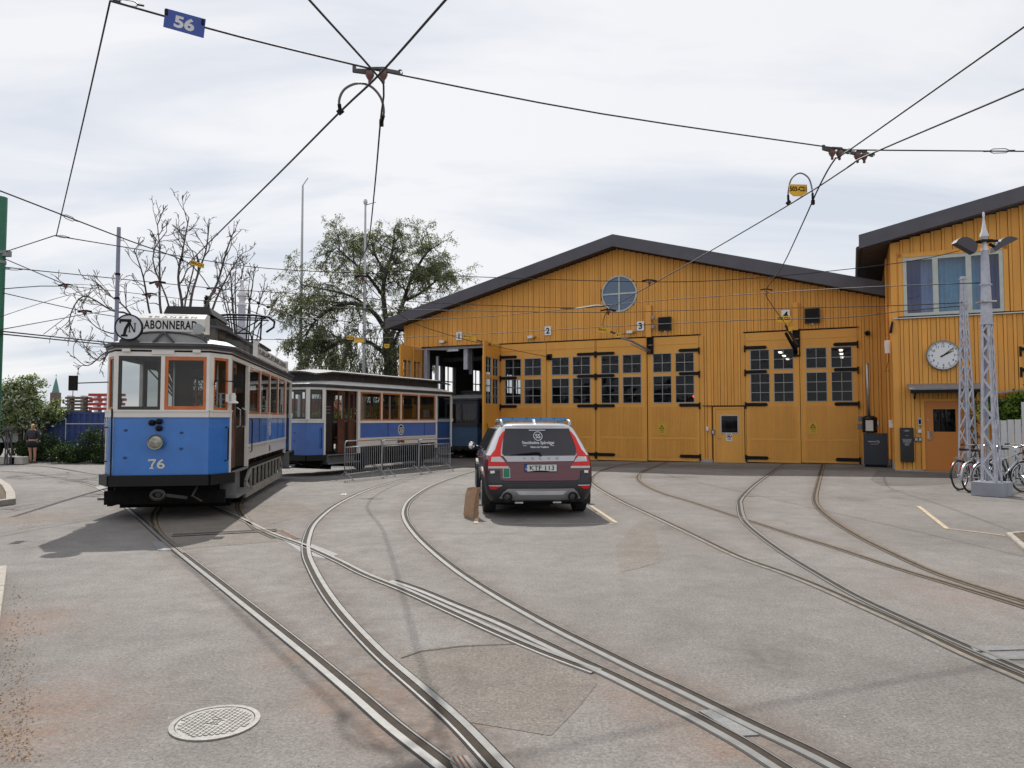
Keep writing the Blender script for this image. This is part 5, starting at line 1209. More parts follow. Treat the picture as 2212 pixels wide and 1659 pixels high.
def onrear(poly, off=.012, th=.012, n=10, seg=.05):
    # a patch laid on the curved rear: the outline is filled by a small grid so that it follows the curve
    import mathutils.geometry as mg
    pts = []
    for i, q in enumerate(poly):
        r_ = poly[(i+1) % len(poly)]; k = max(1, int(math.hypot(r_[0]-q[0], r_[1]-q[1])/seg))
        for j in range(k): pts.append(Vector((q[0]+(r_[0]-q[0])*j/k, q[1]+(r_[1]-q[1])*j/k)))
    x0 = min(p.x for p in pts); x1 = max(p.x for p in pts); z0 = min(p.y for p in pts); z1 = max(p.y for p in pts)
    inner = []
    def inside(p):
        c = False; j = len(pts)-1
        for i in range(len(pts)):
            if (pts[i].y > p.y) != (pts[j].y > p.y) and p.x < (pts[j].x-pts[i].x)*(p.y-pts[i].y)/(pts[j].y-pts[i].y)+pts[i].x: c = not c
            j = i
        return c
    x = x0+seg/2
    while x < x1:
        z = z0+seg/2
        while z < z1:
            p = Vector((x,z))
            if inside(p) and min((p-q).length for q in pts) > seg*.35: inner.append(p)
            z += seg
        x += seg
    allp = pts + inner; nb_ = len(pts)
    v, e, f, *_ = mg.delaunay_2d_cdt(allp, [(i,(i+1)%nb_) for i in range(nb_)], [], 1, 1e-5)
    vs = [(p.x, yr(p.x,p.y)-off, p.y) for p in v] + [(p.x, yr(p.x,p.y)-off+th, p.y) for p in v]; n = len(v)
    from collections import Counter
    fs = []; ec = Counter()
    for q in f:
        q = tuple(q); fs.append(q); fs.append(tuple(i+n for i in q[::-1]))
        for i in range(len(q)): ec[tuple(sorted((q[i], q[(i+1)%len(q)])))] += 1
    for (a, b), c in ec.items():
        if c == 1: fs.append((a,b,b+n,a+n))
    return vs, fs
def rearpart(name, poly, m, parent, off=.012, th=.012, lab=None):
    vs, fs = onrear(poly, off, th); o = MB().add(vs, fs).build(name, m, parent, smooth='auto'); bm = bmesh.new(); bm.from_mesh(o.data); bmesh.ops.recalc_face_normals(bm, faces=bm.faces[:]); bm.to_mesh(o.data); bm.free()
    if lab: o['label'] = lab
    return o
K_ = .00127
def Z(q): return [((x-1122)*K_, 1.65-(y-150)*K_) for x, y in q]       # outlines measured on the enlarged rear view, in metres
gl = rearpart('rear_window', Z([(690,285),(1560,285),(1595,380),(1622,560),(1620,615),(1600,638),(660,638),(632,610),(640,540),(662,400)]), glass('rear_privacy_glass', (.2,.2,.22), refl=.06, op=.85, opcol=(.018,.017,.026)), car, off=.010, th=.006)
tg = rearpart('tailgate', Z([(600,700),(1650,700),(1660,800),(1640,945),(1600,958),(650,958),(612,945),(592,800)]), maroon, car, off=.016, th=.012)
rearpart('tailgate_trim', Z([(640,640),(1610,640),(1572,708),(700,714)]), satin, car, off=.026, th=.02)
for sx in (1,-1):
    def mir(q): return [((1122 + sx*(x-1122)), y) for x, y in q]
    o = rearpart('tail_lamp', Z(mir([(1555,310),(1590,330),(1640,400),(1700,560),(1745,610),(1782,660),(1796,740),(1796,800),(1665,800),(1530,798),(1590,700),(1630,640),(1625,560),(1600,440)])), redl, car, off=.020, th=.018)
    rearpart('lens', Z(mir([(1595,690),(1640,650),(1750,655),(1762,715),(1580,718)])), clearl, o, off=.026, th=.008)
    rearpart('lens', Z(mir([(1535,772),(1796,775),(1796,802),(1525,800)])), clearl, o, off=.027, th=.008)
    rearpart('parking_sensor', Z(mir([(1715,830),(1770,835),(1768,868),(1712,862)])), white, car, off=.02, th=.02)
    o = rearpart('reflector', Z(mir([(1640,1030),(1782,1032),(1775,1070),(1700,1072)])), redl, car, off=.010, th=.01)
    rearpart('trim', Z(mir([(1620,1016),(1790,1018),(1790,1030),(1622,1028)])), satin, o, off=.014, th=.01)
    c = ((1122+sx*430-1122)*K_, .36); 
    mb = MB(); mb.lathe([(.075,-.0),(.085,-.03),(.072,-.04),(.055,-.03),(.05,.06)],18,(c[0],yr(c[0],.40)-.015,c[1]-.01),'y'); mb.M = None; mb.build('exhaust', black, car, smooth=True)
rearpart('skid_plate', Z([(700,1062),(1560,1062),(1610,1110),(1665,1200),(1600,1212),(1500,1222),(760,1222),(640,1200),(590,1190),(640,1110)]), satin, car, off=.022, th=.03)
rearpart('skid_recess', Z([(800,1090),(1470,1095),(1420,1145),(850,1142)]), mat('pale_satin_recess', (.55,.55,.56), .35), car, off=.030, th=.01)
rearpart('bumper_shelf', Z([(440,830),(590,830),(600,930),(640,968),(1620,968),(1660,930),(1665,835),(1800,840),(1800,990),(440,990)]), clad, car, off=.010, th=.02)
pl = rearpart('number_plate', Z([(918,742),(1345,745),(1345,848),(918,846)]), black, car, off=.034, th=.02)
def rf(off): return lambda x, z: (x, yr(0, .82)-off, z)
pz = lambda y: 1.65-(y-150)*K_; px = lambda x: (x-1122)*K_
yy = yr(0,.9)-.045
mb = MB(); mb.box((px(952),yy-.006,pz(838)),(px(1338),yy+.02,pz(752))); mb.build('plate_face', mat('white_plate_face', (.62,.62,.60), .4), pl)
mb = MB(); mb.box((px(924),yy-.006,pz(838)),(px(951),yy+.02,pz(752))); mb.build('plate_band', mat('blue_plate_band', (.02,.09,.42), .4), pl)
mb = MB(); text(mb, 'KTF 113', lambda x, z: (x,yy-.009,z), px(985), px(1305), pz(824), pz(762), bold=.008); mb.build('plate_lettering', black, pl)
mb = MB(); text(mb, 'S', lambda x, z: (x,yy-.009,z), px(931), px(945), pz(818), pz(798), bold=.03, mi=0); mb.build('plate_letter', white, pl)
wp = mat('white_window_print', (.62,.62,.64), .5)
gs = lambda off: (lambda x, z: (x, yr(x,z)-off, z))
mb = MB(); o = [(px(1122)+a, pz(385)+b) for a, b in circ(.077,28)]; i_ = [(px(1122)+a, pz(385)+b) for a, b in circ(.067,28)]
n = 28; f = gs(.013); mb.add([f(*q) for q in o] + [f(*q) for q in i_], [(k,(k+1)%n,n+(k+1)%n,n+k) for k in range(n)])
text(mb, 'SS', f, px(1090), px(1155), pz(414), pz(358), bold=.012); text(mb, 'Stockholms Spårvägar', f, px(905), px(1340), pz(503), pz(450), bold=.01); mb.add([f(px(915),pz(513)),f(px(1330),pz(513)),f(px(1330),pz(508)),f(px(915),pz(508))],[(0,1,2,3)]); text(mb, 'Vision och Tradition', f, px(1008), px(1255), pz(540), pz(515), bold=.02)
mb.add([f(px(1005),pz(312)),f(px(1225),pz(312)),f(px(1225),pz(303)),f(px(1005),pz(303))],[(0,1,2,3)]); mb.build('window_lettering', wp, gl)
mb = MB(); x = 900; g2 = gs(.030)
for ch in 'VOLVO': text(mb, ch, g2, px(x), px(x+36), pz(686), pz(660), bold=.0); x += 108
mb.build('badge_lettering', mat('dark_badge', (.10,.10,.11), .4, metal=.6), car)
mb = MB(); f = gs(.036); P_ = [Vector(f(px(745),pz(632))), Vector(f(px(900),pz(615))), Vector(f(px(1090),pz(600))), Vector(f(px(1130),pz(612)))]; mb.tube(P_,[.008,.012,.016,.02],6); mb.tube([Vector(f(px(1120),pz(605))), Vector(f(px(1138),pz(640)))],.022,8); mb.build('wiper', black, car)
# first aid sticker
mb = MB(); sx0, sx1, sz0, sz1 = px(638), px(728), pz(922), pz(795); f = gs(.024); mb.add([f(sx0,sz0),f(sx1,sz0),f(sx1,sz1),f(sx0,sz1)],[(0,1,2,3)]); f2 = gs(.026); e_ = .006
mb.add([f2(sx0+e_,sz0+e_),f2(sx1-e_,sz0+e_),f2(sx1-e_,sz1-e_),f2(sx0+e_,sz1-e_)],[(0,1,2,3)],1); f3 = gs(.028); cx_, cz_ = (sx0+sx1)/2, (sz0+sz1)/2+.005
ht = [(cx_+ .0021*16*math.sin(t)**3*1.0, cz_+.0021*(13*math.cos(t)-5*math.cos(2*t)-2*math.cos(3*t)-math.cos(4*t))) for t in [R(12*k) for k in range(30)]]
for k in range(30): mb.add([f3(cx_,cz_),f3(*ht[k]),f3(*ht[(k+1)%30])],[(0,1,2)])
f4 = gs(.030); mb.add([f4(cx_+.004,cz_+.022),f4(cx_-.012,cz_-.002),f4(cx_+.0,cz_-.002),f4(cx_-.004,cz_-.024),f4(cx_+.012,cz_+.004),f4(cx_+.001,cz_+.004)],[(0,1,2,3,4,5)],1)
mb.build('heart_sticker', [white, mat('green_sticker', (.01,.16,.08), .5)], car)
# roof bar, rails, fin
for sx in (-1,1):
    MB().tube([(sx*.59,.62,1.52),(sx*.60,.70,1.60),(sx*.60,.95,1.62),(sx*.58,2.4,1.61),(sx*.57,2.6,1.53)],[.03,.026,.02,.02,.03],8).build('roof_rail', satin, car, smooth=True)
lbx = MB(); lbx.prism(rrect(-.62,1.0,.62,1.28,.08), 1.625, 1.66, 'xy'); lb = lbx.build('light_bar', mat('blue_light_bar', (.02,.22,.55), .1, var=.2, scale=40, coat=1), car, bevel=.01)
mb = MB(); mb.prism(rrect(-.6,1.02,.6,1.26,.07), 1.60, 1.625, 'xy'); 
for x in (-.5,.5): mb.box((x-.05,1.05,1.56),(x+.05,1.2,1.61))
mb.build('bar_base', mat('pale_blue_bar_base', (.25,.38,.45), .3, var=.3, scale=30), lb)
mb = MB(); [mb.box((x-.004,.995,1.627),(x+.004,1.285,1.664)) for x in (-.38,-.13,.13,.38)]; mb.build('bar_clip', black, lb)
MB().prism([(.64,1.565),(.80,1.575),(.80,1.64),(.76,1.63),(.68,1.59)], -.022-.03, .022-.03, 'yz').build('antenna_fin', silver, car, bevel=.008)
# side: window frames, belt line, mirrors, handles, arches
for sx in (-1,1):
    def X(y, z, o=.006): 
        _, w, y0, y1 = lev(z); return (sx*(w+o), y, z)
    mb = MB(); 
    for y in (1.15,2.05,2.95): mb.bar(X(y,1.07),X(y+.02,1.45),.02,.07,up=(1,0,0))
    mb.tube([X(.75,1.07),X(2.0,1.075),X(3.4,1.07)],.012,5); mb.build('window_frame', clad, car)
    mb = MB(); mb.tube([X(.8,1.47,.0),X(1.6,1.475,.0),X(2.7,1.47,0)],.01,5); mb.build('chrome_strip', satin, car)
    mb = MB(); mb.tube([(sx*.86,3.0,1.05),(sx*.97,2.98,1.08)],.03,6); mb.lathe([(.0001,-.10),(.06,-.10),(.085,-.05),(.08,.03),(.04,.09),(.0001,.10)],12,(sx*1.05,2.98,1.10),'y'); mb.build('door_mirror', clad, car, smooth=True)
    mb = MB(); mb.lathe([(.0001,-.115),(.06,-.11),(.065,-.10)],12,(sx*1.055,2.98,1.10),'y'); mb.build('mirror_glass', mat('mirror_glass', (.7,.72,.75), .05, metal=1, var=0), car)
    for y in (1.6,2.6): MB().tube([X(y,.93,.0),X(y+.03,.935,.035),X(y+.2,.935,.035),X(y+.23,.93,.0)],.012,6).build('handle', maroon, car)
    for y in (.98,3.78):
        mb = MB(); o = [(y+.44*math.cos(t), .36+.44*math.sin(t)) for t in [R(-25+230*k/22) for k in range(23)]]
        for k in range(22):
            a, b_ = o[k], o[k+1]; i0 = (y+(a[0]-y)*.82, .36+(a[1]-.36)*.82); i1 = (y+(b_[0]-y)*.82, .36+(b_[1]-.36)*.82)
            mb.add([(sx*.94,*a),(sx*.94,*b_),(sx*.945,*i1),(sx*.945,*i0),(sx*.80,*a),(sx*.80,*b_)],[(0,1,2,3),(0,1,5,4)])
        mb.build('wheel_arch', clad, car)
        mb = MB(); mb.lathe([(.0001,-.10),(.22,-.10),(.31,-.112),(.345,-.095),(.352,-.06),(.352,.06),(.345,.095),(.31,.112),(.22,.10),(.0001,.10)],36,(sx*.80,y,.352),'x'); wh = mb.build('wheel', tyre, car, smooth='auto')
        for g_ in (-.06,-.02,.02,.06):
            pass
        mb = MB(); mb.lathe([(.0001,.0),(.06,.01),(.20,-.03),(.225,.0),(.225,-.02)],24,(sx*.80+sx*.112,y,.352),'x')
        for k in range(5): a = R(72*k); mb.bar((sx*.915,y,.352),(sx*.915,y+.21*math.cos(a),.352+.21*math.sin(a)),.04,.04)
        mb.build('rim', satin, wh)
mb = MB(); mb.box((-.72,.35,.20),(.72,4.4,.30)); mb.box((-.2,.3,.16),(.2,.9,.24)); mb.tube([(-.45,.4,.26),(-.3,1.6,.24)],.04,6); mb.tube([(.45,.4,.26),(.3,1.6,.24)],.04,6); mb.tube([(-.8,.98,.34),(.8,.98,.34)],.05,6); mb.build('underbody', under_, car)
for x in (-.34,.30): MB().box((x-.07,.16,.235),(x+.07,.2,.262)).build('tow_bracket', white, car, bevel=.006)
mb = MB(); 
for x in (-.4,.05,.35): mb.box((x-.0,.0,0),(x,.0,0))
mb = MB(); mb.box((-.7,1.2,.6),(.7,1.35,1.15)); mb.box((-.65,2.4,.6),(-.1,2.55,1.25)); mb.box((.1,2.4,.6),(.65,2.55,1.25)); mb.box((-.5,2.45,1.28),(-.25,2.5,1.42)); mb.box((.25,2.45,1.28),(.5,2.5,1.42)); mb.build('seat', darkin, car)
# paper bag
bp = G(1018, 1118); bag = thing('paper_bag', 'tall crumpled brown paper bag standing at the left rear wheel of the car', 'bag', bp, R(-32))
kraft = mat('brown_kraft_paper', (.36,.225,.14), .85, var=.15, scale=12, bump=.3, bscale=18)
mb = MB(); secs = []
for k, (z, sx_, sy_, ox) in enumerate(((0,.095,.07,0),(.06,.10,.075,-.004),(.16,.10,.07,.0),(.28,.105,.06,.012),(.38,.10,.055,.025),(.46,.105,.045,.045),(.50,.10,.05,.055))):
    sec = []
    for x, y in ((-1,-1),(-.3,-1.1),(.4,-.95),(1,-1),(.85,0),(1,1),(.3,.95),(-.4,1.1),(-1,1),(-.8,0)): sec.append((x*sx_+ox+rnd.uniform(-.006,.006), y*sy_+rnd.uniform(-.006,.006), z + (rnd.uniform(-.012,.012) if k == 6 else 0)))
    secs.append(sec)
vs = [q for s_ in secs for q in s_]; fs = [(k*10+i,k*10+(i+1)%10,(k+1)*10+(i+1)%10,(k+1)*10+i) for k in range(6) for i in range(10)] + [tuple(range(10))[::-1]]
mb.add(vs, fs); o = mb.build('body', kraft, bag); sm_ = o.modifiers.new('thick','SOLIDIFY'); sm_.thickness = .004
MB().tube([(-.02,-.045,.47),(.0,-.055,.50),(.08,-.055,.51),(.10,-.045,.47)],.006,5).build('handle', kraft, bag)
# ================================================================== MASTS, POLES
def lattice_mast(name, label, loc, rz, H, b0=.42, b1=.17, solid=.66, base=True, finial=True, lr=2.3, group='lilac grey lattice masts'):
    t = thing(name, label, 'mast', loc, rz, group); zb_ = .30 if base else 0.0; hs = H*solid; mb = MB()
    def hw(z): return (b0 + (b1-b0)*min(1,z/(H*.86)))/2
    for sx, sy in ((-1,-1),(1,-1),(1,1),(-1,1)):
        a, c = hw(zb_), hw(hs); 
        for k in range(4):
            z0_, z1_ = zb_+(hs-zb_)*k/4, zb_+(hs-zb_)*(k+1)/4
            A, B = hw(z0_), hw(z1_); q = .058
            mb.hexa([(sx*A,sy*A,z0_),(sx*(A-q),sy*A,z0_),(sx*(A-q),sy*(A-.008),z0_),(sx*A,sy*(A-.008),z0_),(sx*B,sy*B,z1_),(sx*(B-q),sy*B,z1_),(sx*(B-q),sy*(B-.008),z1_),(sx*B,sy*(B-.008),z1_)])
            mb.hexa([(sx*A,sy*A,z0_),(sx*A,sy*(A-q),z0_),(sx*(A-.008),sy*(A-q),z0_),(sx*(A-.008),sy*A,z0_),(sx*B,sy*B,z1_),(sx*B,sy*(B-q),z1_),(sx*(B-.008),sy*(B-q),z1_),(sx*(B-.008),sy*B,z1_)])
    mb.build('corner_angles', lilac, t)
    mb = MB(); z = zb_; i = 0
    while z < hs-.1:
        st = hw(z)*lr; z2 = min(hs, z+st); A, B = hw(z)-.03, hw(z2)-.03; Ao, Bo = hw(z)+.001, hw(z2)+.001; s = 1 if i % 2 else -1
        for (p, q, up) in (((-s*A,-Ao,z),(s*B,-Bo,z2),(0,1,0)),((s*A,Ao,z),(-s*B,Bo,z2),(0,1,0)),((-Ao,s*A,z),(-Bo,-s*B,z2),(1,0,0)),((Ao,-s*A,z),(Bo,s*B,z2),(1,0,0))):
            p, q = Vector(p), Vector(q); mb.bar(p, q, .042, .010, up=up)
        z = z2; i += 1
    mb.build('lacing', lilac, t)
    mb = MB(); A, B = hw(hs), hw(H*.86)*.95
    mb.hexa([(-A,-A,hs),(A,-A,hs),(A,A,hs),(-A,A,hs),(-B,-B,H*.86),(B,-B,H*.86),(B,B,H*.86),(-B,B,H*.86)]); 
    for z in (hs, H*.74): q = hw(z)+.02; mb.box((-q,-q,z-.015),(q,q,z+.015))
    mb.build('shaft', lilac, t)
    if finial:
        h = H*.86; k = H*.14
        MB().lathe([(B*1.2,h),(B*1.3,h+k*.04),(B*1.0,h+k*.1),(B*.75,h+k*.2),(B*1.1,h+k*.33),(B*1.5,h+k*.36),(B*1.5,h+k*.41),(B*.9,h+k*.52),(B*.5,h+k*.7),(B*.3,h+k*.86),(B*.42,h+k*.9),(B*.42,h+k*.97),(.001,h+k)],14).build('finial', mat('white_mast_paint', (.62,.62,.66), .5), t, smooth='auto')
    if base:
        MB().box((-.30,-.30,0),(-.006,.30,.30)).box((.006,-.30,0),(.30,.30,.30)).build('footing', mat('grey_painted_concrete', (.27,.28,.32), .7, bump=.1), t, bevel=.012)
    return t
mp_ = Dp(2143, 1062, 15.75); mp_.z = 0
m1 = lattice_mast('lattice_mast', 'tall near lattice mast with finial and two dark lamps rising from a split concrete footing', mp_, R(38), 6.15, b0=.33, b1=.12, solid=.60)
vx = Vector((1,0,0)); Mr = Matrix.Rotation(R(-38), 4, 'Z')
zk = .00082
def lampq(P, name, parent, y0=-.09, y1=.09):
    mb = MB(); mb.M = Mr; mb.prism([((x-1250)*zk, 5.36-(y-620)*zk) for x, y in P], y0, y1); return mb.build(name, mat('dark_lamp_shade', (.06,.055,.065), .55), parent)
lampq([(430,510),(920,790),(985,700),(1000,560),(930,470),(850,400),(720,352),(590,365),(490,425)], 'lamp_shade', m1)
lampq([(1455,760),(1600,660),(2085,410),(2020,370),(1880,340),(1740,365),(1640,430),(1560,540),(1480,600)], 'lamp_shade', m1)
mb = MB(); mb.M = Mr; f = lambda x, y: ((x-1250)*zk, 0, 5.36-(y-620)*zk); mb.bar(f(930,500),f(1180,430),.05,.05); mb.bar(f(1330,440),f(1600,440),.05,.05); mb.bar(f(1380,520),f(1520,600),.05,.05); mb.box((-.12,-.12,5.48),(.12,.12,5.52)); mb.build('lamp_arm', black, m1)
mb = MB(); mb.M = Mr; mb.box((.20,-.05,5.37),(.28,.05,5.46)); mb.box((-.14,-.14,4.16),(.14,.14,4.19)); mb.build('clamp', steel, m1)
fm = Dp(2091, 985, 19.5); fm.z = 0
m2 = lattice_mast('lattice_mast', 'slimmer far lattice mast without lamps standing before the orange door', fm, R(20), 6.35, b0=.36, b1=.10, solid=.85, lr=2.7, base=False, finial=False)
bm_ = Dp(522, 700, 24); bm_.z = -.1
lattice_mast('lattice_mast', 'distant lattice mast whose spiked finial shows above the roof of tram 76', bm_, R(20), 6.35, b0=.4, b1=.24, solid=.5, base=False)
def pole(name, label, P, r0, r1, ztop, m, base=0):
    t = thing(name, label, 'pole', (P.x,P.y,base)); MB().tube([(0,0,0),(0,0,(ztop-base)*.5),(0,0,ztop-base)],[r0,(r0+r1)/2,r1],16).build('shaft', m, t, smooth='auto'); return t
green = mat('dark_green_pole_paint', (.015,.14,.075), .4, var=.08); galv = mat('dull_zinc_clamp', (.25,.26,.27), .5, metal=.6)
gp = pole('traction_pole', 'thick dark green pole cut by the left edge of the photo', Dp(0.5,420,15), .135, .135, 6.24, green)
mb = MB(); 
for z in (5.05, 4.85): mb.lathe([(.138,0),(.15,0),(.15,.06),(.138,.06)],16,(0,0,z))
mb.box((.1,-.06,5.0),(.24,.06,5.12)); mb.build('clamp', galv, gp)
gp2 = pole('traction_pole', 'slim lilac grey pole standing behind the round 7N sign', Dp(254,600,18), .055, .045, 6.40, mat('lilac_pole_paint', (.24,.24,.34), .5, var=.1))
mb = MB(); 
for z in (3.45,4.6,5.2): mb.lathe([(.05,0),(.062,0),(.062,.05),(.05,.05)],10,(0,0,z))
mb.build('clamp', black, gp2)
fpw = mat('white_flagpole', (.50,.51,.52), .4)
P = Dp(650,700,40); fp1 = pole('flagpole', 'tall pale flagpole left of the willow, taller one', P, .12, .05, 1.65+510/1580*40, fpw, -.1); h = 1.65+510/1580*40+.1
MB().tube([(0,0,h-.02),(.10,0,h+.15),(.28,0,h+.42)],.03,6).build('truck_arm', fpw, fp1)
P = Dp(787,700,38); fp2 = pole('flagpole', 'pale flagpole with a ball finial standing in front of the willow', P, .115, .05, 1.65+468/1580*38, fpw, -.1); h = 1.65+468/1580*38+.1
MB().lathe([(.001,.3),(.08,.25),(.12,.12),(.08,0),(.04,-.02)],10,(0,0,h)).tube([(0,0,h-.05),(.3,0,h+.05),(.55,0,h+.12)],.025,5).build('truck_arm', fpw, fp2, smooth=True)
# ================================================================== OVERHEAD WIRES
def wire(label, pts, r, name='overhead_wire', cat='wire', m=wireM, sub=4, group='overhead wires above the yard'):
    r *= 1.25
    P = [p if isinstance(p, Vector) else p for p in pts]; P = spline(P, sub) if len(P) > 2 and sub > 1 else P
    c = P[0].copy(); mb = MB(); mb.tube([p-c for p in P], r, 5); return tag(mb.build(name, m, loc=c, smooth=True), label, cat, group)
def fitting(label, u, v, y, L=.35, ang=0, drop=True):
    p = Dp(u,v,y); t = thing('wire_clamp', label, 'wire fitting', p, R(ang), 'wire clamps on the span wires'); k = L/.35
    mb = MB(); mb.bar((-L*.5,0,.01),(-L*.12,0,.035*k),.03*k,.035*k); mb.bar((-L*.12,0,.035*k),(L*.12,0,.035*k),.03*k,.03*k); mb.bar((L*.12,0,.035*k),(L*.5,0,.01),.03*k,.035*k); mb.lathe([(.02*k,-.02),(.02*k,.02)],8,(-L*.5,0,.01),'y'); mb.lathe([(.02*k,-.02),(.02*k,.02)],8,(L*.5,0,.01),'y'); mb.build('bar', black, t)
    if drop: MB().lathe([(.012*k,.03*k),(.045*k,.0),(.05*k,-.02*k),(.02*k,-.06*k),(.015*k,-.09*k),(.001,-.10*k)],10).build('insulator', mat('brown_porcelain', (.14,.05,.045), .25), t, smooth=True)
    return t
def turnbuckle(label, u, v, y, u2, v2, y2):
    a, b = Dp(u,v,y), Dp(u2,v2,y2); c = (a+b)/2; t = thing('turnbuckle', label, 'turnbuckle', c, 0, 'turnbuckles and strain links in the wires'); d = (b-a); n = d.normalized(); s = n.cross(Vector((0,0,1))).normalized(); z = n.cross(s); L = d.length
    mb = MB(); w_ = L*.06
    mb.tube([-n*L*.3+z*w_*.3, -n*L*.2+z*w_, n*L*.2+z*w_, n*L*.3+z*w_*.3],.008,5); mb.tube([-n*L*.3-z*w_*.3, -n*L*.2-z*w_, n*L*.2-z*w_, n*L*.3-z*w_*.3],.008,5); mb.build('body', galv, t)
    MB().tube([-n*L*.5, -n*L*.3],.014,5).build('rod', black, t); MB().tube([n*L*.5, n*L*.3],.014,5).build('rod', black, t)
J1 = Hz(815,152,5.85); J2 = Hz(1832,324,5.85)
wire('heavy span wire carrying the blue 56 plate at the upper left', [Hz(238,2,6.0), Hz(520,80,5.93), J1], .010)
wire('long span wire between the two insulated crossings across the sky', [J1, Hz(1300,246,5.82), J2], .009)
wire('span wire running right from the right crossing to the right photo edge', [J2, Hz(2080,326,5.9), Hz(2330,328,6.0)], .009)
wire('thin hanging wire slanting down at the upper left from the span wire', [Hz(238,2,6.0), Dp(180,260,10), Dp(122,508,13.9)], .008)
wire('contact wire from the top centre left dropping past the flagpole to gate two', [Hz(600,-80,5.6), Hz(668,0,5.6), Hz(812,160,5.55), Hz(829,195,5.5), Hz(822,262,5.5), Hz(810,400,5.5), Hz(797,520,5.5), Hz(783,600,5.5), Hz(880,690,5.3), Dp(985,728,30.5), Dp(1070,748,31.0), W(-11.97,-.15,4.29)], .010)
wire('contact wire crossing the sky from top centre down to the yellow plate at left', [Hz(1040,-85,5.6), Hz(962,0,5.6), Hz(820,160,5.55), Hz(735,241,5.5), Hz(600,377,5.5), Hz(470,505,5.5), Hz(408,568,5.5)], .011)
wire('contact wire from the left edge sagging over tram 76 to the open gate', [Hz(-60,390,5.5), Hz(0,412,5.5), Hz(150,470,5.5), Hz(280,520,5.5), Hz(395,562,5.5), Hz(430,590,5.5), Hz(473,640,5.5), Dp(558,678,27), Dp(660,712,31.5), Dp(728,729,33), Dp(785,741,33.4), Dp(860,757,33.5), Dp(912,766,34.6)], .011)
wire('contact wire from the upper right edge bending down at the right crossing to gate four', [Hz(2330,-25,5.6), Hz(2212,58,5.6), Hz(1832,326,5.55), Hz(1803,345,5.5), Hz(1770,402,5.5), Hz(1735,480,5.5), Hz(1690,575,5.5), Dp(1655,628,21.8), Dp(1668,660,23.5), Dp(1697,700,25.6), W(-2.3,-.95,4.9)], .010)
wire('contact wire from the right edge slanting left past the round window to gate three', [Hz(2330,135,5.6), Hz(2212,192,5.6), Hz(1880,333,5.55), Hz(1832,361,5.5), Hz(1725,430,5.5), Hz(1530,545,5.5), Hz(1420,608,5.5), Hz(1345,650,5.5), Dp(1313,670,26), Dp(1303,705,28.5), Dp(1330,721,28.9), W(-8.2,-1.2,5.0)], .011)
def jumper(label, pts, r=.016):
    P = spline(pts, 6); c = P[0].copy(); t = thing('jumper_cable', label, 'jumper cable', c, 0, 'looped jumper cables'); k = len(P)
    MB().tube([p-c for p in P], r, 7).build('cable', mat('grey_rubber_cable', (.16,.16,.165), .5), t, smooth=True)
    mb = MB(); mb.tube([P[0]-c, P[4]-c], r*1.5, 7); mb.tube([P[k-5]-c, P[k-1]-c], r*1.5, 7); mb.bar(P[0]-c+Vector((-.03,0,-.03)), P[0]-c+Vector((.03,0,.02)),.04,.06); mb.bar(P[-1]-c+Vector((0,0,-.05)), P[-1]-c+Vector((0,0,.03)),.05,.05); mb.build('clamp', black, t)
jumper('large grey cable loop hanging under the near wire crossing', [Hz(735,240,5.5), Hz(733,215,5.62), Hz(745,192,5.72), Hz(772,180,5.75), Hz(800,186,5.74), Hz(822,210,5.66), Hz(829,240,5.58), Hz(824,264,5.5)])
jumper('grey cable loop standing above the right yellow plate', [Dp(1703,437,12.9), Dp(1703,412,12.9), Dp(1710,386,12.85), Dp(1728,374,12.8), Dp(1746,384,12.7), Dp(1754,408,12.65), Dp(1756,436,12.6)], .014)
jumper('small dark cable loop above the left yellow plate', [Dp(392,560,17.4), Dp(398,545,17.4), Dp(412,540,17.4), Dp(424,548,17.4), Dp(428,566,17.4)], .012)
def bigfit(label, P, du, rz, L):
    t = thing('section_insulator', label, 'wire fitting', P, rz, 'insulated wire crossings'); mb = MB()
    mb.bar((-L*.5,0,.06),(-L*.5,0,-.02),.03,.04); mb.hexa([(-L*.5,-.02,-.02),(-L*.15,-.02,-.05),(-L*.15,.02,-.05),(-L*.5,.02,-.02),(-L*.5,-.02,.02),(-L*.15,-.02,.01),(-L*.15,.02,.01),(-L*.5,.02,.02)])
    mb.bar((-L*.18,0,.02),(L*.18,0,.02),.04,.03); mb.hexa([(L*.15,-.02,-.02),(L*.5,-.02,-.06),(L*.5,.02,-.06),(L*.15,.02,-.02),(L*.15,-.02,.02),(L*.5,-.02,-.02),(L*.5,.02,-.02),(L*.15,.02,.02)]); mb.lathe([(.03,-.02),(.03,.02)],8,(L*.5,0,-.03),'y')
    for x in (-.1,0,.1): mb.lathe([(.014,-.025),(.014,.025)],6,(x*L/.5,0,.02),'y',mi=1)
    mb.build('clamp_bar', [mat('grey_cast_clamp', (.09,.09,.085), .5, metal=.5), steel], t)
    for x in (-L*.16,L*.13): MB().lathe([(.02,0),(.05,-.02),(.055,-.06),(.035,-.10),(.02,-.12),(.02,-.16),(.001,-.17)],12,(x,0,.0)).build('insulator', mat('reddish_porcelain', (.13,.06,.055), .25), t, smooth=True)
bigfit('large insulated crossing with two red brown insulators near the top centre', J1, 0, R(-2), .56)
bigfit('insulated crossing clamp at the upper right where the contact wires meet', Hz(1806,323,5.85), 0, R(8), .42)
bigfit('second insulated clamp at the upper right, just right of its twin', Hz(1860,330,5.85), 0, R(5), .38)
turnbuckle('strain link with a square window near the right photo edge', 2125,327,11.9,2192,325,12); turnbuckle('strain link on the contact wire at the upper left', 130,463,13.6,168,478,14.2)
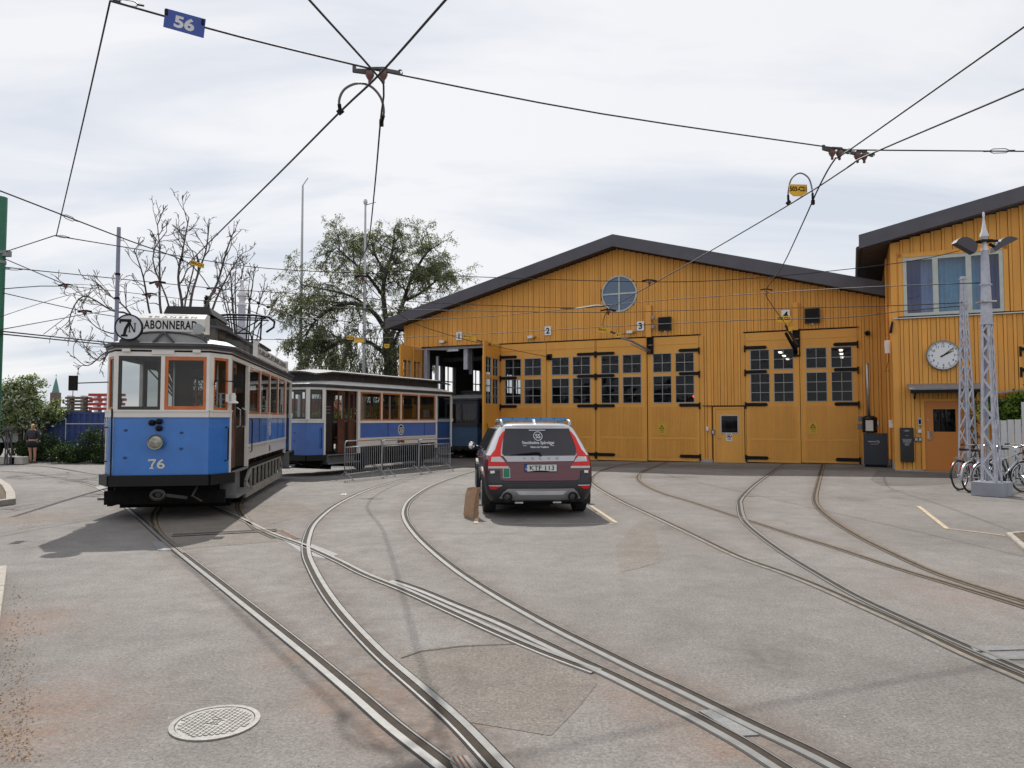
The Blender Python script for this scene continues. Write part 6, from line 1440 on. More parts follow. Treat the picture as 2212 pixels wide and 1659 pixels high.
turnbuckle('dark strain link at the very top left corner of the photo', 245,1,7.6,310,12,8.0); turnbuckle('strain link beside the green pole', 12,581,15,48,582,15.2); turnbuckle('small link left of the willow above the trailer', 592,733,34,612,733,34); turnbuckle('dark link right of the junction at left', 120,509,13.9,150,513,14.2)
def span(label, pts, r=.008): return wire(label, [Dp(*p) for p in pts], r, name='span_wire', sub=3)
span('thin wire from the green pole up to the left junction', [(8,545,15),(118,509,13.9)])
span('thin span wire from the left junction across the gable to the far mast', [(118,509,13.9),(345,546,17),(530,575,20),(700,587,21),(1000,597,21),(1403,609,20.5),(1640,600,20),(1942,568,19.6),(2074,541,19.4)], .009)
span('thin span wire from the green pole behind the bare tree to the gable window', [(8,577,15),(216,598,19),(477,624,23),(606,632,24.5),(917,653,26),(1067,660,26),(1240,665,26),(1316,660,26)], .010)
span('thin span wire low over the bare twigs crossing the hall front to the far mast', [(406,647,25),(582,658,26),(852,668,26.5),(1067,672,26.5),(1300,675,26),(1560,668,24),(1874,662,21),(2080,654,19.4)], .010)
span('thin span wire crossing the hall front below the round window up to the near mast', [(839,692,28),(1067,683,27.5),(1374,653,25),(1640,634,22),(1874,620,18.5),(2120,611,15.8)], .009)
span('lowest thin span wire above the gate lintels running to the far mast', [(560,733,33),(720,733,31),(985,724,29),(1310,706,27),(1600,692,24),(1819,686,21.5),(1942,673,20.3),(2074,661,19.4)], .010)
span('thin wire from the green pole falling to the lilac pole', [(8,633,15),(170,670,17),(252,684,18)])
span('thin wire from the green pole rising then crossing the left bare twigs', [(8,624,15),(142,618,16),(312,636,20),(406,647,22)])
span('short thin wire from the upper clamp of the green pole to the small clamp', [(10,559,15),(142,615,16)])
span('thin wire rising from the left edge across the lilac pole into the bare tree', [(-20,716,14),(170,681,17),(274,662,19),(367,618,21)])
span('faint thin wire from lower left rising to the lilac pole', [(-10,688,14),(110,648,16),(236,613,18)], .006)
span('faint thin wire rising from the strut to the lilac pole', [(94,722,16),(217,629,18)], .006)
wire('upper rod of the dark strut between the green and lilac poles', [Dp(-30,712,14.6), Dp(247,741,18)], .012, name='strut_rod', cat='strut', group='double strut at the left'); wire('lower rod of the dark strut between the green and lilac poles', [Dp(-30,718,14.6), Dp(247,746,18)], .012, name='strut_rod', cat='strut', group='double strut at the left')
fitting('small clamp among the bare twigs, upper left one', 340,612,21,.5,-15); fitting('small clamp among the bare twigs, lower left one', 323,637,20,.4,-12); fitting('small clamp in front of the right limbs of the bare tree', 463,625,23,.45,5); fitting('small clamp left of the lilac pole', 183,674,17,.35,-15); fitting('small dark clamp between the green and lilac poles', 142,617,16,.3,-5)
fitting('clamp with insulator right of the round window', 1403,608,20.5,.42,4); fitting('clamp at the lower left rim of the round window', 1314,672,26,.55,2); fitting('clamp on the wire above gate four', 1656,627,21.8,.35,10,drop=False); fitting('clamp in the willow crown on the contact wire', 783,600,20,.45,0)
# bent feeder cable with bead insulators
pts = [Dp(527,654,25), Dp(531,646,25), Dp(540,645,25.1), Dp(558,654,25.6), Dp(579,663,26.3), Dp(607,674,27), Dp(651,686,28.5), Dp(706,691,30), Dp(745,694,31), Dp(762,700,31.4), Dp(774,710,31.6), Dp(760,709,31.8), Dp(749,722,32)]
P = spline(pts, 4); c = P[0].copy(); t = thing('feeder_cable', 'curved feeder cable with bead insulators hanging left of the willow', 'cable', c)
MB().tube([p-c for p in P], .02, 5).build('cable', galv, t, smooth=True); mb = MB()
for k in (8,12,16,22,26,30,34): 
    q = P[k]-c; mb.lathe([(.001,-.06),(.05,-.04),(.06,0),(.05,.04),(.001,.06)],8,q,'x')
mb.build('bead_insulator', black, t)
# pale curved tube joining at the round window
P = spline([Dp(1241,667,26), Dp(1262,664,26), Dp(1290,660,26.1), Dp(1312,664,26)], 5); c = P[0].copy(); t = thing('feeder_tube', 'short pale curved tube left of the round window rim', 'cable', c); MB().tube([p-c for p in P], .03, 6).build('tube', mat('pale_grey_tube', (.45,.47,.40), .5), t, smooth=True); MB().tube([P[0]-c-Vector((.5,0,0)), P[0]-c],.014,5).build('link', black, t)
# signs on the wires
def plate_sign(name, label, corners, depth, m, txt=None, tm=None, box=(.08,.92,.3,.85), notch=False, rim=None, bold=.03, group='small yellow plates on the wires', th=.012, cat='wire plate'):
    a, b, d, e = [Dp(u,v,y) for (u,v),y in zip(corners, depth if isinstance(depth,(list,tuple)) else [depth]*4)]   # tl tr br bl
    c = (a+b+d+e)/4; t = thing(name, label, cat, c, 0, group); a, b, d, e = a-c, b-c, d-c, e-c; n = (b-a).cross(e-a).normalized(); n = n if n.y < 0 else -n
    P = [a, b, d, e]
    if notch: P = [a, b, b.lerp(d,.72), b.lerp(d,1).lerp(a.lerp(e,1),.22), a.lerp(e,1).lerp(d,.22), a.lerp(e,.72)]
    k = len(P); mb = MB(); mb.add([p+n*th/2 for p in P] + [p-n*th/2 for p in P], [tuple(range(k)), tuple(range(2*k-1,k-1,-1))] + [(i,(i+1)%k,(i+1)%k+k,i+k) for i in range(k)]); o = mb.build('plate', m, t)
    bm = bmesh.new(); bm.from_mesh(o.data); bmesh.ops.recalc_face_normals(bm, faces=bm.faces[:]); bm.to_mesh(o.data); bm.free()
    if txt:
        mb = MB(); x0, x1, z0, z1 = box; text(mb, txt, lambda x, z: e.lerp(d,x).lerp(a.lerp(b,x),z) + n*(th/2+.003), x0, x1, z0, z1, bold=bold); mb.build('lettering', tm or black, t)
    return t, (a,b,d,e,n)
bl = mat('blue_route_plate', (.035,.075,.33), .4, var=.08)
ta, q = plate_sign('route_plate', 'blue plate reading 56 clamped to the span wire at the upper left', [(357,18),(444.6,42),(440,82),(352.5,57.6)], [7.55,7.75,7.75,7.55], bl, '56', mat('white_lettering', (.62,.64,.68), .5), (.24,.74,.13,.80), bold=.04, group=None, cat='route sign')
a, b, d, e, n = q; mb = MB()
for p in (a.lerp(b,.04).lerp(e.lerp(d,.04),.2), a.lerp(b,.94).lerp(e.lerp(d,.94),.2)): mb.bar(p-n*.0+Vector((0,0,.03)), p+Vector((0,0,-.03)),.03,.03)
mb.build('clamp', black, ta)
plate_sign('wire_plate', 'yellow plate reading 503-C21 inside the cable loop at the upper right', [(1703.5,398),(1743,399),(1744,424),(1706,424)], 12.8, yellow, '503-C21', black, (.04,.96,.42,.82), notch=True)
plate_sign('wire_plate', 'tilted yellow plate reading 503-C21 above the bare tree at left', [(413,562),(441,570),(440,580),(409,570)], 17.3, yellow, '503-C21', black, (.04,.96,.25,.8))
plate_sign('wire_plate', 'small yellow plate in front of the willow, left of three', [(749,724.6),(763,724.6),(763,734),(749,734)], 32.2, yellow, '03-C21', black, (.1,.9,.35,.75)); plate_sign('wire_plate', 'wide yellow plate beside the flagpole, middle of three', [(764.6,729),(786,729),(786,740),(764.6,740)], 32.3, yellow)
plate_sign('wire_plate', 'yellow shield plate reading 4.3 before the willow trunk, right of three', [(830,743),(841,743),(841,752),(830,752)], 33.2, yellow, '4.3', black, (.2,.8,.35,.8), notch=True)
plate_sign('wire_plate', 'yellow plate beside the numeral one over the open gate, left of three', [(1000,722),(1018,723),(1018,731),(1000,731)], 30.9, yellow, '503-C21', black, (.06,.94,.3,.7)); plate_sign('wire_plate', 'yellow plate over the open gate, middle of three', [(1015,728),(1028,727),(1029,736),(1012,737)], 31.0, yellow)
plate_sign('wire_plate', 'yellow shield plate reading 4.23 over the right leaf of gate one', [(1063,740),(1077,741),(1076,749),(1064,749)], 31.1, yellow, '4.23', black, (.1,.9,.3,.8), notch=True)
plate_sign('wire_plate', 'yellow plate reading 503-C21 left of the numeral three', [(1291,706),(1311,708),(1310,719),(1293,717)], 28.4, yellow, '503-C21', black, (.05,.95,.3,.75)); plate_sign('wire_plate', 'plain yellow plate partly behind the first, left of the numeral three', [(1310,709),(1319,710),(1318,719),(1310,718)], 28.6, yellow)
plate_sign('wire_plate', 'yellow shield plate reading 4.1 under the lintel of gate three', [(1329,720),(1342,720),(1341,728),(1330,728)], 28.7, yellow, '4.1', black, (.2,.8,.3,.8), notch=True)
plate_sign('wire_plate', 'yellow plate reading 503-C21 in front of the numeral four', [(1676,682),(1709,683),(1708,697),(1677,697)], 25.3, yellow, '503-C21', black, (.08,.92,.4,.85), notch=True)
plate_sign('wire_plate', 'small yellow plate just under the one at the numeral four', [(1702,706),(1713,704),(1712,714),(1704,716)], 25.6, yellow)
for lb, p, q_ in (('black insulated wire section over the open gate', (1030,735,31.1),(1060,744,31.1)),('black insulated wire section before the willow', (786,741,33.3),(823,749,33.4)),('black insulated wire section left of gate three lintel', (1306,712,28.6),(1331,721,28.8)),('black insulated wire section in front of gate four', (1697,703,25.7),(1722,745,26.2))):
    a, b = Dp(*p), Dp(*q_); c = (a+b)/2; mb = MB(); mb.bar(a-c, b-c, .07, .06); tag(mb.build('section_insulator', mat('dark_grey_insulator', (.05,.05,.055), .5), loc=c), lb, 'wire fitting', 'black wire sections near the gates')
p = W(-11.97,-.06,4.29); t = thing('wall_anchor', 'small black wire anchor plate at the top of gate two', 'bracket', p, -ROT); MB().box((-.12,-.04,-.13),(.12,.0,.13)).build('plate', black, t); MB().lathe([(.05,-.10),(.05,-.04)],10,axis='y').build('eye', black, t)
# ================================================================== CROWD BARRIERS
bp_ = [Dp(u,1020,y) for u, y in ((743,20.1),(825,21.9),(905,23.7),(973,25.4))]
for i in range(3):
    a, b = bp_[i].copy(), bp_[i+1].copy(); a.z = gh(a.x,a.y); b.z = gh(b.x,b.y); d = b-a; L = d.length - .06; rz = math.atan2(d.y, d.x); u = d.normalized(); a = a + u*.03
    t = thing('crowd_barrier', ['galvanised crowd barrier at the left end of the row, seen nearest', 'middle crowd barrier of the row in front of the trailer number', 'rightmost crowd barrier of the row, beside the trailer end'][i], 'barrier', a, rz, 'crowd barriers in front of the trailer')
    rail_ = mat('galvanised_tube', (.30,.31,.33), .45, metal=.6, var=.1); h = 1.08; z0 = .16; r = .10
    mb = MB(); mb.tube([(0,0,z0)] + [(0,0,h-r)] + [(r-r*math.cos(R(30*k)),0,h-r+r*math.sin(R(30*k))) for k in (1,2,3)] + [(L-r+r*math.sin(R(30*k)),0,h-r+r*math.cos(R(30*k))) for k in (0,1,2)] + [(L,0,h-r),(L,0,z0)], .020, 7, closed=True)
    mb.tube([(0,0,h-.17),(L,0,h-.17)],.015,6); mb.build('frame', rail_, t, smooth=True)
    mb = MB(); n = 17
    for k in range(1,n): x = L*k/n; mb.tube([(x,0,z0),(x,0,h-.17)],.0085,5)
    mb.build('bars', rail_, t)
    for x in (.25, L-.25) if i else (.02, L-.15):
        MB().tube([(x,-.30,0),(x,0,.24),(x,.30,0)],.016,6).build('foot', rail_, t)
    if i == 1 or i == 0: MB().tube([(L*.4,0,h),(L*.65,0,h)],.0208,7).build('orange_band', mat('orange_band', (.50,.15,.03), .5), t)
for k, u in enumerate((1219/1,)): pass
for u, y in ((978.5,26.0),):
    pass
# ================================================================== BICYCLES
chrome = mat('chrome_tube', (.55,.55,.56), .25, metal=.9, var=.1); bkframe = mat('silver_bicycle_frame', (.42,.43,.45), .3, metal=.5); bkdark = mat('black_bicycle_frame', (.02,.02,.025), .35)
def bicycle(label, P, rz, fm_, guard):
    t = thing('bicycle', label, 'bicycle', P, rz, 'bicycles parked around the mast'); r = .335; B = 1.04
    for x in (0, B):
        mb = MB(); mb.tube([(x+r*math.cos(R(12*k)),0,r+r*math.sin(R(12*k))) for k in range(30)],.019,6,closed=True); wh = mb.build('wheel', tyre, t, smooth=True)
        mb = MB(); mb.tube([(x+(r-.03)*math.cos(R(12*k)),0,r+(r-.03)*math.sin(R(12*k))) for k in range(30)],.010,5,closed=True)
        for k in range(18): a = R(20*k); mb.tube([(x+.02*math.cos(a+1),(-1)**k*.02,r+.02*math.sin(a+1)),(x+(r-.03)*math.cos(a),0,r+(r-.03)*math.sin(a))],.0028,3,cap=False)
        mb.tube([(x,-.05,r),(x,.05,r)],.018,6); mb.build('rim', chrome, wh)
        mb = MB(); vs = []; fs = []
        s0, s1 = (40,190) if x == 0 else (20,150)
        n = 14
        for k in range(n+1):
            a = R(s0+(s1-s0)*k/n)
            for y in (-.026,0,.026): q = r+.035-(abs(y)*.3); vs.append((x+q*math.cos(a),y,r+q*math.sin(a)))
        for k in range(n): 
            for j in (0,1): fs.append((k*3+j,k*3+j+1,(k+1)*3+j+1,(k+1)*3+j))
        mb.add(vs, fs); mb.build('mudguard', guard, t, smooth=True)
    bb = (.44,0,.30); st = (.29,0,.82); hd = (.88,0,.83); hb_ = (.91,0,.70)
    mb = MB(); mb.tube([bb,(.315,0,.72)],.016,7); mb.tube([bb,hb_],.018,7); mb.tube([(.325,0,.70),hd],.016,7); mb.tube([bb,(0,.05,r)],.010,5); mb.tube([bb,(0,-.05,r)],.010,5); mb.tube([(.32,0,.70),(0,.05,r)],.008,5); mb.tube([(.32,0,.70),(0,-.05,r)],.008,5); mb.tube([(.86,0,.88),(.92,0,.66)],.020,7); mb.build('frame', fm_, t, smooth=True)
    mb = MB(); mb.tube([(.92,.05,.64),(.99,.055,.45),(B,.055,r)],.011,6); mb.tube([(.92,-.05,.64),(.99,-.055,.45),(B,-.055,r)],.011,6); mb.tube([(.92,-.05,.64),(.92,.05,.64)],.012,6); mb.build('fork', fm_, t, smooth=True)
    mb = MB(); mb.tube([(.86,0,.88),(.85,0,.99)],.012,6); mb.tube([(.70,-.30,1.02),(.80,-.26,1.03),(.88,-.12,1.02),(.86,0,1.0),(.88,.12,1.02),(.80,.26,1.03),(.70,.30,1.02)],.012,6); mb.build('handlebar', chrome, t, smooth=True)
    mb = MB(); mb.tube([(.66,-.31,1.015),(.76,-.28,1.03)],.018,6); mb.tube([(.66,.31,1.015),(.76,.28,1.03)],.018,6); mb.tube([(.84,-.1,1.03),(.95,-.05,.95),(.93,0,.8)],.005,4); mb.build('grip', tyre, t)
    MB().hexa([(.14,-.08,.90),(.42,-.02,.90),(.42,.02,.90),(.14,.08,.90),(.13,-.07,.96),(.42,-.015,.935),(.42,.015,.935),(.13,.07,.96)]).build('saddle', tyre, t, bevel=.012); MB().tube([(.315,0,.72),(.28,0,.90)],.012,6).build('seat_post', chrome, t)
    mb = MB(); mb.lathe([(.0001,-.03),(.085,-.03),(.09,-.025),(.085,-.02),(.0001,-.02)],18,bb,'y'); mb.tube([(.44,-.05,.30),(.56,-.06,.22)],.010,5); mb.tube([(.44,.05,.30),(.32,.06,.38)],.010,5); mb.box((.52,-.13,.205),(.60,-.06,.225)); mb.box((.28,.06,.37),(.36,.13,.39)); mb.tube([(.44,-.03,.385),(0,-.03,.37)],.006,4); mb.tube([(.44,-.03,.215),(0,-.03,.30)],.006,4); mb.build('crank', black, t)
    mb = MB(); mb.tube([(-.12,-.06,.74),(.28,-.05,.76)],.006,4); mb.tube([(-.12,.06,.74),(.28,.05,.76)],.006,4); mb.tube([(-.12,-.06,.74),(-.12,.06,.74)],.006,4); mb.tube([(.0,-.06,.75),(.0,-.06,.34)],.006,4); mb.tube([(.0,.06,.75),(.0,.06,.34)],.006,4); mb.build('rack', chrome, t)
    MB().box((-.355,-.018,.57),(-.335,.018,.605)).build('rear_light', redl, t)
    return t
def gp_(u, y): p = Dp(u, 1030, y); p.z = 0; return p
bicycle('dark bicycle with silver mudguards, leftmost behind the mast', gp_(2073,17.0), R(30), bkdark, bkdark); bicycle('silver bicycle whose rear wheel stands just left of the mast footing', gp_(2097,16.5), R(28), bkframe, bkframe)
bicycle('silver bicycle at the right edge with bright handlebar and front wheel right of the mast', gp_(2126,16.4), R(12), bkframe, bkframe); bicycle('black bicycle farthest back behind the mast', gp_(2150,17.6), R(14), bkdark, bkdark)
# white board fence and grey roof at the right edge
t = thing('board_fence', 'tall white board fence at the right edge behind the bicycles', 'fence', gp_(2185,18.6), R(-32)); mb = MB(); k = 0; x = -.35
while x < 3: h = 1.62 + (.45 if x > .15 else 0) + rnd.uniform(-.02,.02); mb.box((x,-.02,0),(x+.135,.02,h)); x += .15
mb.build('boards', mat('weathered_white_boards', (.50,.51,.52), .8, var=.15, stretch=(1,1,.2)), t); MB().box((-.35,.02,.4),(3,.06,.5)).box((-.35,.02,1.3),(3,.06,1.4)).build('rail', mat('weathered_white_boards', (.5,.5,.5)), t)
t = thing('lean_to_roof', 'small grey metal roof showing behind the near mast at right', 'roof', W(3.5,-3.9,2.3), -ROT); MB().hexa([(0,-.3,.05),(2.2,-.3,.35),(2.2,.7,.35),(0,.7,.05),(0,-.3,.10),(2.2,-.3,.40),(2.2,.7,.40),(0,.7,.10)]).build('sheet', roofgrey, t); MB().box((.1,.5,-2.3),(.2,.6,.08)).box((2.0,.5,-2.3),(2.1,.6,.3)).build('post', roofdark, t)
# ================================================================== FAR LEFT: trailer, container, barriers, fence, spire, person
bluec = mat('dark_blue_container', (.018,.045,.17), .5, var=.15)
cpt = Dp(132,990,32.5); cpt.z = -.2; t = thing('shipping_container', 'long dark blue ribbed container behind the shrubs at left', 'container', cpt, R(3)); mb = MB(); mb.box((-.9,.03,0),(9.0,2.4,2.14)); x = -.9
while x < 9: mb.hexa([(x+.03,-.0,.1),(x+.17,-.0,.1),(x+.2,.03,.1),(x,.03,.1),(x+.03,-.0,2.04),(x+.17,-.0,2.04),(x+.2,.03,2.04),(x,.03,2.04)]); x += .25
mb.box((-.9,-.02,2.04),(9,.03,2.14)); mb.box((-.9,-.02,0),(9,.03,.1)); mb.build('body', bluec, t)
protoB = None
for k in range(4):
    q = cpt + Vector((.85 + (.02,-.03,.03,-.02)[k], .5, 2.15 + k*.21)); lb = ['lowest red barrier beam of the stack on the container','second red barrier beam from the bottom of the stack','third red barrier beam from the bottom of the stack','topmost red barrier beam of the stack on the container'][k]
    if protoB is None:
        protoB = thing('traffic_barrier', lb, 'traffic barrier', q, R(3), 'red barrier beams stacked on the blue container'); MB().box((0,0,.08),(1.5,.35,.20)).build('beam', redp, protoB, bevel=.01)
        for x in (.25,.7,1.15): MB().box((x,-.02,0),(x+.16,.37,.08)).build('foot', white, protoB)
    else: dup(protoB, q, R(3), lb)
t = thing('board_stack', 'stack of weathered grey brown boards left of the red beams', 'board stack', cpt + Vector((-.25,.5,2.14)), R(2))
mb = MB(); 
for k in range(5): mb.box((rnd.uniform(0,.06),0,k*.15),(rnd.uniform(.9,1.0),.6,k*.15+.09)); mb.box((.1,.05,k*.15+.09),(.2,.5,k*.15+.15),1); mb.box((.7,.05,k*.15+.09),(.8,.5,k*.15+.15),1)
mb.build('boards', [mat('weathered_board', (.17,.13,.10), .9, var=.3), white], t)
fpt = Dp(140,990,31.6); fpt.z = -.2; t = thing('pipe_railing', 'thin white pipe railing in front of the blue container', 'railing', fpt, R(3)); mb = MB(); mb.tube([(0,0,1.62),(4.5,0,1.62)],.022,5); 
for x in (.0,1.62,1.82,3.6): mb.tube([(x,0,0),(x,0,1.85)],.018,5)
mb.build('pipes', mat('pale_pipe', (.4,.42,.45), .4), t)
tp = Dp(48,985,33); tp.z = -.2; t = thing('box_trailer', 'white box trailer cut by the left edge behind the green tree', 'trailer', tp, R(2)); MB().box((-9,0,.78),(0,2.4,2.0)).build('box', mat('white_trailer_panel', (.55,.56,.58), .5), t); MB().box((-9,.2,.5),(-.1,2.2,.78)).box((-9,-.02,1.4),(0,.0,1.43)).build('chassis', under_, t)
for x in (-1.5,-2.8): MB().lathe([(.0001,0),(.45,0),(.48,.05),(.48,.25),(.0001,.28)],18,(x,.05,.48),'y').build('wheel', tyre, t)
for i, (u, lb) in enumerate(((20,'long pale concrete block at the far left edge of the yard'),(40,'short pale concrete block left of the person'))):
    q = Dp(u,997,29.3); q.z = -.17; t = thing('concrete_block', lb, 'concrete block', q, 0, 'concrete blocks along the far left edge'); MB().box((-.9 if i == 0 else -.25,-.2,0),(.35 if i == 0 else .28,.2,.32 if i == 0 else .3)).build('block', concrete, t, bevel=.02)
q = Dp(18,990,29); q.z = -.17; t = thing('lattice_post', 'dark steel lattice post in front of the white trailer', 'steel frame', q); mb = MB()
for x in (-.14,-.05,.12): mb.bar((x,0,0),(x*.8,0,1.45),.035)
mb.bar((-.14,0,.1),(.1,0,1.3),.02); mb.bar((.12,0,.1),(-.1,0,1.3),.02); mb.box((-.22,-.1,1.38),(.22,.1,1.48)); mb.build('frame', mat('dark_steel', (.05,.05,.06), .6), t)
sp_ = Dp(120,860,300); sp_.z = 0; t = thing('church_spire', 'pointed green copper church spire rising far behind the green tree', 'church', sp_); h = 1.65+(904-815)/1580*300; MB().lathe([(1.5,h-6.4),(1.35,h-6.0),(.9,h-3.6),(.45,h-1.6),(.05,h),(.001,h)],8).build('spire', mat('green_copper', (.10,.22,.20), .7), t); MB().box((-1.4,-1.4,0),(1.4,1.4,h-6.3)).build('tower', mat('brown_tower_brick', (.14,.10,.08), .8), t)
MB().tube([(0,0,h-.1),(0,0,h+1.3)],.07,5).tube([(-.4,0,h+.8),(.4,0,h+.8)],.06,5).build('cross', black, t)
def house(label, u, y, w, h, rh, wallc, roofc, n):
    p = Dp(u, 900, y); p.z = -.5; t = thing('house', label, 'house', p, R(rnd.uniform(-8,8)), 'far houses behind the trams'); MB().box((-w/2,0,0),(w/2,9,h)).build('wall', wallc, t); MB().prism([(-w/2-.4,h),(w/2+.4,h),(w/2-1.5,h+rh),(-w/2+1.5,h+rh)], -.4, 9.4).build('roof', roofc, t)
    for k in range(n):
        for r_ in range(int(h//3)): x = -w/2 + w*(k+.5)/n; MB().box((x-.45,-.03,1+3*r_),(x+.45,.05,2.4+3*r_)).build('window', mat('dark_far_pane', (.04,.05,.06), .2), t)
rr = mat('red_tile_roof', (.25,.08,.05), .8)
house('far pale house with red roof seen through the left window of tram 76', 480, 110, 14, 4.4, 2.0, mat('cream_plaster', (.45,.42,.35), .9), rr, 5); house('far yellowish house with red roof seen between tram 76 and the trailer', 650, 120, 12, 3.4, 2.0, mat('ochre_plaster', (.40,.28,.14), .9), rr, 4); house('far grey house seen through the trailer doorway', 760, 125, 14, 3.0, 1.8, mat('grey_plaster', (.35,.35,.35), .9), mat('dark_tile_roof', (.07,.06,.06), .8), 5)
# person walking away
def skin(name, verts, edges, radii, m, parent, sub=1):
    me = bpy.data.meshes.new(name); me.from_pydata(verts, edges, []); o = bpy.data.objects.new(name, me); COL.objects.link(o); o.parent = parent; me.materials.append(m)
    md = o.modifiers.new('skin', 'SKIN'); md.use_smooth_shade = True; sl_ = me.skin_vertices[0].data
    for i, r_ in enumerate(radii): sl_[i].radius = (r_ if isinstance(r_, tuple) else (r_, r_))
    sl_[0].use_root = True; s2 = o.modifiers.new('sub', 'SUBSURF'); s2.levels = sub; s2.render_levels = sub + 1; return o
pp_ = G(69, 1000); t = thing('person', 'person seen from behind in a dark sweater and black shorts with a ponytail', 'person', pp_, R(8))
skinm = mat('skin_tone', (.48,.25,.17), .6, var=.05)
V_ = [(0,0,.86),(0,0,1.0),(0,0,1.16),(0,.0,1.30),(0,.01,1.39),(0,.01,1.47),(0,.0,1.56), (.09,0,.80),(.10,.0,.62),(.095,.01,.45),(.09,.03,.26),(.085,.03,.08),(.09,-.0+.10,.03), (-.09,0,.80),(-.085,.0,.62),(-.08,.01,.45),(-.07,.03,.26),(-.065,.03,.08),(-.075,.10,.03), (.17,0,1.30),(.22,.01,1.12),(.24,.05,.95),(.235,.08,.84), (-.17,0,1.30),(-.22,.01,1.12),(-.24,.05,.95),(-.235,.08,.84)]
E_ = [(0,1),(1,2),(2,3),(3,4),(4,5),(5,6),(0,7),(7,8),(8,9),(9,10),(10,11),(11,12),(0,13),(13,14),(14,15),(15,16),(16,17),(17,18),(3,19),(19,20),(20,21),(21,22),(3,23),(23,24),(24,25),(25,26)]
R_ = [.13,.115,.125,.12,.05,.085,.075,.095,.08,.055,.055,.035,.035,.095,.08,.055,.055,.035,.035,.055,.042,.035,.028,.055,.042,.035,.028]
skin('body', V_, E_, R_, skinm, t)
skin('sweater', [(0,0,.95),(0,0,1.10),(0,0,1.25),(0,.0,1.36),(.17,0,1.30),(.23,.01,1.12),(.25,.05,.93),(-.17,0,1.30),(-.23,.01,1.12),(-.25,.05,.93)], [(0,1),(1,2),(2,3),(2,4),(4,5),(5,6),(2,7),(7,8),(8,9)], [.18,.18,.16,.07,.08,.07,.055,.08,.07,.055], mat('dark_grey_knit', (.035,.035,.042), .95, bump=.2), t)
skin('shorts', [(0,0,.96),(0,0,.86),(.095,0,.70),(.10,0,.62),(-.095,0,.70),(-.10,0,.62)], [(0,1),(1,2),(2,3),(1,4),(4,5)], [.19,.22,.15,.12,.15,.12], mat('black_cotton', (.012,.012,.013), .9), t)
hairm = mat('blond_hair', (.42,.27,.12), .6, var=.25, scale=20, stretch=(1,1,.2)); skin('hair', [(0,-.01,1.50),(0,-.02,1.585),(.01,-.10,1.53),(.015,-.125,1.43),(.02,-.12,1.33)], [(0,1),(1,2),(2,3),(3,4)], [.088,.08,.04,.035,.012], hairm, t)
for sx, x in ((1,.09),(-1,-.07)): MB().box((x-.045,-.03,0),(x+.045,.17,.06)).build('shoe', mat('dark_trainers', (.08,.06,.05), .7), t, bevel=.02)
# ================================================================== TREES AND PLANTS
def rot_around(v, ax, a): return Matrix.Rotation(a, 3, ax) @ v
def branchy(rg, mb, tips, p, d, L, r, lvl, o):
    n = o['seg'][lvl]; pts = [p.copy()]; rs = [r]; d = d.normalized(); step = L/n; kids = []
    for i in range(n):
        d = (d + Vector((rg.gauss(0,1),rg.gauss(0,1),rg.gauss(0,1)))*o['wob'][lvl] + Vector((0,0,o['grav'][lvl]))).normalized()
        p = p + d*step; pts.append(p.copy()); rs.append(max(o['rmin'], r*(1-(i+1)/n*(1-o['taper'])))) 
        if lvl < o['levels']-1 and (i+1)/n > o['start'][lvl]:
            for _ in range(o['kids'][lvl] if rg.random() < .999 else 0):
                if rg.random() < o['prob'][lvl]:
                    ax = d.orthogonal().normalized(); ax = rot_around(ax, d, rg.uniform(0,6.28)); nd = rot_around(d, ax, R(rg.uniform(*o['ang'][lvl])))
                    kids.append((p.copy(), nd, L*rg.uniform(*o['len'][lvl])*(1-.45*i/n), rs[-1]*.62))
    mb.tube(pts, rs, o['sides'][lvl], cap=False)
    if lvl == o['levels']-1: tips.append(pts)
    else:
        tips.append(pts[-2:]) 
        for k in kids: branchy(rg, mb, tips, *k, lvl+1, o)
def leafq(mb, rg, p, s, asp, mi, droop=0.0):
    a = Vector((rg.gauss(0,1),rg.gauss(0,1),rg.gauss(0,1)-droop)).normalized(); b = a.orthogonal().normalized(); b = rot_around(b, a, rg.uniform(0,6.28)); L = s*asp
    mb.add([p, p+a*L*.5+b*s*.5, p+a*L, p+a*L*.5-b*s*.5], [(0,1,2,3)], mi)
def lm_(name, c, tr=.35):
    if name in MATS: return MATS[name]
    m = bpy.data.materials.new(name); m.use_nodes = True; nt = m.node_tree; b = nt.nodes['Principled BSDF']; b.inputs['Base Color'].default_value = (*c,1); b.inputs['Roughness'].default_value = .55; b.inputs['Specular IOR Level'].default_value = .3
    o = nt.nodes['Material Output']; t = nt.nodes.new('ShaderNodeBsdfTranslucent'); t.inputs[0].default_value = (c[0]*1.6,c[1]*1.7,c[2]*.9,1); x = nt.nodes.new('ShaderNodeMixShader'); x.inputs[0].default_value = tr
    nt.links.new(b.outputs[0], x.inputs[1]); nt.links.new(t.outputs[0], x.inputs[2]); nt.links.new(x.outputs[0], o.inputs[0]); MATS[name] = m; return m
leafA = [lm_('willow_leaf_dark', (.10,.11,.065)), lm_('willow_leaf_mid', (.155,.175,.095)), lm_('willow_leaf_light', (.25,.28,.16))]
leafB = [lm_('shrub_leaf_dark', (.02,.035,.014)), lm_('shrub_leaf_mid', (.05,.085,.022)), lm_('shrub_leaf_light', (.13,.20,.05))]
leafC = [lm_('bush_leaf_green', (.08,.11,.045)), lm_('bush_leaf_bright', (.20,.25,.10)), lm_('bush_leaf_silver', (.40,.42,.35), .2)]
bark = mat('dark_bark', (.045,.038,.032), .9, var=.4, scale=12, bump=.4); twig = mat('grey_brown_twig', (.075,.062,.052), .85, var=.3)
def at3(u, v, y): return Dp(u, v, y)
